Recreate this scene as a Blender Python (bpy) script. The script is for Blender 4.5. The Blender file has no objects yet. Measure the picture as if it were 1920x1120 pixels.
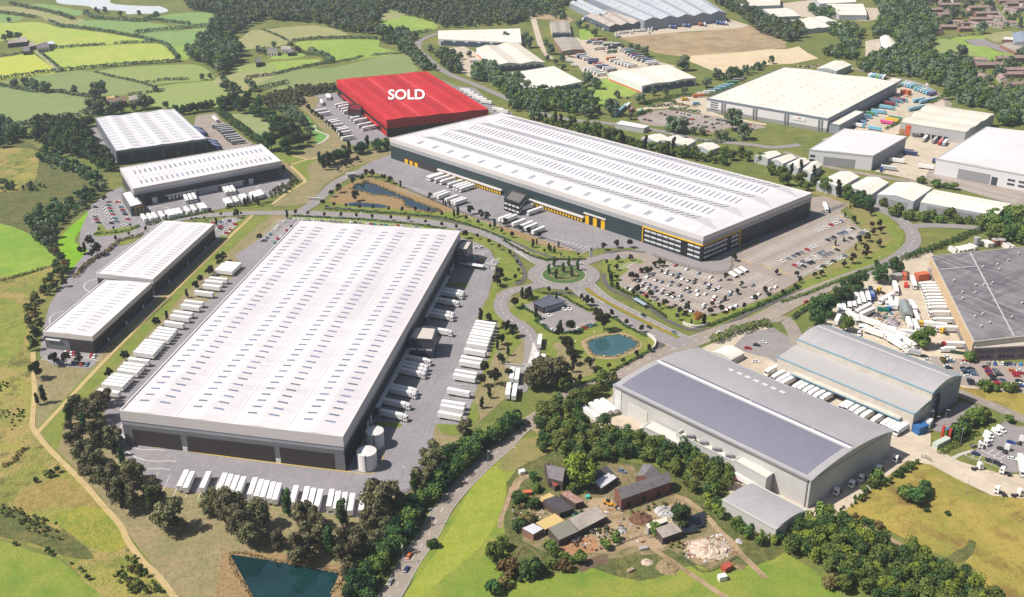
import bpy, math, random
import numpy as np
from mathutils import Matrix, Vector
D = bpy.data
SC = bpy.context.scene
COL = SC.collection
# ------------------------------------------------------------------ camera
F, PIT, ROLL, CH = 1954.21, 0.44323257, -0.0065086, 300.0
cp, sp, cr, sr = math.cos(PIT), math.sin(PIT), math.cos(ROLL), math.sin(ROLL)
CAMP = np.array((0, 0, CH))
cam_d = D.cameras.new("camera")
cam = D.objects.new("camera", cam_d)
COL.objects.link(cam)
SC.camera = cam
ex, eu, ef = Vector((1, 0, 0)), Vector((0, sp, cp)), Vector((0, cp, -sp))
rx, ry, rz_ = cr * ex + sr * eu, -sr * ex + cr * eu, -ef
cam.matrix_world = Matrix(((rx.x, ry.x, rz_.x, 0), (rx.y, ry.y, rz_.y, 0), (rx.z, ry.z, rz_.z, CH), (0, 0, 0, 1)))
cam_d.sensor_fit = 'HORIZONTAL'
cam_d.sensor_width = 36.0
cam_d.lens = F / 1920 * 36.0
cam_d.clip_start = 1.0
cam_d.clip_end = 30000.0
# ------------------------------------------------------------------ light
SUN_EL, SUN_DIR = math.radians(53), math.radians(10)      # shadows fall towards SUN_DIR (from +x, anticlockwise)
sv = Vector((-math.cos(SUN_DIR) * math.cos(SUN_EL), -math.sin(SUN_DIR) * math.cos(SUN_EL), math.sin(SUN_EL)))
W = D.worlds.new("World")
SC.world = W
W.use_nodes = True
nt = W.node_tree
sky = nt.nodes.new("ShaderNodeTexSky")
sky.sky_type = 'NISHITA'
sky.sun_disc = False
sky.sun_elevation = SUN_EL
sky.sun_rotation = math.atan2(sv.x, sv.y)
sky.altitude = 50
sky.air_density = 1.0
sky.dust_density = 2.0
bgn = nt.nodes["Background"]
nt.links.new(sky.outputs[0], bgn.inputs[0])
bgn.inputs[1].default_value = 0.062
sl = D.lights.new("sun", 'SUN')
sl.energy = 5.0
sl.angle = math.radians(0.5)
sl.color = (1.0, 0.95, 0.87)
so = D.objects.new("sun", sl)
COL.objects.link(so)
so.location = (0, 0, 900)
so.rotation_euler = sv.to_track_quat('Z', 'Y').to_euler()
SC.view_settings.view_transform = 'Standard'
SC.view_settings.look = 'None'
SC.view_settings.exposure = 0.38
SC.view_settings.gamma = 1.0
SC.cycles.max_bounces = 5
SC.cycles.volume_bounces = 0
rng = random.Random(7)
# ------------------------------------------------------------------ picking ground points
def ray(px, py):
    X, Y = px - 960.0, py - 560.0
    X, Y = X * cr + Y * sr, -X * sr + Y * cr
    return np.array((X, cp * F - sp * Y, -sp * F - cp * Y))
def G(px, py, z=0.0):
    d = ray(px, py)
    t = (z - CH) / d[2]
    return np.array((d[0] * t, d[1] * t, z))
def T(x0, y0, s, pts):            # points read off an enlarged view of the survey photograph
    return [(x0 + p[0] / s, y0 + p[1] / s) + tuple(p[2:]) for p in pts]
# ------------------------------------------------------------------ names
ORD = ("first second third fourth fifth sixth seventh eighth ninth tenth eleventh twelfth thirteenth fourteenth fifteenth "
       "sixteenth seventeenth eighteenth nineteenth").split()
TENS = {2: 'twent', 3: 'thirt', 4: 'fort', 5: 'fift', 6: 'sixt', 7: 'sevent', 8: 'eight', 9: 'ninet'}
def nth(i):
    if i < 19: return ORD[i]
    n = i + 1
    if n >= 100: return 'hundred and ' + (nth(n - 101) if n > 100 else 'zeroth')
    return TENS[n // 10] + ('ieth' if n % 10 == 0 else 'y-' + ORD[n % 10 - 1])
def tag(o, label=None, cat=None, group=None, kind=None):
    if label: o['label'] = label
    if cat: o['category'] = cat
    if group: o['group'] = group
    if kind: o['kind'] = kind
    return o
# ------------------------------------------------------------------ materials
def lin(c):
    c = c / 255.0
    return c / 12.92 if c <= 0.04045 else ((c + 0.055) / 1.055) ** 2.4
KREF = 0.80
def S(rgb, k=KREF):
    return tuple(lin(c) * k for c in rgb) + (1.0,)
MATS = {}
def M(name, rgb, rough=0.85, layers=(), metal=0.0, bump=None, k=KREF, spec=0.3, rand=0.0, emit=None):
    """layers: (scale in metres, colour, low, high[, strength]) noise patches laid over the base colour"""
    if name in MATS: return MATS[name]
    m = D.materials.new(name)
    m.use_nodes = True
    n = m.node_tree
    b = n.nodes["Principled BSDF"]
    b.inputs["Base Color"].default_value = S(rgb, k)
    b.inputs["Roughness"].default_value = rough
    b.inputs["Metallic"].default_value = metal
    b.inputs["Specular IOR Level"].default_value = spec
    src = None
    if layers or bump:
        geo = n.nodes.new("ShaderNodeNewGeometry")
    for i, L in enumerate(layers):
        sc_, colr, lo, hi = L[:4]
        st = L[4] if len(L) > 4 else 1.0
        no = n.nodes.new("ShaderNodeTexNoise")
        no.inputs["Scale"].default_value = 1.0 / sc_
        no.inputs["Detail"].default_value = 5.0
        no.inputs["Roughness"].default_value = 0.62
        mp = n.nodes.new("ShaderNodeMapping")
        mp.inputs["Location"].default_value = (i * 131.7, i * 57.3, i * 11.0)
        if len(L) > 5:
            mp.vector_type = 'TEXTURE'
            mp.inputs["Rotation"].default_value = (0, 0, L[5])
            mp.inputs["Scale"].default_value = (L[6], L[7], 1)
        n.links.new(geo.outputs["Position"], mp.inputs[0])
        n.links.new(mp.outputs[0], no.inputs["Vector"])
        mr = n.nodes.new("ShaderNodeMapRange")
        mr.inputs[1].default_value, mr.inputs[2].default_value = lo, hi
        mr.inputs[3].default_value, mr.inputs[4].default_value = 0.0, st
        n.links.new(no.outputs[0], mr.inputs[0])
        mx = n.nodes.new("ShaderNodeMix")
        mx.data_type = 'RGBA'
        n.links.new(mr.outputs[0], mx.inputs[0])
        mx.inputs[6].default_value = S(rgb, k)
        if src is not None: n.links.new(src, mx.inputs[6])
        mx.inputs[7].default_value = S(colr, k)
        src = mx.outputs[2]
    if rand:
        oi = n.nodes.new("ShaderNodeObjectInfo")
        hs = n.nodes.new("ShaderNodeHueSaturation")
        mr = n.nodes.new("ShaderNodeMapRange")
        mr.inputs[3].default_value, mr.inputs[4].default_value = 1 - rand, 1 + rand
        n.links.new(oi.outputs["Random"], mr.inputs[0])
        n.links.new(mr.outputs[0], hs.inputs["Value"])
        mr2 = n.nodes.new("ShaderNodeMapRange")
        mr2.inputs[3].default_value, mr2.inputs[4].default_value = 0.485, 0.525
        n.links.new(oi.outputs["Random"], mr2.inputs[0])
        n.links.new(mr2.outputs[0], hs.inputs["Hue"])
        hs.inputs["Color"].default_value = S(rgb, k)
        if src is not None: n.links.new(src, hs.inputs["Color"])
        src = hs.outputs[0]
    if src is not None: n.links.new(src, b.inputs["Base Color"])
    if bump:
        no = n.nodes.new("ShaderNodeTexNoise")
        no.inputs["Scale"].default_value = 1.0 / bump[0]
        no.inputs["Detail"].default_value = 4.0
        n.links.new(geo.outputs["Position"], no.inputs["Vector"])
        bn = n.nodes.new("ShaderNodeBump")
        bn.inputs["Strength"].default_value = bump[1]
        bn.inputs["Distance"].default_value = bump[2]
        n.links.new(no.outputs[0], bn.inputs["Height"])
        n.links.new(bn.outputs[0], b.inputs["Normal"])
    MATS[name] = m
    return m
# ------------------------------------------------------------------ mesh builder
class MB:
    def __init__(s): s.v, s.f, s.m = [], [], []
    def add(s, vs, fs, mi=0):
        o = len(s.v)
        s.v += [tuple(map(float, p)) for p in vs]
        s.f += [tuple(i + o for i in q) for q in fs]
        s.m += [mi] * len(fs)
        return s
    def quad(s, a, b, c, d, mi=0): return s.add([a, b, c, d], [(0, 1, 2, 3)], mi)
    def box(s, x0, x1, y0, y1, z0, z1, mi=0, rz=0.0, c=(0, 0)):
        vs = [(x, y, z) for z in (z0, z1) for x, y in ((x0, y0), (x1, y0), (x1, y1), (x0, y1))]
        if rz or c != (0, 0):
            ca, sa = math.cos(rz), math.sin(rz)
            vs = [(x * ca - y * sa + c[0], x * sa + y * ca + c[1], z) for x, y, z in vs]
        return s.add(vs, [(3, 2, 1, 0), (4, 5, 6, 7), (0, 1, 5, 4), (1, 2, 6, 5), (2, 3, 7, 6), (3, 0, 4, 7)], mi)
    def hexa(s, lo, hi, mi=0):
        return s.add(list(lo) + list(hi), [(3, 2, 1, 0), (4, 5, 6, 7), (0, 1, 5, 4), (1, 2, 6, 5), (2, 3, 7, 6), (3, 0, 4, 7)], mi)
    def prism(s, poly, z0, z1, mi=0, mt=None):
        n = len(poly)
        vs = [(p[0], p[1], z0) for p in poly] + [(p[0], p[1], z1) for p in poly]
        s.add(vs, [(i, (i + 1) % n, (i + 1) % n + n, i + n) for i in range(n)], mi)
        return s.add([(p[0], p[1], z1) for p in poly], [tuple(range(n))], mi if mt is None else mt)
    def cyl(s, c, r0, r1, z0, z1, n=10, mi=0, cap=True):
        vs = []
        for z, r in ((z0, r0), (z1, r1)):
            vs += [(c[0] + r * math.cos(6.2832 * i / n), c[1] + r * math.sin(6.2832 * i / n), z) for i in range(n)]
        fs = [(i, (i + 1) % n, (i + 1) % n + n, i + n) for i in range(n)]
        if cap: fs += [tuple(range(n, 2 * n)), tuple(range(n - 1, -1, -1))]
        return s.add(vs, fs, mi)
    def wheel(s, x, y, r, w, mi=0, n=10):
        vs = []
        for yy in (y - w / 2, y + w / 2):
            vs += [(x + r * math.cos(6.2832 * i / n), yy, r + r * math.sin(6.2832 * i / n)) for i in range(n)]
        fs = [(i, (i + 1) % n, (i + 1) % n + n, i + n) for i in range(n)] + [tuple(range(n)), tuple(range(2 * n - 1, n - 1, -1))]
        return s.add(vs, fs, mi)
    def profile(s, prof, y0, y1, mi=0, inset=None):
        """side profile (x,z) swept across y; inset narrows points above a height"""
        n = len(prof)
        def yy(z, y): return y if inset is None or z < inset[0] else y - math.copysign(inset[1], y)
        vs = [(x, yy(z, y0), z) for x, z in prof] + [(x, yy(z, y1), z) for x, z in prof]
        fs = [(i, (i + 1) % n, (i + 1) % n + n, i + n) for i in range(n)] + [tuple(range(n - 1, -1, -1)), tuple(range(n, 2 * n))]
        return s.add(vs, fs, mi)
    def build(s, name, mats, parent=None, org=(0, 0, 0), link=True, smooth=False):
        me = D.meshes.new(name)
        v = [(p[0] - org[0], p[1] - org[1], p[2] - org[2]) for p in s.v]
        me.from_pydata(v, [], s.f)
        for m in (mats if isinstance(mats, (list, tuple)) else [mats]): me.materials.append(m)
        if any(s.m): me.polygons.foreach_set("material_index", s.m)
        if smooth: me.polygons.foreach_set("use_smooth", [True] * len(me.polygons))
        me.update()
        return mkobj(name, me, parent, link)
def mkobj(name, data, parent=None, link=True):
    o = D.objects.new(name, data)
    if link: COL.objects.link(o)
    if parent is not None:
        o.parent = parent
        o.matrix_parent_inverse = Matrix()
    return o
def thing(name, label, cat, loc=(0, 0, 0), rz=0.0, group=None, link=True):
    o = mkobj(name, None, None, link)
    o.location = loc
    o.rotation_euler = (0, 0, rz)
    o.empty_display_size = 1.0
    return tag(o, label, cat, group)
KIDS = {}
def proto(root, *kids):
    KIDS[root.name_full] = kids
    return root
def inst(pr, loc, rz=0.0, label=None, group=None, sc=1.0, scz=None):
    c = pr.copy()
    COL.objects.link(c)
    c.location = loc
    c.rotation_euler = (0, 0, rz)
    c.scale = (sc, sc, sc if scz is None else scz)
    if label: c['label'] = label
    if group: c['group'] = group
    for k in pr.children:
        q = k.copy()
        COL.objects.link(q)
        q.parent = c
        for g in k.children:
            w = g.copy()
            COL.objects.link(w)
            w.parent = q
    return c
def npmesh(name, verts, nper, mats, mi=None):
    """fast mesh of separate nper-gons"""
    me = D.meshes.new(name)
    n = len(verts)
    me.vertices.add(n)
    me.vertices.foreach_set("co", np.asarray(verts, dtype=np.float32).ravel())
    me.loops.add(n)
    me.loops.foreach_set("vertex_index", np.arange(n, dtype=np.int32))
    me.polygons.add(n // nper)
    me.polygons.foreach_set("loop_start", np.arange(0, n, nper, dtype=np.int32))
    for m in mats: me.materials.append(m)
    if mi is not None: me.polygons.foreach_set("material_index", np.asarray(mi, dtype=np.int32))
    me.update(calc_edges=True)
    return me
# ------------------------------------------------------------------ flat ground sheets
LZ = 0.04
USED = {}
def zlev(lvl):            # sheets of one level lie a hair above one another
    USED[lvl] = USED.get(lvl, 0) + 1
    return LZ * lvl + 0.0009 * min(USED[lvl], 44)
def world_poly(pts, smooth=0, z=0.0):
    p = np.array([G(a, b)[:2] for a, b in pts])
    if smooth:
        n = len(p)
        out = []
        for i in range(n):
            p0, p1, p2, p3 = p[i - 1], p[i], p[(i + 1) % n], p[(i + 2) % n]
            for k in range(smooth):
                t = k / smooth
                out.append(0.5 * (2 * p1 + (p2 - p0) * t + (2 * p0 - 5 * p1 + 4 * p2 - p3) * t * t + (3 * p1 - p0 - 3 * p2 + p3) * t ** 3))
        p = np.array(out)
    return p
def sheet(name, label, pts, mat, lvl, smooth=0, kind='structure', cat='ground'):
    p = world_poly(pts, smooth)
    b = MB()
    a2 = sum(p[i][0] * p[(i + 1) % len(p)][1] - p[(i + 1) % len(p)][0] * p[i][1] for i in range(len(p)))
    if a2 < 0: p = p[::-1]
    z = zlev(lvl)
    b.add([(x, y, z) for x, y in p], [tuple(range(len(p)))])
    return tag(b.build(name, mat), label, cat, None, kind)
def curve(pts, sub=8):
    p = [G(a, b)[:2] for a, b in pts]
    p = [2 * p[0] - p[1]] + p + [2 * p[-1] - p[-2]]
    out = []
    for i in range(1, len(p) - 2):
        for k in range(sub):
            t = k / sub
            out.append(0.5 * (2 * p[i] + (p[i + 1] - p[i - 1]) * t + (2 * p[i - 1] - 5 * p[i] + 4 * p[i + 1] - p[i + 2]) * t * t + (3 * p[i] - p[i - 1] - 3 * p[i + 1] + p[i + 2]) * t ** 3))
    out.append(p[-2])
    return np.array(out)
def offs(c, w):
    t = np.gradient(c, axis=0)
    t /= np.linalg.norm(t, axis=1)[:, None] + 1e-9
    return c + np.stack([-t[:, 1], t[:, 0]], 1) * w
def ribbon(mb, c, w0, w1, z, mi=0):
    a, b = offs(c, w0), offs(c, w1)
    for i in range(len(c) - 1):
        mb.quad((*a[i], z), (*a[i + 1], z), (*b[i + 1], z), (*b[i], z), mi)
def road(name, label, pts, w, mat, lvl, cat='road', sub=8):
    b = MB()
    ribbon(b, curve(pts, sub), w / 2, -w / 2, zlev(lvl))
    return tag(b.build(name, mat), label, cat, None, 'structure')
def dashes(mb, c, off, width, dash, gap, z):
    """broken (gap>0) or solid line painted along a curve"""
    c = offs(c, off) if off else c
    seg = np.linalg.norm(np.diff(c, axis=0), axis=1)
    s = np.concatenate([[0], np.cumsum(seg)])
    L = s[-1]
    st = dash + gap if gap > 0 else 6.0
    x = 0.0
    while x < L:
        e = min(x + (dash if gap > 0 else st), L)
        a = np.array([np.interp(x, s, c[:, 0]), np.interp(x, s, c[:, 1])])
        b_ = np.array([np.interp(e, s, c[:, 0]), np.interp(e, s, c[:, 1])])
        d = b_ - a
        l = np.linalg.norm(d)
        if l > 0.1:
            nrm = np.array((-d[1], d[0])) / l * width / 2
            mb.quad((*(a - nrm), z), (*(b_ - nrm), z), (*(b_ + nrm), z), (*(a + nrm), z))
        x += st
def line(mb, a, b, width, z):
    d = b - a
    l = np.linalg.norm(d)
    if l < 1e-3: return
    nrm = np.array((-d[1], d[0])) / l * width / 2
    mb.quad((*(a - nrm), z), (*(b - nrm), z), (*(b + nrm), z), (*(a + nrm), z))
def bays(mb, p0, p1, depth, z, pitch=2.5, width=0.2, both=True, rail=True):
    a, b = G(*p0)[:2], G(*p1)[:2]
    d = (b - a)
    L = np.linalg.norm(d)
    d /= L
    nrm = np.array((-d[1], d[0]))
    if rail: line(mb, a, b, width, z)
    for i in range(int(L / pitch) + 1):
        q = a + d * i * pitch
        line(mb, q - (nrm * depth if both else 0), q + nrm * depth, width, z)
# ------------------------------------------------------------------ buildings
def offset_poly(P, d):
    n = len(P)
    out = []
    for i in range(n):
        a, b, c = P[i - 1], P[i], P[(i + 1) % n]
        e1, e2 = (b - a) / np.linalg.norm(b - a), (c - b) / np.linalg.norm(c - b)
        n1, n2 = np.array((e1[1], -e1[0])), np.array((e2[1], -e2[0]))
        k = n1 + n2
        out.append(b + k * d / max(0.3, 1 + n1 @ n2))
    return np.array(out)
class Bld:
    def __init__(s, name, label, cat, tops, h, wall, roof=('flat',), roofmat=None, fascia=(), parapet=0.4, group=None, z0=0.0, over=0.25, para=False):
        """tops: eave corners in the photograph (counter-clockwise seen from above: front-left, front-right, back-right, back-left);
        wall: list of (z0,z1,material); fascia: list of (height, material) from the top down"""
        s.h = h
        C = [G(a, b, h)[:2] for a, b in tops[:4]]
        if para or len(tops) == 3: C = C[:3] + [C[0] + C[2] - C[1]]
        s.C = np.array(C)
        s.org = np.array((*s.C.mean(0), 0.0))
        s.o = thing(name, label, cat, s.org, 0, group)
        s.roof_spec, s.par = roof, parapet
        b = MB()
        mats = []
        for za, zb, m in wall:
            if m not in mats: mats.append(m)
            for i in range(4):
                p, q = s.C[i], s.C[(i + 1) % 4]
                b.quad((*p, za), (*q, za), (*q, zb), (*p, zb), mats.index(m))
        s.zb = h - parapet
        rb = MB()
        us, vs = s.samples()
        for i in range(len(us) - 1):
            for j in range(len(vs) - 1):
                A = [s.P(us[i], vs[j]), s.P(us[i + 1], vs[j]), s.P(us[i + 1], vs[j + 1]), s.P(us[i], vs[j + 1])]
                if s.roof_spec[0] == 'hip':
                    z = [a[2] for a in A]
                    if z[0] + z[2] <= z[1] + z[3]: rb.add(A, [(0, 1, 2), (0, 2, 3)])
                    else: rb.add(A, [(0, 1, 3), (1, 2, 3)])
                else: rb.add(A, [(0, 1, 2, 3)])
        if s.roof_spec[0] not in ('flat', 'hip'):      # gable ends rise with the roof line
            for v in (0.0, 1.0):
                for i in range(len(us) - 1):
                    p, q = s.P(us[i], v), s.P(us[i + 1], v)
                    b.quad((p[0], p[1], s.zb), (q[0], q[1], s.zb), q, p, 0 if len(mats) == 1 else len(mats) - 1)
            for u in (0.0, 1.0):
                for j in range(len(vs) - 1):
                    p, q = s.P(u, vs[j]), s.P(u, vs[j + 1])
                    b.quad((p[0], p[1], s.zb), (q[0], q[1], s.zb), q, p, 0 if len(mats) == 1 else len(mats) - 1)
        s.wall = b.build('wall', mats, s.o, s.org)
        s.roof = rb.build('roof', roofmat, s.o, s.org, smooth=(roof[0] == 'barrel'))
        z = h + 0.06
        for k, (fh, fm) in enumerate(fascia):
            f = MB()
            o1, i1 = offset_poly(s.C, over - 0.06 * k), offset_poly(s.C, -0.5)
            for i in range(4):
                j = (i + 1) % 4
                f.quad((*o1[i], z - fh), (*o1[j], z - fh), (*o1[j], z), (*o1[i], z))
                f.quad((*s.C[i], z - fh), (*s.C[j], z - fh), (*o1[j], z - fh), (*o1[i], z - fh))
                if k == 0:
                    f.quad((*o1[i], z), (*o1[j], z), (*i1[j], z), (*i1[i], z))
                    f.quad((*i1[i], z), (*i1[j], z), (*i1[j], s.zb - 0.3), (*i1[i], s.zb - 0.3))
            f.build('fascia', fm, s.o, s.org)
            z -= fh
    def base(s, u, v):
        c = s.C
        return c[0] * (1 - u) * (1 - v) + c[1] * u * (1 - v) + c[2] * u * v + c[3] * (1 - u) * v
    def f(s, u, v):
        r = s.roof_spec
        if r[0] == 'flat': return 0.0
        if r[0] == 'mono': return r[1] * (v if r[2] == 'v' else u)
        if r[0] == 'barrel':
            w = v if r[2] == 'v' else u
            return r[1] * (1 - (2 * w - 1) ** 2)
        n, rise, ax = r[1:4]
        w, x = (u, v) if ax == 'u' else (v, u)
        if r[0] == 'wave': return rise * (0.5 - 0.5 * math.cos(2 * math.pi * n * w))
        t = rise * (1 - abs(2 * ((w * n) % 1.0) - 1)) if w < 1 else 0.0
        if r[0] == 'hip': t = min(t, rise * min(x, 1 - x) / r[4])
        return t
    def samples(s):
        r = s.roof_spec
        if r[0] in ('flat', 'mono'): return [0, 1], [0, 1]
        if r[0] == 'barrel':
            k = [i / 20 for i in range(21)]
            return ([0, 1], k) if r[2] == 'v' else (k, [0, 1])
        k = [i / (2 * r[1]) for i in range(2 * r[1] + 1)]
        if r[0] == 'wave': k = [i / (12 * r[1]) for i in range(12 * r[1] + 1)]
        o = [0, 1] if r[0] != 'hip' else [0, r[4], 1 - r[4], 1]
        return (k, o) if r[3] == 'u' else (o, k)
    def P(s, u, v, dz=0.0):
        q = s.base(u, v)
        return (q[0], q[1], s.zb + s.f(u, v) + dz)
    def patch(s, u0, u1, v0, v1, mb=None, t=0.22, mi=0):
        mb = mb or MB()
        A = [(u0, v0), (u1, v0), (u1, v1), (u0, v1)]
        return mb.hexa([s.P(*a, -0.15) for a in A], [s.P(*a, t) for a in A], mi)
    def lights(s, rects, mat, name='rooflight', t=0.22, cap=100):
        rects = sorted(rects, key=lambda r: np.linalg.norm(s.base(r[0], r[2])))
        for r in rects[:cap]: s.patch(*r, t=t).build(name, mat, s.o, s.org)
        if len(rects) > cap:
            m = MB()
            for r in rects[cap:]: s.patch(*r, mb=m, t=t)
            tag(m.build(name, mat, s.o, s.org), kind='stuff')
    def hit(s, i, px, py):
        """where a photo point falls on wall i: distance along it and height"""
        p, q = s.C[i], s.C[(i + 1) % 4]
        t = (q - p) / np.linalg.norm(q - p)
        n = np.array((t[1], -t[0], 0))
        d = ray(px, py)
        k = ((np.array((*p, 0)) - CAMP) @ n) / (d @ n)
        X = CAMP + d * k
        return (X[:2] - p) @ t, X[2]
    def wlen(s, i): return np.linalg.norm(s.C[(i + 1) % 4] - s.C[i])
    def wp(s, i, a, out=0.0):
        p, q = s.C[i], s.C[(i + 1) % 4]
        t = (q - p) / np.linalg.norm(q - p)
        return p + t * a + np.array((t[1], -t[0])) * out
    def wbox(s, i, a0, a1, z0, z1, name, mat, out=0.12, inn=-0.1, mb=None, link=True, parent=None, mi=0):
        m = mb or MB()
        A = [s.wp(i, a0, inn), s.wp(i, a0, out), s.wp(i, a1, out), s.wp(i, a1, inn)]
        m.hexa([(*a, z0) for a in A], [(*a, z1) for a in A], mi)
        if mb is None: return m.build(name, mat, parent or s.o, s.org)
    def wpx(s, i, A, B, name, mat, out=0.12, **k):
        a0, za = s.hit(i, *A)
        a1, zb = s.hit(i, *B)
        return s.wbox(i, min(a0, a1), max(a0, a1), max(0.02, min(za, zb)), max(za, zb), name, mat, out, **k)
# ================================================================== materials of the place
DK = (52, 62, 30)
grass_base = M('rough_grass', (112, 122, 58), 0.95, [(60, (132, 132, 66), .42, .62), (9, (88, 100, 46), .45, .7, .7), (1.6, (70, 82, 36), .5, .75, .6), (0.5, (150, 150, 84), .58, .75, .4)], bump=(1.2, .5, .5))
fresh = M('fresh_pasture', (128, 148, 54), 0.95, [(40, (150, 152, 66), .42, .6), (11, (104, 134, 44), .44, .66, .8), (3, (138, 140, 66), .5, .7, .7), (1.0, (86, 108, 40), .5, .74, .7)], bump=(1.0, .6, .5))
olive = M('dry_olive_grass', (158, 152, 74), 0.95, [(45, (126, 134, 58), .42, .58), (16, (172, 148, 92), .46, .62, 1.0), (9, (88, 92, 46), .52, .66, .9), (3, (168, 156, 90), .5, .7, .7), (1.2, (98, 96, 46), .5, .72, .8), (.5, (180, 168, 104), .55, .75, .5)], bump=(1.3, .9, .8))
gold = M('golden_meadow', (172, 152, 74), 0.95, [(34, (140, 138, 60), .4, .6), (13, (128, 104, 56), .5, .66, .9), (6, (176, 154, 82), .5, .7, .7), (1.6, (112, 102, 44), .5, .76, .7), (.5, (186, 166, 96), .55, .75, .5)], bump=(1.1, .6, .6))
lawn = M('mown_lawn', (124, 136, 58), 0.95, [(14, (138, 142, 66), .42, .62), (5, (106, 122, 48), .48, .68, .7), (1.5, (100, 116, 46), .45, .7, .6)], bump=(.6, .3, .2))
lime = M('lime_green_field', (122, 170, 26), 0.95, [(22, (140, 178, 40), .42, .62), (3, (98, 148, 22), .45, .7, .6)])
mead = M('brown_meadow', (154, 140, 104), 0.97, [(18, (138, 134, 90), .42, .6), (6, (168, 152, 112), .48, .66, .7), (2.2, (120, 104, 72), .45, .7, .8), (.6, (170, 158, 122), .52, .75, .6)], bump=(.8, .7, .5))
bank = M('reed_bank', (162, 136, 96), 0.97, [(2, (134, 106, 72), .42, .65), (.5, (190, 166, 122), .5, .75, .6)], bump=(.6, .8, .5))
scrub_g = M('scrub_ground', (104, 110, 60), 0.97, [(14, (122, 116, 66), .42, .6), (3, (74, 84, 42), .42, .66, .9), (1, (60, 68, 34), .5, .74, .7)], bump=(1.2, .7, .7))
fA = M('pale_green_field', (146, 162, 92), 0.95, [(70, (152, 160, 96), .42, .62), (9, (134, 152, 84), .45, .7, .6), (2.5, (120, 136, 76), .5, .74, .5)])
fB = M('yellow_green_field', (168, 184, 84), 0.95, [(80, (180, 186, 92), .42, .62), (14, (150, 170, 78), .45, .7, .7), (4, (140, 158, 80), .5, .74, .5)])
fC = M('grey_green_field', (134, 150, 92), 0.95, [(60, (142, 150, 96), .42, .62), (8, (122, 138, 84), .45, .7, .6), (2.5, (112, 128, 78), .5, .74, .5)])
fD = M('deep_green_field', (128, 158, 92), 0.95, [(60, (140, 162, 96), .42, .62), (12, (116, 146, 84), .45, .7, .7)])
fE = M('bright_green_field', (144, 170, 74), 0.95, [(60, (158, 176, 84), .42, .62), (12, (128, 156, 66), .45, .7, .8), (4, (118, 142, 64), .5, .74, .6)])
fF = M('tan_field', (160, 158, 108), 0.95, [(50, (148, 154, 98), .42, .62), (8, (170, 156, 112), .45, .7, .6)])
yardm = M('grey_block_paving', (152, 147, 151), 0.9, [(25, (140, 136, 140), .4, .62), (3, (164, 157, 159), .45, .68, .6), (1.1, (134, 128, 131), .5, .68, .8, 1.403, 22, 1), (9, (140, 132, 132), .56, .72, .7), (.8, (142, 136, 140), .5, .72, .5)])
asph = M('pale_asphalt', (149, 143, 143), 0.9, [(9, (134, 128, 128), .52, .7, .8), (30, (148, 140, 139), .4, .62), (4, (164, 156, 152), .46, .7, .6)])
oldroad = M('worn_asphalt', (162, 150, 138), 0.9, [(20, (150, 138, 128), .4, .62), (2.5, (172, 160, 148), .46, .7, .6), (40, (140, 130, 124), .52, .7, .6)])
dark_asph = M('dark_asphalt', (98, 94, 94), 0.9, [(12, (108, 103, 102), .42, .62), (1.5, (90, 86, 86), .46, .7, .6)])
conc = M('pale_concrete_yard', (210, 195, 174), 0.9, [(1.4, (170, 156, 140), .5, .68, .7, -.55, 18, 1), (10, (178, 160, 140), .55, .7, .7), (22, (192, 176, 156), .42, .62), (5, (218, 202, 180), .46, .7, .6), (1.5, (180, 166, 150), .54, .75, .6)])
carp = M('brownish_parking', (166, 153, 144), 0.9, [(1.2, (144, 132, 125), .5, .68, .7, .85, 18, 1), (20, (156, 143, 134), .42, .62), (3, (176, 162, 150), .46, .7, .6)])
dirt = M('farm_dirt', (172, 148, 118), 0.95, [(10, (146, 126, 92), .42, .62), (2.5, (192, 170, 138), .46, .7, .7), (.8, (128, 98, 72), .54, .75, .6)], bump=(.8, .6, .3))
bare = M('bare_brown_earth', (176, 152, 118), 0.95, [(45, (150, 128, 100), .42, .6), (12, (188, 166, 130), .46, .7, .7), (3, (150, 140, 96), .55, .75, .7)])
sand = M('sandy_hardstanding', (218, 198, 164), 0.95, [(40, (208, 186, 152), .42, .62), (8, (226, 208, 178), .46, .7, .7)])
pathm = M('sand_path', (196, 172, 122), 0.95, [(6, (182, 158, 110), .42, .62), (.8, (206, 184, 138), .46, .7, .6)])
paint = M('white_road_paint', (232, 228, 222), 0.8, [(3, (206, 202, 196), .5, .75)])
ypaint = M('yellow_line_paint', (222, 190, 70), 0.8)
kerbm = M('kerb_concrete', (196, 188, 178), 0.85)
hatchm = M('hatched_paint', (206, 200, 196), 0.85)
water = M('pond_water', (34, 56, 66), 0.03, [(16, (42, 66, 76), .4, .65), (3, (30, 50, 60), .45, .7, .6)], spec=1.0, bump=(1.5, .06, .05))
teal = M('deep_teal_water', (58, 98, 104), 0.05, [(20, (70, 112, 114), .4, .65), (4, (50, 88, 94), .45, .7, .6)], spec=1.0, bump=(1.5, .06, .05))
for w_ in (water, teal): w_.node_tree.nodes['Principled BSDF'].inputs['IOR'].default_value = 1.9
lakem = M('lake_water', (222, 228, 230), 0.3, [(90, (230, 234, 236), .4, .65)], spec=0.6)  # near-white base colour puts the bright sky's reflection into the water
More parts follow.
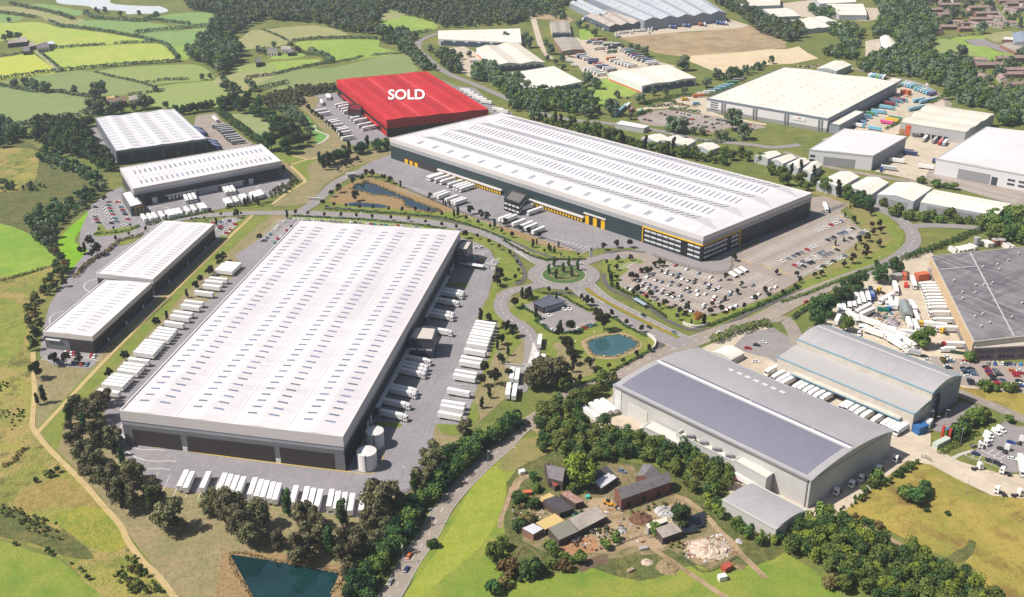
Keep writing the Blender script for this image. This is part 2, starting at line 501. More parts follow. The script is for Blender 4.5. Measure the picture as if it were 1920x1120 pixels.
# ================================================================== base ground to the horizon
g = MB()
g.quad((-9000, -1500, 0), (9000, -1500, 0), (9000, 16000, 0), (-9000, 16000, 0))
tag(g.build('ground', grass_base), 'rough green grassland all around the industrial estate', 'ground', None, 'structure')
def fields():
    A = [
     ('pale field beside the far left yellow field', fD, 2, [(-40,28),(35,27),(45,33),(15,45),(-40,46)]),
     ('long yellow green field right of the upper left farm', fB, 2, [(-40,47),(30,43),(75,42),(110,52),(140,55),(200,63),(278,76),(268,79),(215,83),(130,90),(80,95),(60,80),(30,74),(-40,80)]),
     ('large yellow green field below the upper left farm track', fB, 2, [(82,97),(200,85),(288,82),(312,90),(333,112),(320,116),(230,122),(120,133),(108,128)]),
     ('yellow field left of the farm track', M('straw_yellow_field', (186, 190, 82), .95, [(60, (178, 188, 78), .42, .62)]), 2, [(-40,112),(0,108),(60,100),(66,104),(106,136),(60,142),(-40,154)]),
     ('deep green field under the lakeside hedge', fD, 2, [(120,50),(170,38),(250,40),(340,52),(300,60),(255,63),(215,62),(165,53)]),
     ('green field left of the dark wood', fD, 2, [(255,67),(330,58),(400,54),(395,80),(330,88),(290,78)]),
     ('small green field between lake and wood', fD, 2, [(285,33),(350,24),(418,28),(395,50),(340,48),(300,38)]),
     ('bright triangular field left of the round copse', fE, 2, [(322,90),(345,86),(375,87),(362,100),(350,112),(343,116),(333,104)]),
     ('broad grey green field with a hedge point on the right', fC, 2, [(-40,160),(0,154),(115,136),(170,134),(292,163),(270,172),(230,178),(170,180),(100,168),(60,160),(20,158)]),
     ('striped pale field below the long dark hedge', fA, 2, [(180,134),(340,121),(382,127),(402,145),(395,150),(300,157),(285,159)]),
     ('big grey green field above the dark tree belt', fC, 2, [(-40,158),(50,167),(165,184),(178,196),(188,212),(170,222),(90,230),(60,240),(30,235),(-40,228)]),
     ('pale meadow behind the upper left warehouse', fA, 2, [(245,182),(300,162),(395,152),(425,155),(418,170),(440,178),(460,190),(430,200),(330,206),(290,200)]),
     ('narrow brown strip beside the lake fields', fF, 2, [(-40,12),(60,15),(110,30),(160,38),(120,49),(90,42),(65,28),(-40,24)]),
     ('pale green patch above the brown strip', fD, 2, [(60,10),(85,8),(150,20),(160,27),(120,30),(70,17)]),
     ('bright green field beside the country lane', fE, 2, [(552,80),(600,76),(705,74),(710,88),(745,98),(735,104),(700,108),(622,119),(600,105),(580,98)]),
     ('wide grey green field behind the red building', fC, 2, [(625,127),(720,105),(760,103),(775,120),(782,134),(725,141),(640,149),(630,160),(590,163),(540,170),(470,162),(450,150),(560,130)]),
     ('tan field below the wood', fF, 2, [(498,56),(590,48),(648,62),(640,68),(560,74),(545,79),(500,62)]),
     ('small tan field with hedges near the hamlet', fF, 2, [(470,58),(498,60),(545,80),(480,92),(450,80)]),
     ('clear green field cut into the wood', fE, 2, [(695,50),(757,30),(817,45),(810,57),(760,66),(720,60)]),
     ('brown clearing in the scrubby wood', fF, 2, [(705,36),(725,20),(762,26),(732,38)]),
     ('bright paddock below the hamlet', fE, 2, [(503,118),(600,111),(580,122),(520,133)]),
     ('narrow paddock beside the hamlet', fE, 2, [(513,106),(560,100),(573,104),(550,110),(510,111)]),
     ('pale field left of the paddock', fA, 2, [(470,120),(503,118),(520,134),(478,145),(440,140),(430,132)]),
     ('tan green field between wood and hamlet', fF, 2, [(412,88),(475,66),(482,90),(440,93),(415,97)]),
     ('tan verge right of the round copse', fF, 2, [(400,150),(430,140),(520,136),(500,150),(470,165),(460,180),(440,176),(415,165)]),
     ('lime field in front of the left industrial yard', lime, 2, T(0,280,4,[(430,700),(470,640),(600,520),(700,440),(760,420),(900,330),(800,570),(620,600),(560,700),(660,740),(640,820),(520,920),(490,880),(440,780)])),
     ('bright green pasture at the left edge', M('left_pasture', (126, 160, 54), .95, [(40, (144, 168, 64), .42, .62), (9, (112, 146, 50), .45, .7, .8), (2, (98, 128, 46), .5, .75, .6)]), 2, [(-60,420),(0,420),(50,437),(85,465),(106,488),(95,500),(40,517),(-60,530)]),
     ('olive pasture at the left edge below the hedge', olive, 2, [(-60,532),(40,520),(105,495),(120,505),(100,540),(75,575),(60,620),(64,700),(20,720),(-60,760)]),
     ('marshy scrub ground at the left edge', scrub_g, 2, [(-60,240),(40,260),(80,285),(150,330),(200,345),(205,370),(150,400),(110,440),(100,470),(60,440),(0,418),(-60,415)]),
     ('pale dry grass in the marsh at the left edge', olive, 3, [(-60,285),(60,280),(72,310),(60,345),(20,360),(-60,350)]),
     ('rough olive grass along the bottom left path', olive, 2, [(-60,750),(0,730),(62,700),(62,800),(110,850),(180,925),(235,1000),(300,1085),(330,1130),(180,1130),(150,1080),(100,1040),(0,1010),(-60,1010)]),
     ('straw brown patch on the lower left slope', M('straw_grass', (160, 138, 80), .95, [(14, (138, 126, 62), .42, .6), (4, (176, 154, 96), .46, .68, .8), (1.2, (108, 98, 52), .5, .72, .7)], bump=(1.2, .8, .7)), 3, T(0,840,4,[(100,400),(200,290),(440,230),(600,300),(740,440),(600,450),(400,440),(250,480),(150,450)])),
     ('yellow green hummock on the lower left slope', M('yellow_tussock', (150, 148, 56), .95, [(12, (128, 138, 52), .42, .6), (3, (166, 156, 70), .46, .68, .8), (1.2, (104, 104, 44), .5, .72, .7)], bump=(1.2, .8, .7)), 4, T(0,840,4,[(400,520),(620,440),(800,480),(900,600),(960,720),(820,790),(680,740),(520,640)])),
     ('dark olive band on the lower left slope', scrub_g, 3, T(0,840,4,[(-60,440),(100,460),(220,520),(480,640),(640,740),(700,830),(560,830),(420,790),(250,720),(-60,640)])),
     ('greener rough grass on the upper left slope', M('left_rough_green', (136, 146, 62), .95, [(16, (152, 148, 70), .42, .6), (5, (108, 122, 50), .46, .68, .8), (1.2, (96, 106, 46), .5, .72, .7)], bump=(1.2, .8, .7)), 3, T(0,560,4,[(-60,30),(120,20),(180,160),(190,280),(120,420),(-60,520)])),
     ('yellow green strip of pasture along the road', M('yellow_pasture', (152, 160, 58), .95, [(16, (140, 154, 54), .42, .6), (5, (166, 166, 74), .46, .68, .8), (1.2, (112, 126, 46), .5, .72, .7)], bump=(1.0, .6, .5)), 3, T(480,840,4,[(1640,260),(1800,130),(1880,330),(1760,640),(1560,860),(1400,980),(1260,1130),(1100,1130),(1330,820),(1500,520)])),
     ('bright green pasture in the bottom left corner', fresh, 2, [(-60,1012),(0,1013),(60,1035),(110,1050),(150,1085),(200,1130),(200,1200),(-60,1200)]),
     ('golden rough meadow in the bottom right corner', gold, 2, [(1570,970),(1650,900),(1735,868),(1790,895),(1860,930),(1990,942),(2010,1180),(1880,1180),(1830,1070),(1760,1040),(1640,985)]),
     ('bright green pasture along the country road', fresh, 2, [(950,850),(975,825),(1015,818),(1040,830),(1000,880),(960,920),(950,1000),(960,1060),(1000,1090),(1100,1060),(1200,1080),(1240,1200),(770,1200),(770,1100),(800,1030),(850,960),(900,895)]),
     ('green pasture at the bottom centre right', fresh, 2, [(1200,1060),(1290,1050),(1400,1040),(1480,1040),(1590,1130),(1600,1200),(1240,1200)]),
     ('farm ground of grass and weeds', scrub_g, 2, [(950,905),(1040,825),(1150,860),(1330,900),(1410,980),(1480,1020),(1420,1060),(1300,1060),(1200,1090),(1080,1060),(1000,1090),(960,1060),(945,980)]),
     ('grassy strip of rough meadow by the estate road', gold, 2, [(1800,725),(1830,720),(1990,745),(1990,800),(1880,770),(1800,738)]),
     ('school playing field of mown green', fE, 3, T(1700,0,5.895,[(490,430),(850,400),(860,430),(640,445),(720,500),(880,510),(1000,570),(1210,610),(1200,640),(900,670),(700,560)])),
     ('pale rough field beside the playing field', fA, 3, T(1700,0,5.895,[(270,450),(480,440),(700,560),(900,670),(680,680),(480,680),(350,650),(300,540)])),
     ('brown fallow patch by the playing field', fF, 3, T(1700,0,5.895,[(190,590),(280,555),(320,600),(360,660),(420,680),(280,700),(190,650)])),
     ('brown grass beside the school', fF, 3, T(1700,0,5.895,[(850,390),(1000,360),(1170,350),(1160,420),(1060,450),(980,470),(900,430)])),
     ('green park strip at the far right', fE, 3, T(1700,0,5.895,[(1140,220),(1300,190),(1400,190),(1400,270),(1230,280)])),
    ]
    for lab, m, lv, p in A: sheet('field', lab, p, m, lv, 3, cat='field')
fields()
# water
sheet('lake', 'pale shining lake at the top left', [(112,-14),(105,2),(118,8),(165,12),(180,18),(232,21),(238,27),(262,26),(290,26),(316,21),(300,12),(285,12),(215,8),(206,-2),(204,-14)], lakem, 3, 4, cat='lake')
# ------------------------------------------------------------------ business park ground
sheet('meadow', 'brown meadow around the large front warehouse', [(332,1130),(300,1080),(240,1000),(190,932),(130,868),(68,808),(64,720),(62,690),(90,660),(210,640),(300,555),(430,440),(510,402),(560,402),(700,500),(980,560),(1000,700),(900,790),(820,880),(740,960),(690,1030),(650,1070),(600,1200),(400,1200)], mead, 2, cat='meadow')
sheet('lawn', 'long mown lawn strip beside the sandy path', [(70,803),(150,715),(215,655),(312,560),(385,492),(450,425),(470,408),(515,403),(490,418),(445,458),(400,500),(345,552),(258,648),(192,715),(123,792),(110,838),(105,848)], lawn, 3, cat='lawn')
sheet('yard', 'grey paved truck yard around the large front warehouse', [(565,400),(530,412),(500,440),(440,480),(455,500),(400,560),(340,585),(307,612),(250,674),(207,716),(190,748),(200,790),(228,840),(243,872),(310,914),(690,975),(725,936),(770,920),(800,866),(813,822),(815,798),(869,796),(886,752),(905,697),(920,652),(933,618),(931,604),(893,600),(898,585),(914,558),(925,520),(929,492),(920,470),(900,455),(870,432),(720,404)], yardm, 4, cat='yard')
sheet('verge', 'green verge along the right side of the truck yard', [(927,522),(916,560),(900,588),(896,599),(935,603),(935,620),(922,654),(907,699),(888,753),(871,798),(818,797),(828,812),(852,818),(868,806),(885,780),(905,750),(932,710),(952,672),(976,645),(974,628),(948,602),(934,572),(928,545),(960,530),(984,520),(975,500),(955,478),(925,462),(905,450),(905,462),(925,470),(932,490),(928,520)], lawn, 5, cat='verge')
sheet('meadow', 'brown planting bed in the verge right of the truck yard', T(480,560,4,[(1650,800),(1640,740),(1690,640),(1740,540),(1790,420),(1830,330),(1870,300),(1890,380),(1860,500),(1800,660),(1760,760),(1700,830)]), mead, 6, 3, cat='meadow')
sheet('lawn', 'small rounded lawn at the end of the trailer row', T(480,560,4,[(1360,940),(1540,955),(1600,900),(1660,830),(1680,900),(1600,990),(1500,1025),(1400,1010),(1355,965)]), lawn, 7, cat='lawn')
sheet('grass_island', 'rounded grass island near the two white tanks', T(480,560,4,[(900,925),(1070,930),(1098,950),(1080,970),(1000,968),(880,945)]), lawn, 6, cat='grass')
sheet('grass_island', 'rounded grass island by the far right dock', T(480,280,4,[(1440,1000),(1560,1003),(1597,1020),(1580,1038),(1500,1035),(1430,1030)]), lawn, 6, cat='grass')
sheet('yard', 'grey yard around the two long left warehouses', [(75,668),(80,620),(92,575),(118,530),(140,500),(165,470),(148,455),(152,430),(172,385),(205,360),(228,350),(250,380),(262,384),(330,366),(480,333),(535,322),(556,338),(530,362),(500,372),(450,384),(400,395),(300,418),(400,420),(425,408),(455,408),(440,428),(412,452),(300,555),(182,668),(178,685),(165,692),(100,685)], yardm, 4, cat='yard')
sheet('verge', 'green strip between left warehouse and lawn', T(0,280,4,[(1700,700),(1640,700),(1660,640),(1740,560),(1810,530),(1830,510),(1880,500),(1800,600)]), lawn, 5, cat='verge')
for p, lab in (([(710,640),(720,630),(850,610),(1030,575),(1040,600),(980,620),(860,645),(715,658)], 'hedged verge along the left estate road'),
               ([(740,560),(760,555),(800,610),(1030,570),(990,590),(800,620),(720,628)], 'grass tip at the end of the left car park'),
               ([(890,690),(1060,650),(1100,640),(1000,700),(890,730)], 'grass strip left of the long warehouse'),
               ([(1110,580),(1220,545),(1590,470),(1600,475),(1240,560),(1130,590)], 'verge below the parked white trailers'),
               ([(1690,440),(1920,405),(2000,400),(2000,420),(1920,440),(1720,450)], 'verge beside the gate of the trailer yard')):
    sheet('verge', lab, T(0,280,4,p), lawn, 6, cat='verge')
sheet('meadow', 'brown strip between lawn and truck yard', [(345,556),(400,503),(447,460),(495,418),(520,402),(556,408),(500,436),(440,476),(450,498),(398,556),(335,580),(300,608),(245,668),(205,708),(195,722),(190,718),(258,652)], mead, 3, cat='meadow')
sheet('meadow', 'brown rough meadow left of the red building', T(400,150,5.6,[(700,840),(850,800),(960,780),(940,740),(1000,690),(1110,680),(1190,640),(1210,580),(1100,480),(960,330),(880,280),(950,170),(1110,180),(1060,300),(1380,640),(1450,720),(1640,740),(1900,740),(1900,800),(1500,900),(1200,1080),(1000,1300),(760,1330),(620,1330),(960,1060),(760,1000)]), mead, 3, cat='meadow')
sheet('lawn', 'green lawn where two sandy footpaths meet', T(400,150,5.6,[(620,750),(830,790),(990,830),(1110,815),(1090,840),(990,900),(980,960),(1020,1020),(960,1090),(640,1310),(560,1330),(900,1110),(950,1060),(810,900),(700,830)]), lawn, 4, cat='lawn')
sheet('field', 'enclosed grey green paddock ringed by trees', T(400,150,5.6,[(165,360),(390,360),(700,520),(640,560),(560,660),(520,650),(400,570)]), M('paddock_grass', (142, 152, 102), .95, [(20, (150, 158, 108), .42, .62)]), 3, cat='field')
sheet('lawn', 'green glade beside the curved pale path', T(400,150,5.6,[(960,390),(1010,400),(1060,500),(1160,560),(1205,590),(1160,650),(1090,670),(1050,560),(980,480)]), M('glade_grass', (110, 156, 78), .95), 4, 3, cat='lawn')
sheet('yard', 'grey trailer yard left of the red building', T(480,0,4,[(440,820),(480,740),(420,715),(580,698),(600,700),(620,700),(1000,1020),(1000,1040),(900,1050),(760,1105),(660,1060),(560,950),(440,840)]), yardm, 4, cat='yard')
sheet('yard', 'grey trailer yard right of the red building', T(480,0,4,[(1330,560),(1500,650),(1640,660),(1780,790),(1930,850),(1900,880),(1700,830),(1400,600)]), yardm, 4, cat='yard')
sheet('yard', 'pinkish trailer yard right of the upper left warehouse', T(0,0,4,[(1470,870),(1620,850),(1660,910),(1850,1050),(1900,1080),(1800,1130),(1640,1130),(1450,960)]), carp, 4, cat='yard')
sheet('yard', 'grey apron left of the upper left warehouse', T(0,0,4,[(655,970),(720,955),(760,980),(900,1220),(850,1240),(700,1050)]), yardm, 4, cat='yard')
sheet('yard', 'grey truck yard along the yellow doors of the largest warehouse', [(655,335),(680,312),(700,302),(735,290),(1000,360),(1320,470),(1330,505),(1290,503),(1240,484),(1207,465),(1120,466),(1090,475),(1010,447),(960,430),(880,405),(805,372),(755,352),(730,332),(692,322),(670,330)], yardm, 4, cat='yard')
sheet('meadow', 'reed bank around the upper ponds', T(480,280,4,[(540,390),(640,290),(740,240),(850,215),(960,240),(1200,330),(1400,420),(1500,440),(1920,600),(2120,640),(2440,740),(2460,760),(2200,780),(1980,690),(1700,590),(1500,490),(1390,480),(1000,450),(660,430)]), bank, 3, cat='meadow')
sheet('verge', 'green verge with round trees along the curved estate road', [(603,387),(625,381),(645,384),(735,391),(805,400),(850,398),(905,415),(960,440),(1010,460),(1090,478),(1100,486),(1060,490),(1035,488),(1000,477),(960,458),(905,435),(830,412),(755,402),(655,398),(610,393)], lawn, 4, cat='verge')
sheet('verge', 'green verge between the estate road and the front warehouse', [(540,404),(560,406),(640,408),(720,414),(790,420),(850,430),(905,449),(935,462),(925,468),(880,450),(800,434),(700,424),(600,415),(545,412)], lawn, 5, cat='verge')
sheet('pond', 'long dark pond in front of the largest warehouse', T(480,280,4,[(710,300),(760,265),(850,253),(1000,310),(1150,370),(1300,430),(1390,467),(1260,466),(1120,430),(1110,395),(1060,370),(950,347),(880,347),(800,322)]), water, 5, 3, cat='pond')
sheet('pond', 'small oval pond beside the estate road', T(480,280,4,[(690,412),(720,401),(800,402),(900,410),(980,425),(960,441),(870,440),(760,432),(700,427)]), water, 5, 3, cat='pond')
sheet('lawn', 'lawn around the car park in front of the largest warehouse', [(1128,505),(1140,487),(1170,474),(1205,466),(1240,485),(1320,520),(1450,560),(1520,520),(1600,470),(1640,440),(1590,392),(1630,380),(1668,405),(1695,440),(1688,466),(1652,490),(1600,511),(1500,547),(1420,587),(1345,613),(1310,618),(1270,608),(1215,582),(1165,552),(1135,528)], lawn, 2, cat='lawn')
sheet('meadow', 'brown wooded bank at the right end of the car park', [(1500,528),(1560,492),(1606,455),(1622,435),(1585,383),(1520,362),(1500,350),(1560,365),(1625,388),(1660,425),(1672,450),(1650,470),(1590,497),(1530,522)], M('dry_bank', (150, 138, 86), .96, [(16, (134, 136, 74), .42, .62), (2, (124, 110, 66), .45, .7, .8), (.6, (176, 160, 108), .55, .75, .5)], bump=(.8, .6, .5)), 3, cat='meadow')
sheet('car_park', 'large car park in front of the largest warehouse', [(1120,480),(1145,476),(1205,466),(1250,488),(1290,500),(1320,502),(1520,408),(1520,385),(1512,372),(1545,368),(1592,384),(1575,396),(1622,436),(1600,462),(1560,489),(1510,517),(1480,538),(1440,557),(1390,577),(1330,592),(1300,588),(1262,577),(1220,562),(1190,548),(1158,537),(1162,520),(1180,505),(1150,492)], carp, 4, cat='car park')
sheet('paving', 'grey curved forecourt at the corner of the largest warehouse', T(960,280,4,[(900,770),(990,730),(1440,860),(1700,720),(1920,600),(1920,640),(1680,760),(1630,830),(1640,890),(1590,930),(1470,920),(1250,850),(1050,790)]), M('forecourt_paving', (150, 144, 144), .9), 5, cat='paving')
sheet('access_road', 'grey access strip along the right wall of the largest warehouse', T(1440,280,4,[(-60,650),(300,500),(330,480),(560,420),(580,428),(330,540),(-60,705)]), M('access_strip', (140, 133, 132), .9), 5, cat='road')
sheet('lawn', 'grassy tongue with round trees left of the big car park', T(1140,480,6,[(-60,60),(100,30),(250,10),(400,60),(390,85),(250,90),(130,170),(120,260),(130,340),(300,410),(480,500),(740,600),(1060,690),(1080,760),(850,760),(640,690),(450,580),(250,490),(60,380),(-20,300)]), lawn, 5, cat='lawn')
sheet('lawn', 'lawn around the cafe and the oval pond', T(960,540,6,[(-60,330),(-20,240),(100,120),(270,50),(400,70),(560,90),(700,120),(800,120),(1010,240),(1100,330),(1300,450),(1500,540),(1620,600),(1690,690),(1600,760),(1000,1040),(760,1100),(560,1080),(420,960),(405,800),(350,600),(290,480),(180,390),(60,340)]), lawn, 4, cat='lawn')
sheet('car_park', 'grey car park around the small cafe', T(960,540,6,[(120,200),(250,160),(380,90),(530,90),(720,190),(860,275),(960,300),(950,380),(850,440),(700,500),(460,510),(330,410),(260,370),(300,350),(280,310),(130,230)]), asph, 5, cat='car park')
sheet('meadow', 'brown meadow patch left of the oval pond', T(960,540,6,[(460,650),(530,610),(620,610),(680,700),(740,780),(830,800),(930,850),(940,930),(880,980),(760,1010),(650,1000),(560,880),(510,800),(510,720)]), mead, 5, 3, cat='meadow')
sheet('gravel_bank', 'gravel rim of the oval pond', T(960,540,6,[(780,610),(900,548),(1150,500),(1300,520),(1440,600),(1462,650),(1400,710),(1200,795),(1050,805),(900,780),(830,720)]), M('gravel', (172, 152, 122), .95, [(.8, (168, 142, 112), .42, .65)]), 5, 3, cat='bank')
sheet('pond', 'oval blue green pond beside the cafe', T(960,540,6,[(835,615),(930,572),(1100,537),(1230,530),(1400,600),(1425,640),(1380,680),(1200,770),(1050,778),(900,752)]), teal, 6, 3, cat='pond')
sheet('meadow', 'reed bank around the bottom pond', [(400,1150),(415,1040),(430,1033),(520,1038),(645,1062),(650,1085),(640,1150)], bank, 3, cat='meadow')
sheet('pond', 'deep teal pond at the bottom edge', [(431,1040),(520,1053),(636,1076),(622,1112),(606,1190),(505,1190),(470,1110)], M('dark_teal_water', (14, 48, 52), 0.03, [(20, (22, 62, 64), .4, .65), (4, (12, 42, 48), .45, .7, .6)], spec=1.0, bump=(1.5, .06, .05)), 4, cat='pond')
# ------------------------------------------------------------------ older estate ground
for lab, m, lv, p in [
  ('pale concrete yard around the solar roofed warehouse', conc, 3, [(1085,793),(1100,770),(1150,742),(1300,660),(1380,625),(1430,612),(1490,640),(1600,690),(1745,795),(1745,835),(1700,865),(1575,965),(1520,985),(1500,1000),(1400,965),(1330,875),(1250,830),(1180,805),(1110,803)]),
  ('worn lorry park beside the barrel roofed warehouse', asph, 4, [(1375,650),(1400,625),(1450,615),(1500,645),(1500,668),(1470,690),(1440,672),(1400,662)]),
  ('pale concrete lorry yard of the old factory', conc, 3, [(1535,612),(1550,590),(1580,565),(1640,510),(1690,488),(1745,470),(1800,560),(1832,680),(1990,690),(1990,745),(1805,727),(1750,702),(1570,625)]),
  ('worn car park beside the old factory', carp, 4, [(1735,668),(1832,676),(1990,686),(1990,742),(1880,735),(1800,722),(1770,705)]),
  ('shaded service yard behind the barrel roofed warehouse', asph, 4, [(1740,800),(1800,755),(1825,760),(1840,775),(1815,790),(1760,812)]),
  ('pale concrete road past the golden meadow', conc, 4, [(1690,862),(1740,835),(1760,845),(1800,866),(1880,890),(1990,892),(1990,942),(1860,930),(1800,902),(1745,872)]),
  ('grey lorry park at the right edge', asph, 4, [(1828,848),(1850,815),(1885,790),(1905,800),(1990,800),(1990,890),(1885,886),(1870,870)]),
  ('pale concrete yard with blue trailers', conc, 3, [(1540,262),(1600,245),(1690,155),(1700,150),(1745,165),(1785,195),(1760,220),(1700,232),(1688,250),(1640,268),(1600,272)]),
  ('pale concrete apron between the white warehouses', conc, 3, [(1640,322),(1700,262),(1720,240),(1850,255),(1780,285),(1755,300),(1750,328),(1720,340),(1680,330)]),
  ('worn car park before the large white warehouse', carp, 3, [(1740,320),(1760,318),(2000,380),(2000,400),(1900,385),(1800,355),(1735,335)]),
  ('car park before the cream roofed warehouse', carp, 3, T(1180,180,7.385,[(100,280),(320,210),(600,190),(900,250),(1130,280),(1500,350),(1800,400),(1900,440),(1700,470),(1400,440),(1100,520),(900,470),(600,430),(350,420),(150,370)])),
  ('pale concrete truck apron left of the cream roofed warehouse', conc, 3, T(1180,180,7.385,[(100,180),(280,150),(600,70),(720,10),(900,-10),(1100,20),(1150,100),(1080,200),(1300,280),(1900,390),(1880,410),(1200,290),(900,240),(600,170),(300,190),(100,210)])),
  ('broad strip of bare brown earth', bare, 3, T(960,0,4,[(800,290),(1000,260),(1400,240),(1800,190),(1930,250),(2060,320),(2050,360),(1700,400),(1300,430),(1080,400),(900,320)])),
  ('sandy cleared plot', sand, 3, T(960,0,4,[(1340,420),(1700,395),(1930,370),(2060,370),(2150,350),(2220,400),(2300,440),(2100,480),(1900,490),(1570,555),(1450,510),(1330,460)])),
  ('pale lorry park of the haulage depot', conc, 3, T(960,0,4,[(380,420),(480,280),(540,300),(800,320),(850,360),(960,420),(1080,460),(1240,500),(1180,500),(740,560),(700,600),(560,580),(480,480)])),
  ('pale apron below the grey ridged sheds', conc, 3, T(960,0,4,[(760,260),(800,230),(1000,195),(1640,150),(1780,190),(1700,215),(1300,240),(1000,265),(820,285)])),
  ('pale track down to the haulage depot', conc, 3, T(960,0,4,[(130,110),(170,100),(210,250),(260,400),(320,440),(260,440),(190,330)])),
  ('green lawn beside the white flat roofed building', fE, 3, T(960,0,4,[(480,680),(640,640),(670,590),(740,590),(940,690),(900,720),(800,740),(690,790),(600,760),(520,710)])),
  ('pale yard of the far white sheds', conc, 3, T(1440,0,4,[(0,40),(330,0),(640,40),(720,60),(840,60),(850,140),(740,160),(250,130),(180,110)])),
  ('pale yard with stacked goods beside the small barrel shed', conc, 3, T(1440,0,4,[(730,310),(840,290),(860,420),(830,450),(730,440)])),
  ('pale yard of the white shed by the country lane', conc, 3, T(480,0,4,[(1370,370),(1560,350),(1700,420),(1740,520),(1640,600),(1540,540),(1480,460)])),
  ('bare earth and litter around the farm buildings', M('farm_ground', (142, 128, 94), .95, [(9, (112, 108, 62), .42, .58), (3, (164, 142, 112), .46, .66, .9), (1, (96, 88, 60), .5, .72, .8), (.5, (190, 174, 150), .58, .74, .7)], bump=(.8, .8, .5)), 3, T(960,840,4,[(60,560),(180,360),(300,330),(560,350),(640,260),(720,120),(920,130),(960,280),(1200,330),(1320,420),(1480,580),(1660,700),(1700,820),(1480,920),(1300,830),(1180,760),(1060,800),(760,830),(560,860),(380,830),(200,760),(80,700)])),
  ('bare farmyard earth between the barns', dirt, 4, T(960,840,4,[(520,480),(600,380),(720,370),(780,460),(900,520),(1060,470),(1200,420),(1290,400),(1330,480),(1100,640),(1180,700),(1130,760),(900,740),(760,790),(620,790),(420,780),(340,730),(300,700),(560,620),(700,600),(720,520)])),
  ('red earth cattle pen', M('red_earth', (178, 134, 98), .95, [(3, (156, 114, 80), .42, .65)]), 5, T(960,840,4,[(350,730),(480,660),(560,650),(640,700),(640,780),(480,810),(360,790)])),
  ('muddy cattle gateway', M('dark_mud', (116, 98, 78), .95, [(4, (96, 80, 64), .42, .65), (1, (132, 116, 92), .5, .7, .5)]), 4, T(960,840,4,[(560,840),(640,810),(720,800),(730,880),(640,880),(520,940),(470,890)])),
  ('rubble strewn patch of pale earth', dirt, 4, T(960,840,4,[(1270,720),(1340,690),(1560,660),(1650,720),(1690,800),(1560,840),(1400,880),(1310,800)])),
  ('tarmac school playground', asph, 4, T(1700,0,5.895,[(640,445),(850,430),(960,480),(1040,500),(1210,590),(1100,590),(900,520),(740,510)])),
  ('pale stony strip beside the bottom right wood', dirt, 3, T(1440,840,4,[(690,570),(820,620),(960,690),(1080,760),(1170,820),(1100,830),(960,760),(860,700),(760,640)])),
  ('dark rough patch in the golden meadow', scrub_g, 3, T(1440,840,4,[(1340,830),(1400,780),(1480,740),(1510,690),(1560,710),(1545,790),(1480,850),(1400,860)])),
  ('ploughed earth corner above the farmhouse', M('tan_grass', (146, 134, 84), .95, [(8, (128, 126, 70), .42, .62), (1.5, (164, 148, 100), .5, .7, .6)]), 3, [(945,850),(975,825),(1010,820),(1040,832),(1030,850),(990,868),(960,885),(935,880)]),
  ('brown waste patch beside the pale track', bare, 3, T(960,0,4,[(140,90),(260,80),(380,110),(470,150),(420,180),(280,150),(150,140)])),
  ('bright lawn below the pale grey shed', fE, 3, T(960,0,4,[(500,225),(560,215),(640,270),(690,285),(560,300),(510,300)])),
]: sheet('yard' if 'yard' in lab or 'apron' in lab or 'park' in lab else 'ground_patch', lab, p, m, lv, cat='ground')
# ================================================================== roads
RB = MB()      # all painted lines share one sheet
zr, zm = 7, 8
def rd(lab, pts, w, mat, lvl=zr, centre=None, edge=False, name='road', cat='road', tile=None):
    if tile: pts = T(*tile, pts)
    road(name, lab, pts, w, mat, lvl, cat)
    c = curve(pts, 8)
    if centre: dashes(RB, c, 0, 0.3, centre[0], centre[1], LZ * (lvl + 1) + .02)
    if edge:
        for s in (1, -1): dashes(RB, c, s * (w / 2 - 0.5), 0.2, 1, 0, LZ * (lvl + 1) + .02)
main = [(560,1330),(650,1210),(730,1120),(767,1057),(805,1002),(832,952),(867,910),(905,872),(942,840),(975,806),(1012,781),(1060,748),(1110,725),(1160,703),(1210,676),(1260,656),(1310,637),(1347,624),(1410,605),(1440,592),(1477,572),(1515,552),(1565,532),(1615,513),(1652,499),(1690,478),(1712,455),(1706,430),(1680,407),(1655,394),(1640,385)]
rd('main country road sweeping past the warehouses', main[:16], 8.5, oldroad, centre=(3, 6))
rd('wide main road below the big car park', main[15:24], 13, oldroad, zr, centre=(3, 6))
rd('main road bend at the right edge of the park', main[23:], 11, asph, zr, centre=(3, 6))
rd('estate road leading right from the bend', [(1690,430),(1727,424),(1770,424),(1830,428),(1900,440),(2000,470)], 9, asph, zr - 1)
spine = [(180,462),(215,449),(245,440),(275,427),(320,415),(375,406),(450,401),(480,400),(555,400),(630,402),(730,409),(805,417),(880,431),(930,447),(965,465),(1000,487),(1030,502)]
rd('curved spine road through the business park', spine, 9, asph, zr, centre=(3, 5), edge=True)
rd('left estate road to the upper left units', [(150,462),(185,462),(215,449)], 10, asph, zr)
rd('road from roundabout to the main road junction', [(1085,530),(1122,563),(1185,597),(1235,623),(1290,648)], 19, asph, zr, edge=True)
rd('slip road from the roundabout to the trucks', [(1035,530),(990,540),(955,548),(940,565),(942,585),(960,602),(985,618),(997,640),(997,672),(984,705),(972,735)], 9.5, asph, zr, centre=(3, 3))
rd('access road from roundabout to the car park', [(1080,500),(1110,488),(1145,480),(1175,482)], 9, asph, zr)
rd('short road up to the trailer gate', [(555,402),(585,384),(610,362),(630,343),(655,330),(690,316)], 10, asph, zr - 1)
rd('country lane at the top', [(840,60),(812,66),(786,78),(786,95),(800,108),(826,130),(850,143),(880,155),(917,170),(955,187),(1012,212),(1070,225),(1135,231),(1235,246),(1310,262),(1410,272),(1450,277),(1500,272)], 9, asph, 5)
rd('small road past the far right white warehouse', [(1470,285),(1540,310),(1640,330),(1740,345),(1800,352),(1900,378),(2000,400)], 7, oldroad, 5)
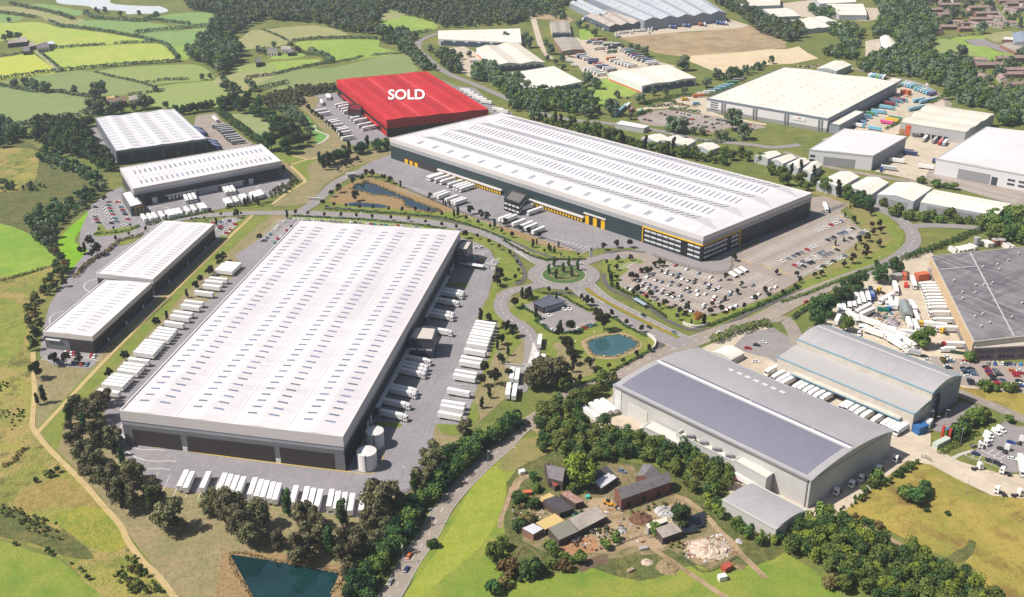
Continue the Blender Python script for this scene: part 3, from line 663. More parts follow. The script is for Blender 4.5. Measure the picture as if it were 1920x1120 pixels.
rd('road past the blue trailers', [(1560,116),(1640,140),(1700,150),(1735,162),(1772,186),(1778,205)], 6, oldroad, 5)
rd('side road by the hedge to the barrel roofed warehouse', [(1440,600),(1470,600),(1486,618),(1496,645)], 9, oldroad, zr - 1)
rd('road down the right edge of the estate', [(1795,735),(1830,750),(1865,763),(1920,787),(2000,820)], 8, oldroad, 6, centre=(3, 6))
rd('road through the housing estate', T(1700,0,5.895,[(930,-60),(950,60),(1000,130),(1080,220),(1200,280),(1330,330)]), 9, oldroad, 5)
rd('footpath of dark tarmac beside the spine road', [(610,389),(700,397),(800,407),(880,424),(930,440),(975,460),(1010,475),(1050,486),(1095,489),(1130,478),(1165,470),(1210,474)], 3, dark_asph, 6, name='footpath', cat='path')
rd('footpath of dark tarmac round the big car park', T(1140,480,6,[(-40,200),(-40,280),(40,380),(200,450),(330,520),(470,590),(600,690),(760,770),(900,825),(1150,830),(1400,740),(1600,640),(1900,510),(2200,380)]), 3.2, dark_asph, 6, name='footpath', cat='path')
rd('footpath of dark tarmac round the oval pond lawn', T(960,540,6,[(330,60),(500,55),(640,60),(800,100),(960,200),(1120,320),(1300,420),(1480,510),(1620,580),(1670,650),(1600,720),(1400,820),(1200,920),(1000,1010),(850,1080),(700,1160)]), 3.2, dark_asph, 6, name='footpath', cat='path')
rd('footpath of dark tarmac round the verge', T(960,280,4,[(20,790),(60,860),(95,920),(85,980),(30,1020)]), 3, dark_asph, 6, name='footpath', cat='path')
rd('straight sandy path on the long lawn', [(474,404),(400,474),(312,561),(200,673),(125,753),(70,812)], 2.6, pathm, 5, name='footpath', cat='path')
rd('sandy boundary path down the left of the park', [(62,660),(64,710),(65,740),(61,792),(66,810),(92,842),(125,875),(160,910),(190,945),(225,985),(240,1015),(265,1050),(300,1085),(330,1125)], 2.8, pathm, 6, name='footpath', cat='path')
rd('zigzag sandy footpath behind the left warehouse', T(400,150,5.6,[(820,790),(990,835),(1110,815)]), 3, pathm, 6, name='footpath', cat='path')
rd('sandy footpath crossing the green lawn', T(400,150,5.6,[(990,835),(820,895),(810,905),(960,1055),(900,1110),(760,1200),(620,1310)]), 3, pathm, 6, name='footpath', cat='path')
rd('pale curved path in the glade', T(400,150,5.6,[(1065,480),(1075,530),(1150,560),(1205,590),(1160,645),(1090,680)]), 2.5, kerbm, 6, name='footpath', cat='path')
rd('farm track between two yellow fields', [(68,95),(85,110),(100,124),(114,135)], 6, M('pale_track', (170, 168, 130), .95), 4, name='track', cat='track')
rd('dirt track along the farm edge', T(960,840,4,[(1220,360),(1320,400),(1460,520),(1560,630),(1640,700),(1720,800),(1800,880),(1900,980)]), 3, dirt, 4, name='track', cat='track')
rd('dirt track across the pasture from the farm', T(960,840,4,[(1040,740),(1120,800),(1240,880),(1400,990),(1600,1120),(1750,1200)]), 2.6, dirt, 4, name='track', cat='track')
rd('pale farm lane to the brick farmhouse', [(1000,800),(1030,822),(1040,832)], 5, dirt, 5, name='track', cat='track')
rd('curving farm drive left of the farmhouse', [(964,920),(970,905),(980,896),(994,893)], 4, dirt, 4, name='track', cat='track')
rd('trodden track up the bright pasture', T(480,840,4,[(1920,300),(1880,420),(1840,520),(1830,600)]), 2.5, dirt, 3, name='track', cat='track')
rd('pale path to the lorry park lawn', T(1740,760,6.222,[(240,660),(330,600),(430,560),(530,535)]), 2, kerbm, 6, name='footpath', cat='path')
cm = curve(main[:16], 8)
KB = MB()
for w0 in (1, -1): ribbon(KB, cm, w0*4.75, w0*4.35, LZ*8 + .03)
tag(KB.build('kerb_lines', kerbm), 'pale kerbs along both sides of the country road', 'kerb', None, 'structure')
# roundabout
RC = G(1057, 516)
def disc(name, lab, r0, r1, mat, lvl, n=64, cat='road', c=RC):
    b = MB()
    for i in range(n):
        a, a2 = 6.28319 * i / n, 6.28319 * (i + 1) / n
        P = lambda r, t: (c[0] + r * math.cos(t), c[1] + r * math.sin(t), LZ * lvl)
        if r0: b.quad(P(r0, a), P(r1, a), P(r1, a2), P(r0, a2))
        else: b.add([(c[0], c[1], LZ * lvl), P(r1, a), P(r1, a2)], [(0, 1, 2)])
    return tag(b.build(name, mat), lab, cat, None, 'structure')
disc('roundabout', 'grey circular carriageway of the roundabout', 0, 25.5, asph, 9)
disc('roundabout_kerb', 'pale kerb ring of the roundabout', 15.2, 15.7, kerbm, 11, cat='kerb')
disc('roundabout_island', 'green centre island of the roundabout', 0, 15.2, M('island_grass', (88, 112, 62), .95, [(2, (76, 98, 52), .42, .65)]), 11, cat='island')
disc('flower_bed', 'tan planted ring on the roundabout island', 8.6, 9.6, bank, 12, cat='bed')
disc('flower_bed', 'small tan inner ring on the roundabout island', 4.0, 4.8, bank, 12, cat='bed')
for k in range(4):
    a0 = k * 1.5708 + 0.5
    c = np.array([[RC[0] + 20.5 * math.cos(a0 + t * .1), RC[1] + 20.5 * math.sin(a0 + t * .1)] for t in range(9)])
    dashes(RB, c, 0, .3, 3, 2, LZ * 10)
road('central_reserve', 'grass and orange planted strip between the two carriageways', [(1098,541),(1122,559),(1185,593),(1235,617),(1273,634)], 3.6, lawn, zr + 2, 'verge')
road('flower_strip', 'orange flower strip along the central reserve', [(1100,541),(1122,558),(1185,592),(1235,616),(1262,629)], 1.4, M('orange_flowers', (170, 128, 30), .95, [(.8, (140, 104, 26), .42, .65)]), zr + 3, 'flowers')
cjn = curve([(1085,530),(1122,563),(1185,597),(1235,623),(1270,638)], 8)
for o in (-5.6, 5.6): dashes(RB, cjn, o, .3, 3, 4, LZ * (zr + 1) + .04)
sheet('hatched_area', 'white hatched triangle beside the parked trailers', T(960,540,6,[(245,610),(290,725),(270,800),(250,880),(165,890)]), hatchm, zr + 1, cat='road marking')
for pts in ([(960,468),(975,474),(997,490),(990,486)], [(1112,553),(1135,567),(1132,570),(1110,556)]):
    sheet('traffic_island', 'thin paved traffic island on the approach to the roundabout, ' + ('left' if pts[0][0] < 1000 else 'right'), pts, hatchm, zr + 1, cat='island')
# bays and yard lines
z4 = LZ * 5 + .02
def bl(tile, L, depth, pitch=2.5, both=True, width=.32, rail=True, z=z4):
    for a, b in L:
        p = T(*tile, [a, b])
        bays(RB, p[0], p[1], depth, z, pitch, width, both, rail)
cpk = (1140, 480, 6)
bl(cpk, [((380,255),(1340,560)), ((430,165),(1430,440)), ((250,330),(1130,620)), ((640,100),(1280,300))], 5, both=True)
bl(cpk, [((130,160),(330,70))], 5, both=False)
bl(cpk, [((1420,590),(1650,490))], 5, both=False)
bl((1360, 380, 6), [((250,660),(1330,150)), ((450,720),(1440,270))], 5)
bl((1360, 380, 6), [((860,720),(1270,510)), ((860,850),(1420,580)), ((1330,430),(1610,310))], 5, both=False)
bl((1360, 380, 6), [((150,920),(400,800)), ((330,980),(540,850))], 5)
bl((960, 280, 4), [((250,660),(600,740))], -14, 3.6, False)
bl((480, 280, 4), [((1120,270),(1330,340)), ((1560,440),(1900,560))], -14, 3.6, False)
bl((160, 340, 6), [((75,310),(150,470)), ((230,290),(340,480)), ((380,220),(490,440))], 5)
bl((160, 340, 6), [((1400,460),(1700,440)), ((1560,600),(1700,480)), ((1480,560),(1560,520))], 5, both=False)
bl((0, 560, 4), [((380,420),(620,450)), ((310,460),(680,510)), ((600,440),(740,470))], 5, both=False)
bl((480, 280, 4), [((270,520),(700,545)), ((700,548),(1260,590)), ((50,690),(190,530)), ((150,680),(270,560))], 5, both=False)
bl((480, 280, 4), [((1640,840),(1740,760)), ((1770,880),(1830,820)), ((1620,740),(1700,750))], 5, both=False)
bl((960, 540, 6), [((330,420),(460,500)), ((700,490),(930,400)), ((390,330),(480,300)), ((540,250),(680,250))], 5, both=False, z=LZ*6)
bl((1440, 840, 4), [((1480,60),(1740,150)), ((1560,0),(1760,100))], 6, 3.2, False)
bl((1440, 560, 4), [((1440,560),(1600,640)), ((1620,520),(1780,660)), ((1660,490),(1920,520))], 5, both=False)
bl((1440, 280, 4), [((1240,190),(1900,370)), ((1200,230),(1880,400))], 5)
bl((1180, 180, 7.385), [((480,310),(900,400)), ((300,330),(700,420)), ((680,230),(1100,340)), ((1000,340),(1300,420))], 5)
def yl(tile, pts, w=.4, mb=RB, z=z4):
    dashes(mb, curve(T(*tile, pts), 6), 0, w, 1, 0, z)
yl((0,560,4), [(930,930),(900,970),(910,1010),(950,1060),(990,1090)])
yl((0,560,4), [(840,950),(830,1000),(850,1050),(900,1110)])
yl((0,560,4), [(870,885),(885,875)])
yl((0,840,4), [(930,10),(980,50),(1060,90),(1160,103),(1240,98),(1320,105)])
yl((0,840,4), [(1000,0),(1060,18),(1160,15),(1240,22)])
yl((0,840,4), [(1030,150),(1080,162),(1180,157),(1280,165)])
yl((0,280,4), [(740,975),(680,985),(630,1020),(640,1055),(700,1085)], .5)
yl((0,560,4), [(480,95),(420,110),(370,150),(375,190)], .5)
yl((480,280,4), [(0,290),(40,260),(110,248),(180,265),(170,300),(110,318),(40,315),(0,300)], .5)
yl((0,280,4), [(1110,460),(1130,440),(1180,432),(1240,435),(1270,450)], .5)
for i in range(9):
    pa, pb = T(0,840,4,[(1190+i*90, 182+i*16), (1120+i*90, 330+i*16)])
    line(RB, G(*pa)[:2], G(*pb)[:2], .25, z4)
for i in range(60):      # bay lines of the left trailer row
    t = i / 59
    a = np.array((446, 494)) * (1 - t) + np.array((222, 745)) * t
    line(RB, G(*a)[:2], G(*a)[:2] + np.array((-14.5, 2.2)), .22, z4)
for i in range(34):
    t = i / 33
    a = np.array((891, 605)) * (1 - t) + np.array((820, 778)) * t
    line(RB, G(*a)[:2], G(*a)[:2] + np.array((15.5, -2.6)), .22, z4)
tag(RB.build('road_markings', paint), 'white painted road and parking lines over all the tarmac', 'road markings', None, 'structure')
YB = MB()
yl((0,840,4), [(1170,0),(1260,8),(1920,98),(2650,186)], .5, YB, z4 + LZ)
yl((480,840,4), [(720,186),(780,198),(860,200),(910,170),(945,110),(955,40)], .4, YB, z4 + LZ)
yl((480,560,4), [(1000,1110),(1000,1080),(960,1050)], .4, YB, z4 + LZ)
for a, b in (((180,650),(300,690)), ((390,700),(520,750)), ((600,770),(730,815)), ((1280,140),(1350,190)), ((1360,250),(1470,295)), ((1190,490),(1290,525))):
    yl((1360,380,6), [a, b], .8, YB)
tag(YB.build('yellow_lines', ypaint), 'yellow painted kerb lines around the yards', 'road markings', None, 'structure')
# ================================================================== building materials
def ribbed(name, rgb, dk, rot, sx, sy, k=.8):
    return M(name, rgb, .5, [(60, dk, .4, .62, .7), (1.6, dk, .44, .66, .8, rot, sx, sy), (9, tuple(c - 6 for c in dk), .5, .7, .6, rot, sx, sy)], k=k)
whiteA = ribbed('white_ribbed_roof_front', (234, 228, 229), (214, 208, 211), -.168, 26, 1)
whiteB = ribbed('white_ribbed_roof_largest', (236, 231, 231), (214, 209, 212), .775, 26, 1)
white = M('white_roof_sheet', (236, 231, 232), 0.5, [(40, (228, 223, 225), .42, .62), (5, (240, 236, 236), .48, .68, .5)], k=.78)
whiteg = M('white_roof_sheet_aged', (240, 232, 216), 0.6, [(30, (228, 218, 202), .42, .62), (4, (244, 238, 226), .48, .68, .5), (1.5, (214, 204, 188), .6, .75, .5)], k=.76)
cream = M('cream_roof_sheet', (246, 241, 229), 0.6, [(30, (238, 231, 216), .42, .62), (3, (226, 218, 202), .52, .7, .7), (7, (222, 214, 198), .55, .7, .6)], k=.78)
greyr = M('grey_roof_sheet', (176, 172, 174), 0.5, [(30, (168, 164, 167), .42, .62), (4, (184, 180, 181), .48, .68, .5)])
steelr = M('blue_grey_roof_sheet', (196, 200, 206), 0.5, [(30, (184, 189, 197), .42, .62), (5, (206, 208, 212), .48, .68, .5)])
agedr = M('weathered_cement_roof', (176, 166, 156), 0.85, [(12, (158, 148, 138), .42, .62), (2, (190, 180, 170), .46, .7, .7), (.7, (136, 126, 114), .56, .74, .6)])
bitum = M('bitumen_roof', (134, 130, 134), 0.85, [(30, (106, 102, 108), .42, .58), (3, (158, 152, 152), .47, .66, .9, .62, 1, 14), (6, (98, 95, 100), .5, .68, .8, .62, 9, 1), (1.5, (90, 87, 90), .6, .75, .7)])
redr = M('red_roof_sheet', (206, 46, 48), 0.6, [(30, (190, 38, 42), .42, .62), (6, (214, 56, 58), .48, .68, .5)])
redl = M('red_rooflight_line', (166, 28, 34), 0.5)
redseam = M('pale_red_seam', (240, 118, 116), 0.5)
redw = M('red_wall_sheet', (190, 30, 36), 0.5)
redd = M('dark_red_panel', (120, 20, 24), 0.6)
fas = M('white_fascia', (226, 218, 216), 0.5)
silver = M('silver_cladding', (176, 177, 181), 0.45, [(8, (168, 169, 174), .42, .62)])
grey2 = M('mid_grey_cladding', (122, 122, 126), 0.55)
grey3 = M('dark_grey_cladding', (78, 80, 86), 0.55)
blackp = M('black_brown_panel', (66, 58, 58), 0.6)
black = M('black_trim', (36, 36, 38), 0.6)
green = M('dark_green_cladding', (52, 68, 70), 0.5)
yellow = M('yellow_door', (240, 190, 22), 0.5)
wdoor = M('white_door', (228, 226, 226), 0.5)
glass = M('window_glass', (58, 70, 84), 0.08, spec=0.8)
blind = M('white_louvre', (224, 224, 226), 0.5)
rl_blue = M('rooflight_blue_grey', (118, 134, 158), 0.35, rand=.3)
rl_grey = M('rooflight_grey', (176, 182, 192), 0.4)
rl_pale = M('rooflight_pale', (204, 206, 212), 0.45)
lgrey = M('light_grey_cladding', (206, 203, 200), 0.55, [(10, (198, 196, 194), .42, .62)])
mgrey = M('grey_panel', (158, 157, 160), 0.55)
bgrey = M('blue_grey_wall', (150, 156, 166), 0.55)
cwall = M('cream_wall', (214, 207, 197), 0.7, [(6, (204, 194, 180), .42, .62)])
brick = M('brown_brick', (160, 122, 106), 0.9, [(3, (142, 108, 94), .42, .62), (.7, (166, 118, 100), .46, .7, .6)])
dbrick = M('red_brown_brick', (134, 92, 80), 0.9, [(3, (114, 78, 68), .42, .62), (.6, (156, 112, 98), .46, .7, .7)])
stone = M('dark_rubble_stone', (96, 84, 78), 0.9, [(1.5, (76, 66, 62), .42, .62), (.5, (120, 106, 98), .48, .7, .6)])
slate = M('grey_slate', (128, 122, 124), 0.8, [(3, (112, 106, 110), .42, .62), (.7, (146, 140, 140), .46, .7, .6)])
dslate = M('dark_felt_roof', (84, 80, 84), 0.85, [(2, (70, 66, 70), .42, .62), (.6, (100, 96, 98), .5, .7, .6)])
tealt = M('teal_trim', (128, 172, 190), 0.5)
solarm = M('solar_cells', (116, 119, 142), 0.25, spec=0.6, rand=.04)
rtile = M('brown_roof_tile', (168, 144, 136), 0.85, [(4, (150, 126, 120), .42, .62)])
ywall = M('buff_panel_wall', (228, 192, 140), 0.7, [(5, (216, 180, 130), .42, .62)])
bluew = M('dark_blue_wall', (74, 88, 116), 0.6)
rust = M('rusty_sheet', (168, 128, 116), 0.8, [(1.2, (150, 84, 64), .48, .62), (.5, (196, 190, 190), .5, .66, .8)])
concr = M('grey_concrete', (170, 166, 162), 0.85)
orange = M('orange_panel', (224, 104, 62), 0.6)
letter = M('white_lettering', (250, 240, 240), 0.6, k=.95)
def rowlights(n, us, v0, v1, lw):
    """lw: length of a light along the row, as a fraction"""
    out = []
    for u0, u1 in us:
        for i in range(n):
            v = v0 + (v1 - v0) * i / (n - 1)
            out.append((u0, u1, v - lw / 2, v + lw / 2))
    return out
def docks(B, i, a0, a1, n, doormat, hood, hoodmat, z0=.9, z1=4.2, proud=1.0, w=3.2, name='dock_door'):
    for k in range(n):
        a = a0 + (a1 - a0) * (k + .5) / n
        d = B.wbox(i, a - w / 2, a + w / 2, z0 - .3, z1 + .4, 'dock_shelter', black, proud)
        B.wbox(i, a - w * .33, a + w * .33, z0, z1, name, doormat, proud + .06, proud - .1, parent=d, link=True)
    if hood: B.wbox(i, a0 - 1, a1 + 1, z1 + .5, z1 + hood, 'canopy', hoodmat, proud + 1.1)
def fix_parent(o, org): pass
# ------------------------------------------------------------------ large front warehouse
A = Bld('warehouse', 'huge white roofed warehouse in the foreground with four roof spans and black front panels', 'warehouse',
        [(224.5,769.5),(642.5,818.8),(862.5,433),(559.5,414)], 20.5, [(0,12.3,grey2),(12.3,14.6,silver),(14.6,20.4,fas)], ('span',4,1.1,'u'), whiteA, [(6.0,fas)], .6)
rl = []
for k in range(4):
    rl += rowlights(41, [(.25*k+.25*.19, .25*k+.25*.345), (.25*k+.25*.57, .25*k+.25*.745)], .042, .955, .0038)
A.lights(rl, rl_blue)
for k in (1, 2, 3): A.patch(.25*k-.0022, .25*k+.0022, .002, .998, t=.2).build('roof_gutter', M('white_gutter', (250,248,248), .5, k=.92), A.o, A.org)
for u0, u1 in ((.04,.265),(.295,.69),(.715,.955)):
    w = A.wlen(0)
    A.wbox(0, u0*w, u1*w, .35, 9.6, 'black_panel', blackp, .1)
A.wbox(0, .003*A.wlen(0), .997*A.wlen(0), 9.9, 12.2, 'dark_band', grey2, .06)
wl = A.wlen(1)
A.wbox(1, .002*wl, .998*wl, .3, 9.8, 'black_panel', M('near_black_wall', (46,42,46), .6), .1)
A.wbox(1, .002*wl, .998*wl, 9.9, 12.2, 'dark_band', grey3, .08)
pod_a = [A.hit(1, 766, 660)[0], A.hit(1, 800, 612)[0]]
d0, d1 = A.hit(1, 706, 782)[0], A.hit(1, 764, 668)[0]
docks(A, 1, d0, d1, 16, wdoor, 1.4, wdoor)
d0, d1 = A.hit(1, 797, 610)[0], A.hit(1, 838, 538)[0]
docks(A, 1, d0, d1, 12, wdoor, 1.4, wdoor)
for px in ((690,806),(696,797),(846,522),(850,514)):
    a = A.hit(1, *px)[0]
    A.wbox(1, a-1.7, a+1.7, .4, 5.4, 'level_door', wdoor, .3)
for u in (.28, .705): A.wbox(0, u*w-1.3, u*w+1.3, .2, 2.6, 'fire_door', wdoor, .3)
def pod(name, label, tops, h, bands, roofmat, wins=(), par=.8):
    p = Bld(name, label, 'office', tops, h, bands, ('flat',), roofmat, [(.5, grey3)], par)
    for i, n, z0, z1, m in wins:
        L = p.wlen(i)
        for k in range(n): p.wbox(i, L*(k+.12)/n, L*(k+.88)/n, z0, z1, 'window', m, .1)
    return p
pod('office_pod', 'dark grey three storey office pod on the right side of the front warehouse', [(766,634),(811,637),(818,614),(779,611)], 13, [(0,13,grey3)], M('pale_pod_roof', (206,198,188), .7), [(0,4,1.2,2.8,glass),(0,3,5.2,6.4,blind),(1,3,5.2,6.4,blind),(1,3,1.2,3,glass)])
pod('office_pod', 'glazed four storey corner office at the far end of the front warehouse', [(856,466),(876,468),(886,452),(865,450)], 14, [(0,14,M('office_grey', (112,116,122), .5))], M('pale_pod_roof', (206,198,188), .7), [(i,4,z,z+1.7,glass) for i in (0,1) for z in (1,4.2,7.4,10.6)])
# ------------------------------------------------------------------ largest warehouse
B = Bld('warehouse', 'largest white warehouse with dark green walls, yellow dock doors and hipped roof spans', 'warehouse',
        [(1318.8,443.8),(1522.5,362),(937.5,211),(731,259)], 19.8, [(0,13,green),(13,19.7,fas)], ('hip',4,3.0,'u',.06), whiteB, [(3.6,fas),(2.6,silver)], .5)
rl = []
for k in range(4):
    big = k in (1, 2, 3)
    rl += rowlights(62, [(.25*k+.25*.60, .25*k+.25*.90)], .075, .925, .0028)
    if k: rl += rowlights(62, [(.25*k+.25*.14, .25*k+.25*.4)], .075, .925, .0024)
for i in range(15):
    v = .1 + .8*i/14
    rl += [(.035,.085,v,v+.0022),(.035,.085,v+.006,v+.0082)]
B.lights(rl, rl_blue)
def bw(p, q, name, m, out=.15, i=3): return B.wpx(i, p, q, name, m, out)
L3 = B.wlen(3)
for x in range(3): 
    p = T(480,280,4,[(1118+x*37,118+x*14),(1118+x*37+20,78+x*14)])
    bw(p[0], p[1], 'yellow_door', yellow)
a0, a1 = B.hit(3, *T(480,280,4,[(1112,116)])[0])[0], B.hit(3, *T(480,280,4,[(1370,180)])[0])[0]
B.wbox(3, a0, a1, .3, 6.4, 'black_panel', blackp, .08)
a0, a1 = B.hit(3, 824, 326)[0], B.hit(3, 941, 368)[0]
docks(B, 3, a0, a1, 26, yellow, 1.6, fas, z1=3.9, w=2.9)
a0, a1 = B.hit(3, 996, 386)[0], B.hit(3, 1094, 421)[0]
docks(B, 3, a0, a1, 18, yellow, 1.6, fas, z1=3.9, w=2.9)
a0, a1 = B.hit(3, 1097, 424)[0], B.hit(3, 1134, 434)[0]
for k in range(5): B.wbox(3, a0+(a1-a0)*k/5, a0+(a1-a0)*(k+.96)/5, .2, 8.2, 'yellow_door' if k % 2 == 0 else 'black_door', yellow if k % 2 == 0 else black, .2)
B.wbox(3, a0-1, a1+1, 8.3, 9.2, 'canopy', fas, 1.2)
def glazing(i, a0, a1, z1, rows):
    B.wbox(i, a0, a1, .2, z1, 'office_front', black, .25)
    for r in range(rows):
        z = .9 + r*(z1-1.2)/rows
        n = 9
        for k in range(n):
            if (k, r) in ((6, 0), (6, 1), (6, 2)): continue
            B.wbox(i, a0+1+(a1-a0-2)*(k+.06)/n, a0+1+(a1-a0-2)*(k+.94)/n, z+1.6, z+2.7, 'louvre', blind, .7)
            B.wbox(i, a0+1+(a1-a0-2)*(k+.06)/n, a0+1+(a1-a0-2)*(k+.94)/n, z, z+1.5, 'window', glass, .32)
a0 = B.hit(3, 1206, 455)[0]
glazing(3, a0, L3-.3, 12.3, 3)
for z0, z1, b0, b1 in ((12.4,13.2,a0-1,L3),(.1,12.4,a0-1.0,a0-.2)): B.wbox(3, b0, b1, z0, z1, 'yellow_frame', yellow, .7)
a1 = B.hit(0, 1385, 450)[0]
glazing(0, .3, a1, 12.3, 3)
for z0, z1, b0, b1 in ((12.4,13.2,0,a1+1),(.1,12.4,a1+.2,a1+1.0)): B.wbox(0, b0, b1, z0, z1, 'yellow_frame', yellow, .7)
for p, q in (((1392,460),(1412,438)),((1432,441),(1499,402))):
    u0, u1 = B.hit(0, *p)[0], B.hit(0, *q)[0]
    B.wbox(0, u0, u1, .2, 8.5, 'black_panel', blackp, .12)
pb = pod('office_pod', 'black office pod between the two rows of yellow docks', [(945,371),(974,381),(987,365),(958,356)], 11, [(0,11,black)], M('dark_pod_roof', (120,116,114), .7), [(0,4,2,3.4,blind),(0,4,6,7.4,blind),(1,3,2,3.4,blind),(1,3,6,7.4,blind)])
# ------------------------------------------------------------------ red building
Cb = Bld('warehouse', 'bright red warehouse with white lettering across its roof', 'warehouse',
         [(725,225),(915.5,205),(799,134),(631,150)], 18, [(0,9,M('black_red_wall', (44,22,24), .6)),(9,12,redw),(12,17.9,redr)], ('span',3,1.2,'u'), redr, [(4.6,redr),(2.4,redw)], .5)
rl = []
for k in range(3): rl += rowlights(30, [(k/3+.06, k/3+.145), (k/3+.19, k/3+.275)], .05, .95, .006)
Cb.lights(rl, redl, t=.12)
for k in (1, 2): Cb.patch(k/3-.003, k/3+.003, .002, .998, t=.25).build('roof_gutter', redseam, Cb.o, Cb.org)
L = Cb.wlen(3)
for a in (.06,.2): Cb.wbox(3, a*L, (a+.1)*L, 1, 8, 'dark_panel', black, .15)
docks(Cb, 3, .12*L, .47*L, 9, redd, 1.6, redr)
docks(Cb, 3, .56*L, .86*L, 9, redd, 1.6, redr)
for k in range(3): Cb.wbox(3, (.89+k*.035)*L, (.915+k*.035)*L, .3, 6, 'red_door', redr, .2)
tc = D.curves.new('sold', 'FONT')
tc.body = 'SOLD'
tc.align_x, tc.align_y = 'CENTER', 'CENTER'
tc.size = 1.0
tc.offset = 0.02
tc.extrude = 0.0
tmp = D.objects.new('tmp', tc)
COL.objects.link(tmp)
dg = bpy.context.evaluated_depsgraph_get()
tm = D.meshes.new_from_object(tmp.evaluated_get(dg))
D.objects.remove(tmp)
co = np.array([v.co[:] for v in tm.vertices])
co[:, 0] -= (co[:, 0].min() + co[:, 0].max()) / 2
co[:, 1] -= (co[:, 1].min() + co[:, 1].max()) / 2
p0, p1, p2, p3 = [G(*p, 19.6) for p in ((726, 176), (798, 176), (762, 186.5), (762, 165.5))]
wx, wy = np.linalg.norm(p1 - p0), np.linalg.norm(p3 - p2)
sx, sy = .95 * wx / np.ptp(co[:, 0]), .9 * wy / np.ptp(co[:, 1])
cc = (p0 + p1) / 2
lean = (p3[0] - p2[0]) / (p3[1] - p2[1])          # the painted letters lean a little, like the roof edges
for v, q in zip(tm.vertices, co): v.co = (cc[0] + q[0]*sx + lean*q[1]*sy - Cb.org[0], (p2[1]+p3[1])/2 + q[1]*sy - Cb.org[1], 18.85)
tm.materials.clear()
tm.materials.append(letter)
mkobj('roof_lettering', tm, Cb.o)
pod('office_pod', 'dark grey office pod with red top on the side of the red building', [(652,204),(676,206),(677,196),(655,194)], 11, [(0,7,M('pod_green', (56,66,66), .5)),(7,11,M('pod_top', (96,30,32), .5))], redd, [(0,3,2,3.4,blind)])
# ------------------------------------------------------------------ left units
Gb = Bld('warehouse', 'long white roofed warehouse with a dark dock wall, behind the left pair of units', 'warehouse',
         [(249.5,354),(527,302),(489,270),(225,314.5)], 16, [(0,9.5,grey3),(9.5,11,grey3),(11,15.9,silver)], ('span',2,1.0,'v'), white, [(3.4,fas),(2.2,silver)], .5)
Gb.lights([(u-.004,u+.004,v0,v1) for v0,v1 in ((.14,.27),(.6,.73)) for u in [.07+.88*i/26 for i in range(27)]], rl_blue)
Gb.lights([(u-.0025,u+.0025,v0,v1) for v0,v1 in ((.4,.46),(.88,.94)) for u in [.07+.88*i/26 for i in range(27)]], rl_grey)
L = Gb.wlen(0)
Gb.wbox(0, .06*L, .97*L, .2, 9.3, 'black_panel', M('near_black_wall', (46,42,46), .6), .1)
def gpx(px): return Gb.hit(0, *px)[0]
a = [gpx(T(0,280,4,[(x, y)])[0]) for x, y in ((1260,390),(1480,340),(1650,300),(1820,275))]
for q0, q1 in ((a[0], a[1]), (a[2], a[3])): docks(Gb, 0, q0, q1, 8, wdoor, 1.3, fas, w=3)
Gb.wbox(0, a[1]+1, a[2]-1, .2, 5.5, 'pale_panel', silver, .3)
for x, y in ((1165,405),(1885,265)):
    q = gpx(T(0,280,4,[(x, y)])[0])
    Gb.wbox(0, q-2, q+2, .2, 5.2, 'level_door', wdoor, .3)
go = Bld('office_block', 'low white roofed office block with yellow framed entrance, left of the dark dock wall', 'office',
         [(243.5,388),(267,382),(245,357),(227,361)], 8.5, [(0,8.5,M('office_grey', (112,116,122), .5))], ('flat',), white, [(1.4,grey2)], .6)
L = go.wlen(0)
for k in range(3): go.wbox(0, L*(.05+.32*k), L*(.29+.32*k), .8, 6.4, 'window', glass, .12)
for z0, z1, b0, b1 in ((6.6,7.1,.36,1),(.1,6.6,.36,.4),(.1,6.6,.68,.72),(.1,6.6,.96,1)): go.wbox(0, b0*L, b1*L, z0, z1, 'yellow_frame', yellow, .6)
Ib = Bld('warehouse', 'square white roofed warehouse with broad pale rooflights, furthest left', 'warehouse',
         [(217.5,283),(387.5,260),(326,204),(179,221)], 14, [(0,13.9,M('slate_blue_wall', (70,82,92), .6))], ('span',3,1.0,'u'), white, [(2.0,M('fascia_blue_grey', (150,160,172), .5))], .5)
Ib.lights([(k/6+.02,k/6+.115,v,v+.04) for k in range(6) for v in [.06+.88*i/11 for i in range(12)]], rl_pale)
L = Ib.wlen(0)
for k in range(6): Ib.wbox(0, (.02+.165*k)*L, (.15+.165*k)*L, .4, 9, 'dark_panel', M('near_black_wall', (46,42,46), .6), .12)
L = Ib.wlen(3)
for k in range(10): Ib.wbox(3, (.03+.095*k)*L, (.09+.095*k)*L, .5, 9, 'window_panel', mgrey, .12)
L = Ib.wlen(1)
docks(Ib, 1, .06*L, .5*L, 8, M('blue_dock_door', (64,84,106), .5), 1.4, M('fascia_blue_grey', (150,160,172), .5))
J1 = Bld('warehouse', 'upper of the two long white roofed units with black right wall', 'warehouse',
         [(180.5,512.5),(286,524),(401,420),(306,414)], 12.5, [(0,7,blackp),(7,8.5,grey3),(8.5,12.4,silver)], ('span',2,.9,'u'), white, [(3.2,fas)], .5)
J2 = Bld('warehouse', 'lower of the two long white roofed units with black right wall', 'warehouse',
         [(81,621),(172.5,631),(283,530.5),(196,525)], 12, [(0,7,blackp),(7,8.5,grey3),(8.5,11.9,silver)], ('span',1,.9,'u'), white, [(3.2,fas)], .5)
J1.lights(rowlights(24, [(k/2+.08,k/2+.19) for k in (0,1)] + [(k/2+.29,k/2+.41) for k in (0,1)], .06, .94, .006), rl_grey)
J2.lights(rowlights(15, [(.2,.36),(.6,.78)], .08, .92, .008), rl_grey)
J1.patch(.497, .503, .002, .998, t=.2).build('roof_gutter', M('white_gutter', (250,248,248), .5), J1.o, J1.org)
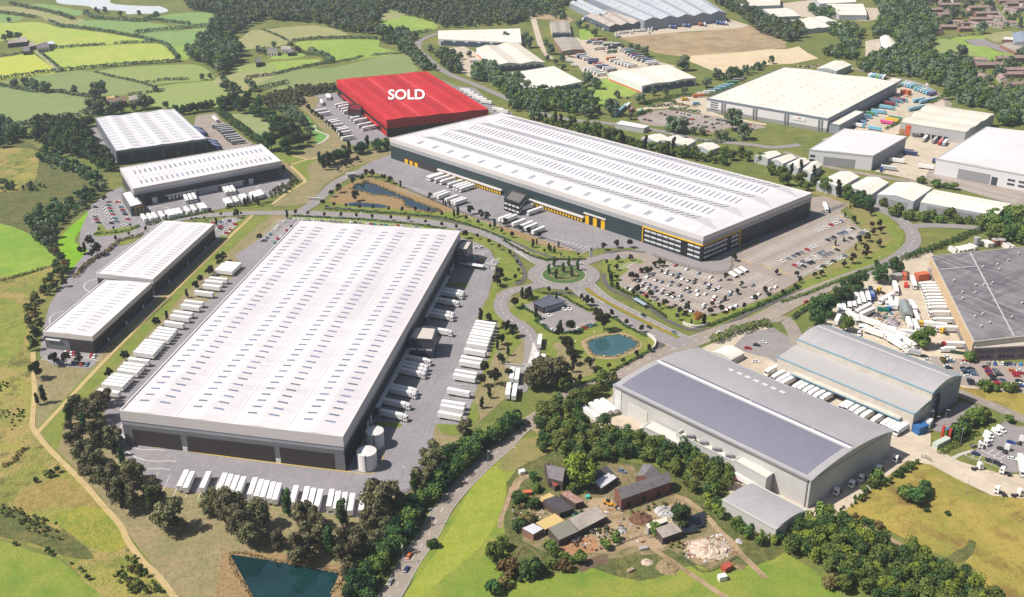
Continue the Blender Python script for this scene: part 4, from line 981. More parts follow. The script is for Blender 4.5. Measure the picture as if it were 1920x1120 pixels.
for bb in (J1, J2):
    L = bb.wlen(1)
    bb.wbox(1, .01*L, .99*L, .2, 7.4, 'black_panel', M('near_black_wall', (46,42,46), .6), .1)
    for k in range(3): bb.wbox(1, (.2+.3*k)*L, (.2+.3*k)*L+1.4, .2, 2.6, 'fire_door', wdoor, .25)
L = J2.wlen(0)
J2.wbox(0, .02*L, .5*L, .3, 7, 'grey_panel', grey2, .1)
J2.wbox(0, .53*L, .98*L, .3, 6.8, 'black_panel', blackp, .12)
J2.wbox(0, .03*L, .33*L, 6.4, 7.2, 'white_beam', wdoor, 1.0)
# ------------------------------------------------------------------ tanks
for (px, py, r, h), lab in zip(((689.5,876,4.9,9.6),(704.5,836,4.6,9.2)), ('nearer white cylindrical tank beside the front warehouse corner','farther white cylindrical tank beside the front warehouse corner')):
    c = G(px, py)
    t = thing('storage_tank', lab, 'tank', c, 0, 'white storage tanks')
    m = MB().cyl((0,0), r, r, 0.5, h, 28)
    m.build('shell', M('tank_white', (236,232,230), .45, k=.86), t)
    MB().cyl((0,0), r+.12, .3, h, h+.5, 28).build('tank_lid', M('tank_lid', (222,220,218), .5), t)
    MB().cyl((0,0), r+.7, r+.7, 0.1, 0.55, 28).build('plinth', concr, t)
    MB().box(-.35,.35,-r-.5,-r-.1,.5,h+.6).build('ladder', M('ladder_steel', (130,130,132), .5), t)
# ------------------------------------------------------------------ cafe
cf = Bld('cafe', 'small cafe with dark flat roof and glazed front in its own car park', 'cafe', [(1019,575.5),(1058,564.5),(1032,554),(1001,567)], 5, [(0,4.9,M('cafe_wall', (70,64,62), .6))], ('flat',), M('cafe_roof', (98,100,112), .5), [(.5,M('cafe_roof', (98,100,112), .5))], .1, over=.9)
L = cf.wlen(0)
for k in range(8): cf.wbox(0, L*(.08+.115*k), L*(.18+.115*k), .4, 3.8, 'window', M('shop_window', (170,176,184), .15), .1)
c = G(1043, 572)
MB().box(c[0]-.7, c[0]+.7, c[1]-.7, c[1]+.7, 0, 9.5).build('tower_sign', black, cf.o, cf.org)
# ------------------------------------------------------------------ solar roof warehouse
fl, fr, brr = G(1150,721,16), G(1521,901,16), G(1673.8,807.5,16)
E_ = Bld('warehouse', 'grey curved roof warehouse half covered in solar panels', 'warehouse', [(1150,721),(1521,901),(1673.8,807.5),(1308,651)], 16,
         [(0,11,lgrey),(11,15.9,lgrey)], ('barrel',3.7,'v'), greyr, [(.7,silver)], .3)
n = 24
for i in range(n):
    v = .035 + .425*i/n
    row = MB()
    for k in range(74):
        u = .03 + .94*k/74
        E_.patch(u, u+.0108, v, v+.0102, mb=row, t=.18)
    row.build('solar_row', solarm, E_.o, E_.org)
E_.patch(.01, .99, .478, .496, t=.3).build('roof_walkway', M('walkway_white', (240,238,236), .5, k=.86), E_.o, E_.org)
for u0, u1 in ((.02,.5),(.51,.8),(.81,.985)):
    row = MB()
    n2 = int((u1-u0)/.0127)
    for k in range(n2): E_.patch(u0+(u1-u0)*k/n2, u0+(u1-u0)*(k+.88)/n2, .512, .523, mb=row, t=.18)
    row.build('solar_row', solarm, E_.o, E_.org)
for k in range(7): E_.patch(.25+.045*k, .275+.045*k, .83, .86, t=.2).build('rooflight', M('rooflight_white', (236,234,232), .4), E_.o, E_.org)
L = E_.wlen(0)
E_.wbox(0, .01*L, .99*L, 15.0, 15.9, 'gutter', M('gutter_grey', (140,136,136), .4), .8)
E_.wbox(0, .09*L, .2*L, .2, 9.5, 'loading_door', M('pale_door', (220,216,210), .6), .2)
E_.wbox(0, .015*L, .05*L, .2, 15, 'white_pilaster', wdoor, .3)
E_.wbox(0, .985*L, .99*L, .2, 15, 'downpipe', grey2, .3)
for p, lab, h, wins in (([(1206,799),(1272,832),(1287,821),(1222,789)], 'lean to with sloping cream roof on the solar roofed warehouse', 6.5, 0),
                  ([(1268,812),(1436,895),(1450,886),(1283,803)], 'pale grey plant block along the wall of the solar roofed warehouse', 9.5, 5),
                  ([(1376,862),(1437,896),(1449,887),(1391,854)], 'taller end block with cream roof below the solar roof', 10.6, 0)):
    e = Bld('annexe', lab, 'annexe', p, h, [(0,h-.1,lgrey)], ('flat',), M('cream_membrane', (222,216,202), .7), [(.4,lgrey)], .3 if wins == 0 else 1.6)
    for k in range(wins):
        LL = e.wlen(0)
        e.wbox(0, LL*(.08+.17*k), LL*(.08+.17*k)+2.6, .2, 3.6, 'door', black, .1)
        mbx = MB()
        q = e.base(.12+.15*k, .5)
        mbx.box(q[0]-2, q[0]+2, q[1]-1, q[1]+1, 7.9, 10).build('roof_plant', mgrey, e.o, e.org)
# small curved shed
Z = Bld('shed', 'small grey curved roof shed beside the farm track', 'shed', [(1355,937),(1455,992),(1511,956),(1411,905)], 7, [(0,6.9,M('pale_shed_wall', (206,202,198), .6))], ('barrel',1.3,'v'), greyr, [(.8,lgrey)], .2)
# ------------------------------------------------------------------ barrel roofed warehouse
Y = Bld('warehouse', 'tall barrel roofed grey warehouse with blue eaves and a curved end wall', 'warehouse', [(1495,636),(1749,737),(1804,705)], 17, [(0,13,cwall),(13,16.9,cwall)], ('barrel',3.6,'v'), greyr, [(.45,tealt)], .2)
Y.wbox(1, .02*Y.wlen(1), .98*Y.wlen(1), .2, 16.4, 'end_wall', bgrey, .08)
Y.patch(.01,.99,.6,.608,t=.2).build('roof_ridge_strip', M('walkway_white', (240,238,236), .5), Y.o, Y.org)
for z in (3.5, 7, 10.5, 13.5): Y.wbox(1, 3, 6, z, z+.3, 'stair_landing', grey3, 1.6)
Y.wbox(1, 5.8, 6.1, .2, 15, 'stair_post', grey3, 1.7)
yn = np.array([Y.wp(0, 0, 0), Y.wp(0, Y.wlen(0), 0)])
class _: pass
def annex_from(Bd, i, a0, a1, out, h, name, label, cat, wall, roofm, fasc, drop=0):
    P = [Bd.wp(i, a0, out), Bd.wp(i, a1, out), Bd.wp(i, a1, .1), Bd.wp(i, a0, .1)]
    s = Bld.__new__(Bld)
    px = []
    for p in P:
        d = np.array((p[0], p[1], h)) - CAMP
        y = d[1]*cp - d[2]*sp; u = d[1]*sp + d[2]*cp
        X, Yy = F*d[0]/y, -F*u/y
        px.append((960 + X*cr - Yy*sr, 560 + X*sr + Yy*cr))
    s.__init__(name, label, cat, px, h, wall, ('mono', drop, 'v') if drop else ('flat',), roofm, fasc, .2)
    return s
L = Y.wlen(0)
ya = annex_from(Y, 0, -1, L-.3, 17, 11, 'annexe', 'long lean to dock building with blue eaves along the barrel roofed warehouse', 'annexe', [(0,10.9,cwall)], M('annexe_roof', (182,178,177), .6), [(.4,tealt)], 2.0)
LL = ya.wlen(0)
ya.wbox(0, .13*LL, .93*LL, 5.6, 6.2, 'dock_canopy', tealt, 3.2)
ya.wbox(0, .135*LL, .925*LL, 6.21, 6.4, 'canopy_roof', cwall, 3.0)
for k in range(22): ya.wbox(0, LL*(.15+.035*k), LL*(.15+.035*k)+3, .9, 4.6, 'dock_door', grey3, .15)
# roof light well
# ------------------------------------------------------------------ old factory
X_ = Bld('factory', 'old factory with wide stained grey bitumen roof and buff dock wall', 'factory', [(1826,641),(2090,611),(2000,455),(1745,480)], 13, [(0,12.9,cwall)], ('flat',), bitum, [(.5,M('factory_edge', (200,190,180), .7))], .3)
L = X_.wlen(3)
X_.wbox(3, .0, L, 4.6, 12.2, 'buff_panel', ywall, .15)
for k in range(34): X_.wbox(3, L*(k+.15)/34, L*(k+.75)/34, .6, 4.2, 'dock_door', grey3, .2)
for k in range(34): X_.wbox(3, L*(k+.9)/34, L*(k+1.0)/34, .2, 12, 'pier', cwall, .5)
for k in range(10): X_.patch(.02, .98, .06+.09*k, .0615+.09*k, t=.03).build('roof_seam', grey2, X_.o, X_.org)
for k in range(9): X_.patch(.06+.1*k, .0615+.1*k, .01, .99, t=.045).build('roof_seam', grey2, X_.o, X_.org)
X_.patch(.28,.287,.01,.99,t=.5).build('roof_ridge', lgrey, X_.o, X_.org)
for u, v in [(rng.uniform(.03,.95), rng.uniform(.05,.95)) for _ in range(34)]: X_.patch(u, u+.012, v, v+.014, t=1.2).build('roof_vent', lgrey, X_.o, X_.org)
X_.patch(.02,.27,.80,.805,t=.9).build('roof_pipe', wdoor, X_.o, X_.org)
fo = Bld('office_block', 'two storey brick office front of the old factory with rows of square windows', 'office', [(1828,652),(2090,640),(2090,620),(1828,642)], 9.5, [(0,9.4,M('mauve_brick', (150,128,124), .85, [(3,(138,116,114),.42,.62)]))], ('flat',), M('office_felt', (196,184,172), .8), [(.8,cwall)], .2)
L = fo.wlen(0)
for z in (2, 5.5):
    for k in range(40):
        if k % 5 == 4: continue
        fo.wbox(0, 3+k*2.5, 4.7+k*2.5, z, z+1.9, 'window', glass, .08)
# ------------------------------------------------------------------ far estate
Db = Bld('warehouse', 'vast cream roofed distribution warehouse with grey columns on its front', 'warehouse', [(1552.5,222.5),(1684,154),(1470,126),(1326,184)], 14.5, [(0,4,mgrey),(4,14.4,M('white_wall', (232,230,232), .6))], ('span',2,1.5,'v'), cream, [(2.2,M('blue_grey_fascia', (126,134,148), .5))], .4)
L = Db.wlen(3)
for f_ in (.13,.4,.66,.93): 
    for dx in (0, 2.2): Db.wbox(3, f_*L+dx*1.4, f_*L+dx*1.4+1.3, .2, 12.3, 'column', mgrey, 1.0)
for k in range(4): Db.wbox(3, .02*L+2, .1*L, 5+2.4*k-2, 6+2.4*k-2, 'window', glass, .2)
Db.wbox(3, .73*L, .83*L, 7.5, 11, 'sign_board', M('sign_white', (244,242,240), .6), .4)
Db.wbox(3, .765*L, .795*L, 9.4, 10.3, 'sign_text_block', M('sign_red', (206,52,48), .6), .46)
Db.wbox(0, .02*Db.wlen(0), .98*Db.wlen(0), .2, 12.2, 'shade_tinted_wall', bgrey, .1)  # blue-grey panel over the white wall; this side's shade put into its colour
docks(Db, 0, .36*Db.wlen(0), .95*Db.wlen(0), 22, grey3, 1.5, mgrey)
Db.lights([(u, u+.022, v, v+.004) for v in [.08+.84*i/7 for i in range(8)] for u in [.05+.9*i/11 for i in range(12)]], M('rooflight_dull', (206,198,184), .5), t=.25)
dx_ = annex_from(Db, 0, 2, .34*Db.wlen(0), 12, 9.5, 'annexe', 'blue grey annexe with cream canopy on the cream roofed warehouse', 'annexe', [(0,9.4,bgrey)], cream, [(1.0,M('blue_grey_fascia', (126,134,148), .5))])
H_ = Bld('warehouse', 'middle white flat roofed warehouse with a grey door panel', 'warehouse', [(1637,292),(1700,256),(1583,241),(1518,280)], 14, [(0,13.9,M('white_wall', (232,230,232), .6))], ('span',1,1.0,'v'), white, [(1.2,lgrey)], .3)
L = H_.wlen(3)
H_.wbox(3, .24*L, .74*L, .3, 8.5, 'grey_panel', mgrey, .15)
for z in (3, 7): H_.wbox(3, .02*L, .1*L, z, z+2, 'window', glass, .15)
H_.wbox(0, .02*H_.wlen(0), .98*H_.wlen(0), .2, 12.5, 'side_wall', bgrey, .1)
K_ = Bld('warehouse', 'grey warehouse with a wavy pale roof and orange entrance panel', 'warehouse', [(1689,229),(1811,247.5),(1865,214),(1740,196)], 12.5, [(0,12.4,M('pale_grey_wall', (190,189,190), .6))], ('wave',3,1.2,'v'), whiteg, [(.9,lgrey)], .3)
L = K_.wlen(0)
K_.wbox(0, .09*L, .17*L, .3, 10.5, 'orange_panel', orange, .3)
K_.wbox(0, .0, .075*L, .3, 6, 'timber_bay', M('timber_bay', (186,138,96), .7), .5)
K_.wbox(0, .1*L, .16*L, 8, 10.3, 'sign', M('sign_orange', (236,92,52), .5), .6)
for k in range(5): K_.wbox(0, (.33+.09*k)*L, (.39+.09*k)*L, .4, 4.6, 'dock_door', black, .2)
K_.wbox(0, .18*L, .3*L, 4.5, 5, 'entrance_canopy', mgrey, 4)
K_.lights([(u, u+.03, v, v+.01) for v in (.12,.2,.45,.53,.78,.86) for u in [.05+.09*i for i in range(10)]], rl_pale)
L_ = Bld('warehouse', 'large bright white warehouse cut by the right edge of the picture', 'warehouse', [(1756,297),(2080,357),(2150,280),(1850,237.5)], 14.5, [(0,14.4,M('white_wall', (232,230,232), .6))], ('span',2,1.4,'u'), white, [(1.2,lgrey)], .3)
a = [L_.hit(0, *T(1440,280,4,[p])[0])[0] for p in ((1420,200),(1660,250),(1670,255),(1715,260))]
L_.wbox(0, a[0], a[1], .3, 9, 'grey_panel', mgrey, .15)
L_.wbox(0, a[2], a[3], .3, 7.5, 'entrance_glazing', glass, .2)
for k in range(8):
    for z in (3, 6.6): L_.wbox(0, a[3]+8+k*9, a[3]+14+k*9, z, z+1.8, 'window', glass, .15)
sw = M('shed_wall', (186,188,194), .6)
for lab, tops, h, rf, fr_, extra in [
  ('white gabled shed beside the road bend, with grey side wall', [(1645,364),(1713.5,377.5),(1749,352),(1680,341)], 9, ('span',1,2.2,'u'), cream, 1),
  ('long low white shed with ribbed roof behind a hedge', [(1726,379),(1869,404),(1896,382),(1751,355)], 8, ('span',1,2.0,'v'), cream, 1),
  ('white double pitched shed right of the wooded bank', [(1588,351),(1631,367),(1667,342),(1626,331)], 8, ('span',1,2.2,'u'), cream, 0),
  ('white double pitched shed touching the wooded bank', [(1532,341),(1575,352),(1612,331),(1575,321)], 8, ('span',1,2.2,'u'), cream, 0),
  ('cream shed, rightmost behind the tree belt', [(1505,317),(1520,327),(1541,309),(1524,302)], 7, ('span',1,2,'u'), cream, 0),
  ('cream shed, second from right behind the tree belt', [(1475,308),(1497,316),(1519,303),(1500,296)], 7, ('span',1,2,'u'), cream, 0),
  ('cream shed, third from right behind the tree belt', [(1446,299),(1468,307),(1494,296),(1475,290)], 7, ('span',1,2,'u'), cream, 0),
  ('cream shed, fourth from right behind the tree belt', [(1415,291),(1440,298),(1466,289),(1444,283)], 7, ('span',1,2,'u'), cream, 0),
  ('cream low shed behind the trees, right of the poplars', [(1300,274),(1330,283),(1352,275),(1322,267)], 6, ('span',1,2,'u'), cream, 0),
  ('cream low twin shed behind the poplars', [(1235,262),(1285,275),(1305,264),(1262,254)], 6, ('span',2,1.6,'u'), cream, 0),
  ('cream low shed peeping over the largest warehouse', [(1202,258),(1232,267),(1252,256),(1226,251)], 6, ('span',1,1.6,'u'), cream, 0),
  ('white flat lodge with blue front by the far car park', [(1153,232),(1207,241),(1218,236),(1165,226)], 5, ('flat',), white, 0),
  ('small white flat shed tucked behind the cream roofed warehouse', [(1664,152),(1682,155),(1691,149),(1672,146)], 6, ('flat',), whiteg, 0),
  ('pale pitched warehouse behind the cream roofed warehouse', [(1531,128),(1569,133),(1597,121.5),(1565,113)], 8, ('span',1,2,'u'), cream, 1),
  ('long white shed with small roof vents beside the country lane', [(822,73),(978,80),(975,53.5),(821,57.5)], 9, ('span',1,1.5,'v'), cream, 2),
  ('double gabled pale grey shed with red edge trim', [(931,122),(1022,117),(970,80),(893,90)], 9, ('span',2,2.5,'u'), whiteg, 2),
  ('white flat roofed unit with orange trim and stepped corner', [(1000,172),(1092,153),(1038,124),(935,140)], 8, ('flat',), cream, 2),
  ('white roofed unit with brick plinth and dark front', [(1204,161),(1306,146),(1254,121.5),(1141,136)], 9, ('span',2,1.2,'u'), cream, 2),
  ('grey shed with ribbed roof, upper of two by the depot', [(1035,61),(1071,60.5),(1066,41),(1031,41)], 7, ('span',2,1.2,'u'), agedr, 2),
  ('brown brick shed with grey roof, lower of two by the depot', [(1055,96),(1095,93),(1079,70),(1037,72)], 6, ('span',1,1.5,'u'), agedr, 3),
  ('white ribbed shed at the top right beside the tree belt', [(1574,28),(1626,28.5),(1618,7),(1549,7)], 8, ('span',1,1.5,'v'), cream, 0),
  ('white ribbed shed with notched roof edge above the sandy plot', [(1500,56),(1588,48),(1545,30),(1468,40)], 7, ('span',4,1.0,'u'), cream, 0),
  ('white ribbed shed left of the upper right group', [(1449,32),(1501,30),(1475,15),(1430,17)], 7, ('span',1,1.5,'v'), cream, 0),
  ('pale shed at the very top of the picture', [(1537,7),(1606,4),(1600,-6),(1525,-4)], 9, ('span',1,1.5,'v'), cream, 0),
  ('long pale shed at the top edge left of the yard', [(1380,12),(1463,10),(1462,-6),(1375,-4)], 8, ('span',1,1.5,'v'), whiteg, 0),
  ('barrel roofed white shed inside the belt of trees', [(1655,103),(1691,93),(1669,69),(1650,70)], 7, ('barrel',3,'u'), cream, 0),
  ('long school block with grey roof and orange brick walls', [(1876,84),(1911,100),(1935,90),(1895,79)], 5, ('span',1,1.0,'v'), agedr, 3),
  ('brick school hall with white roof', [(1880,74),(1904,75),(1905,70),(1882,69)], 7, ('flat',), whiteg, 3),
  ('blue glazed school building', [(1902,80),(1940,80),(1930,60),(1898,62)], 9, ('span',1,2,'u'), M('school_blue_roof', (150,164,180), .4), 0),
]:
    wl_ = {0: sw, 1: sw, 2: M('white_wall', (232,230,232), .6), 3: brick}[extra]
    cat = 'school' if 'school' in lab else 'lodge' if 'lodge' in lab else 'shed'
    s_ = Bld('school_building' if cat == 'school' else 'lodge' if cat == 'lodge' else 'industrial_shed', lab, cat, tops, h, [(0,h-.1,wl_)], rf, fr_, [(.5,lgrey)] if rf[0] == 'flat' else (), .2)
    L = s_.wlen(0)
    if extra == 1: s_.wbox(0, .1*L, .85*L, .3, h*.72, 'grey_panel', mgrey, .12)
    if extra == 2:
        s_.wbox(0, .03*L, .97*L, .3, h*.6, 'dark_front', bluew, .12)
        for k in range(6): s_.wbox(0, (.06+.15*k)*L, (.17+.15*k)*L, h*.62, h*.8, 'window_strip', glass, .12)
        s_.wbox(3, .02*s_.wlen(3), .98*s_.wlen(3), .2, 1.8, 'orange_plinth', orange, .12)
    if rf[0] in ('span',) and extra != 3 and h > 6.5:
        ax = rf[3]
        rects = []
        for k in range(8):
            for w in (.28, .72):
                a_, b_ = (w, .07+.12*k)
                rects.append((a_-.03, a_+.03, b_, b_+.02) if ax == 'u' else (b_, b_+.02, a_-.03, a_+.03))
        s_.lights(rects, M('rooflight_buff', (214,204,186), .5), t=.12)
# ridged shed complex
R1 = Bld('industrial_shed', 'huge blue grey shed with five saw tooth ridges at the top of the picture', 'shed', [(1208,39),(1362,24),(1290,-22),(1100,-6)], 14, [(0,13.9,bgrey)], ('span',5,4,'u'), steelr, (), .2)
R1.lights([(k/5+.03,k/5+.07,v,v+.03) for k in range(5) for v in [.05+.11*i for i in range(9)]], rl_pale)
R2 = Bld('industrial_shed', 'older lower shed with rust stained ridged roof', 'shed', [(1143,50),(1207,43),(1168,15),(1098,30)], 8, [(0,7.9,M('dark_shed_wall', (92,100,112), .7))], ('span',3,3,'u'), M('stained_roof', (188,178,170), .8, [(9,(168,120,110),.52,.66),(2.5,(206,198,190),.46,.7,.7)]), (), .2)
R3 = Bld('industrial_shed', 'pale blue grey shed left of the saw tooth shed', 'shed', [(1118,30),(1145,25),(1092,0),(1068,5)], 9, [(0,8.9,bgrey)], ('span',2,2.5,'u'), steelr, (), .2)
# ------------------------------------------------------------------ farm
farm_list = [
 ('barn', 'long brick barn with grey slate roof in the farmyard', [(1165,937),(1258,904),(1250,886),(1152,917)], 6.5, ('span',1,3.2,'v'), slate, dbrick),
 ('barn', 'smaller brick barn wing with slate roof behind the long barn', [(1192,893),(1222,905),(1238,888),(1206,870)], 6, ('span',1,2.5,'u'), slate, dbrick),
 ('farmhouse', 'dark stone farmhouse with steep slate roof', [(1028,896),(1055,903),(1063,878),(1020,868)], 5.5, ('span',1,3.6,'v'), slate, stone),
 ('lean_to', 'stone lean to with red roof on the farmhouse', [(1040,912),(1053,906),(1046,897),(1032,903)], 3.2, ('mono',1.2,'v'), M('red_tin_roof', (170,82,62), .7), stone),
 ('farm_shed', 'dark roofed timber shed beside the big tree', [(1117,907),(1152,887),(1137,876),(1104,892)], 4.5, ('mono',1.0,'v'), dslate, stone),
 ('farm_shed', 'open shed with bluish white tin roof', [(1128,915),(1157,895),(1144,887),(1114,906)], 4, ('mono',.8,'v'), M('white_tin_roof', (214,212,216), .5), stone),
 ('farm_shed', 'low shed with black felt roof near the farmhouse', [(1050,962),(1076,953),(1044,931),(1018,940)], 3.6, ('mono',.8,'v'), dslate, stone),
 ('farm_shed', 'small shed with straw yellow roof beside the felt roofed shed', [(1017,941),(1042,931),(1030,926),(1008,937)], 3.6, ('mono',.6,'v'), M('straw_roof', (214,186,124), .7), stone),
 ('farm_shed', 'shed with rust streaked tin roof', [(1079,944),(1095,940),(1066,922),(1049,927)], 4, ('mono',.8,'v'), rust, stone),
 ('farm_shed', 'shed with plain straw yellow roof left of the grey cattle sheds', [(1022,993),(1059,976),(1040,965),(1004,983)], 3.8, ('mono',.8,'v'), M('straw_roof', (214,186,124), .7), stone),
 ('farm_shed', 'small shed with white tin roof at the left end of the farm', [(1000,1002),(1019,991),(1000,983),(979,992)], 3.8, ('mono',.6,'v'), M('white_tin_roof', (214,212,216), .5), brick),
 ('cattle_shed', 'nearer grey roofed cattle shed', [(1048,1013),(1085,996),(1066,977),(1028,993)], 4, ('mono',1.0,'v'), M('grey_green_sheet', (134,132,120), .8), stone),
 ('cattle_shed', 'farther pale grey roofed cattle shed', [(1086,995),(1138,968),(1117,952),(1066,976)], 4, ('mono',1.0,'v'), agedr, stone),
 ('farm_shed', 'shed with mossy concrete roof beside black wrapped bales', [(1243,1009),(1280,996),(1262,982),(1229,993)], 4, ('mono',.8,'v'), agedr, stone),
 ('farm_shed', 'narrow shed with cream roof edge beside the mossy roof', [(1216,991),(1252,977),(1249,970),(1211,984)], 4, ('mono',.5,'v'), M('cream_membrane', (222,216,202), .7), concr),
 ('farmhouse', 'white walled farmhouse in the upper left hamlet', [(502,96),(520,97),(519,90),(501,90)], 6, ('span',1,2.5,'v'), slate, cwall),
 ('farmhouse', 'low white cottage in the upper left hamlet', [(527,92),(546,93),(545,87),(527,86)], 5, ('span',1,2,'v'), agedr, cwall),
 ('barn', 'dark barn at the right of the upper left hamlet', [(539,99),(552,98),(549,92),(538,93)], 5, ('span',1,2,'v'), slate, stone),
 ('farmhouse', 'cottage at the left of the upper left hamlet', [(480,118),(490,116),(488,108),(478,110)], 6, ('span',1,2.5,'v'), slate, stone),
 ('barn', 'long grey barn of the far left farm', [(14,82),(52,78),(46,68),(18,76)], 6, ('span',1,2.5,'v'), agedr, stone),
 ('barn', 'wide pale barn of the far left farm', [(70,91),(93,88),(86,78),(68,84)], 6, ('span',1,2.5,'v'), slate, cwall),
 ('barn', 'small blue roofed barn of the far left farm', [(90,83),(103,82),(99,77),(89,78)], 5, ('span',1,1.5,'v'), M('pale_blue_roof', (206,214,220), .6), cwall),
 ('barn', 'small grey barn nearest the track of the far left farm', [(43,97),(57,96),(53,86),(41,88)], 5, ('span',1,2,'v'), slate, stone),
 ('barn', 'low shed between the barns of the far left farm', [(54,88),(66,86),(64,78),(55,80)], 5, ('span',1,2,'v'), agedr, stone),
 ('barn', 'long barn with brown roof behind the upper left warehouse', [(203,193),(237,189),(236,182),(200,184)], 7, ('span',1,2.5,'v'), M('brown_barn_roof', (128,106,96), .8), dbrick),
 ('barn', 'low pale roofed barn behind the upper left warehouse', [(200,188),(216,186),(214,179),(199,182)], 5, ('span',1,2,'v'), M('straw_roof', (214,186,124), .7), brick),
 ('farmhouse', 'stone house with grey roof behind the upper left warehouse', [(242,189),(260,186),(256,181),(241,181)], 6.5, ('span',1,3,'v'), agedr, cwall),
]
for nm, lab, tops, h, rf, rm, wm in farm_list:
    q = Bld(nm, lab, nm.replace('_', ' '), tops, h, [(0,h-.05,wm)], rf, rm, (), .1)
    L = q.wlen(0)
    for k in range(3): q.wbox(0, L*(.12+.3*k), L*(.12+.3*k)+min(2.2, L*.12), .6, h*.55, 'door' if k == 1 else 'window', black, .06)
    if nm == 'farmhouse':
        c0 = q.P(.12, .5)
        MB().box(c0[0]-.5, c0[0]+.5, c0[1]-.4, c0[1]+.4, c0[2]-.3, c0[2]+1.6).build('chimney', dbrick, q.o, q.org)
# ------------------------------------------------------------------ housing estate
HP = {}
def house_proto(L, w, wall, roofm, h=5.0, rise=2.4):
    t = thing('house', 'brick house', 'house', link=False)
    b = MB().box(-L/2, L/2, -w/2, w/2, 0, h)
    for s_ in (-1, 1): b.add([(s_*L/2, -w/2, h), (s_*L/2, w/2, h), (s_*L/2, 0, h+rise)], [(0,1,2)])
    b.build('wall', wall, t, link=False)
    r = MB()
    e = .35
    for s_ in (-1, 1): r.quad((-L/2-e, s_*(w/2+e), h-.15), (L/2+e, s_*(w/2+e), h-.15), (L/2+e, 0, h+rise+.1), (-L/2-e, 0, h+rise+.1))
    ro = r.build('roof', roofm, t, link=False)
    MB().box(-L*.3-.5, -L*.3+.5, -.4, .4, h+rise-.6, h+rise+1.1).build('chimney', dbrick, ro, link=False)
    n = max(2, int(L / 6))
    for k in range(n):
        x = -L/2 + L*(k+.5)/n
        for s_ in (-1, 1):
            y = s_*(w/2)
            for z in (.9, 3.2): MB().box(x-.9, x+.9, min(y, y+s_*.06), max(y, y+s_*.06), z, z+1.2).build('window', glass, t, link=False)
    return t
HH = [(p, q) for p, q in ((12,'a'),(20,'a'),(34,'a'),(12,'b'),(20,'b'),(34,'b'))]
for p, q in HH: HP[(p, q)] = house_proto(p, 8, brick if q == 'a' else cwall, rtile)
houses = [(205,30,20,'b',100),(175,80,12,'b',110),(270,20,34,'a',5),(380,50,12,'b',80),(470,75,34,'a',5),(320,130,20,'a',10),(345,185,34,'a',5),(430,150,12,'b',60),(310,215,20,'a',5),
 (690,140,20,'a',80),(790,105,34,'a',5),(890,130,12,'b',60),(870,170,34,'a',5),(810,235,34,'a',3),(960,215,20,'b',-30),(950,280,20,'b',-25),(540,265,20,'b',-20),(650,280,20,'a',5),(760,290,12,'b',-40),(490,320,34,'a',3),(640,340,20,'a',3),(360,360,12,'a',80),(1010,300,12,'b',-30),
 (1120,30,34,'a',5),(1230,30,34,'a',5),(1080,80,12,'b',70),(1230,115,34,'a',5),(1140,140,20,'b',-40),(1290,70,12,'b',20),(1130,275,20,'b',-20),(1160,60,20,'a',5),
 (790,690,20,'b',-15),(900,745,34,'a',5),(770,860,34,'b',-55),(600,700,20,'b',-50),(1130,670,34,'a',5),(1250,665,20,'a',5),(1170,800,34,'a',3),(1140,850,34,'a',3),(1050,890,20,'b',80),(1060,1020,34,'b',-20),(1240,960,34,'a',8),(1290,800,20,'a',3),(560,20,20,'b',10),(750,20,12,'b',20),(860,60,12,'a',10),(420,10,20,'a',5)]
for i, (x, y, l, k, a) in enumerate(houses):
    px, py = T(1700, 0, 5.895, [(x, y)])[0]
    where = 'the lower estate beside the school field' if y > 600 else 'the upper estate beyond the school field'
    lab = f"{'brown brick' if k == 'a' else 'pale rendered'} {'terrace' if l == 34 else 'house' if l == 12 else 'pair of houses'}, {nth(i)} in {where}"
    inst(HP[(l, k)], G(px, py + 1.5), math.radians(a), lab, 'houses of the estate')
# ================================================================== vehicles
tyre = M('tyre_rubber', (48, 46, 46), 0.9)
dark_m = M('chassis_black', (58, 56, 58), 0.8)
vglass = M('vehicle_glass', (44, 52, 62), 0.1, spec=0.8)
PAL = {'white': (240,238,236), 'grey': (150,150,154), 'silver': (186,190,196), 'black': (44,46,54), 'blue grey': (112,132,160), 'red': (196,44,48), 'dark red': (128,44,52), 'teal': (70,150,150),
       'blue': (52,84,168), 'navy': (46,58,110), 'light blue': (126,190,216), 'orange': (226,120,48), 'yellow': (240,192,50), 'green': (70,140,96), 'pale green': (160,196,120), 'pink': (226,84,150), 'purple': (92,70,130), 'sky blue': (70,160,220)}
def paintm(c): return M('paint_' + c.replace(' ', '_'), PAL[c], 0.35, spec=0.5, k=.86 if c == 'white' else KREF)
PC = {}
def trailer_parts(t, x0, x1, c, roofc=None):
    b = MB().box(x0, x1, -1.27, 1.27, 1.15, 4.0)
    b.build('cargo_box', paintm(c), t, link=False)
    MB().box(x0 + .02, x1 - .02, -1.24, 1.24, 4.0, 4.06).build('box_roof', M('box_roof_white', (240,238,236), .5, k=.86) if c in ('white','silver') else M('box_roof_' + c.replace(' ', '_'), tuple(int(v*.55+105) for v in PAL[c]), .5), t, link=False)
    MB().box(x0 + .1, x1 - .1, -.5, .5, .85, 1.15).build('chassis', dark_m, t, link=False)
    for k in range(3):
        for s in (-1, 1): MB().wheel(x0 + 1.9 + 1.3*k, s*1.0, .5, .45).build('wheel', tyre, t, link=False)
def trailer(c):
    if ('t', c) not in PC:
        t = thing('trailer', 'trailer', 'trailer', link=False)
        trailer_parts(t, -6.8, 6.8, c)
        for s in (-1, 1): MB().box(3.6, 3.85, s*.8-.12, s*.8+.12, .02, 1.15).build('landing_leg', dark_m, t, link=False)
        PC[('t', c)] = t
    return PC[('t', c)]
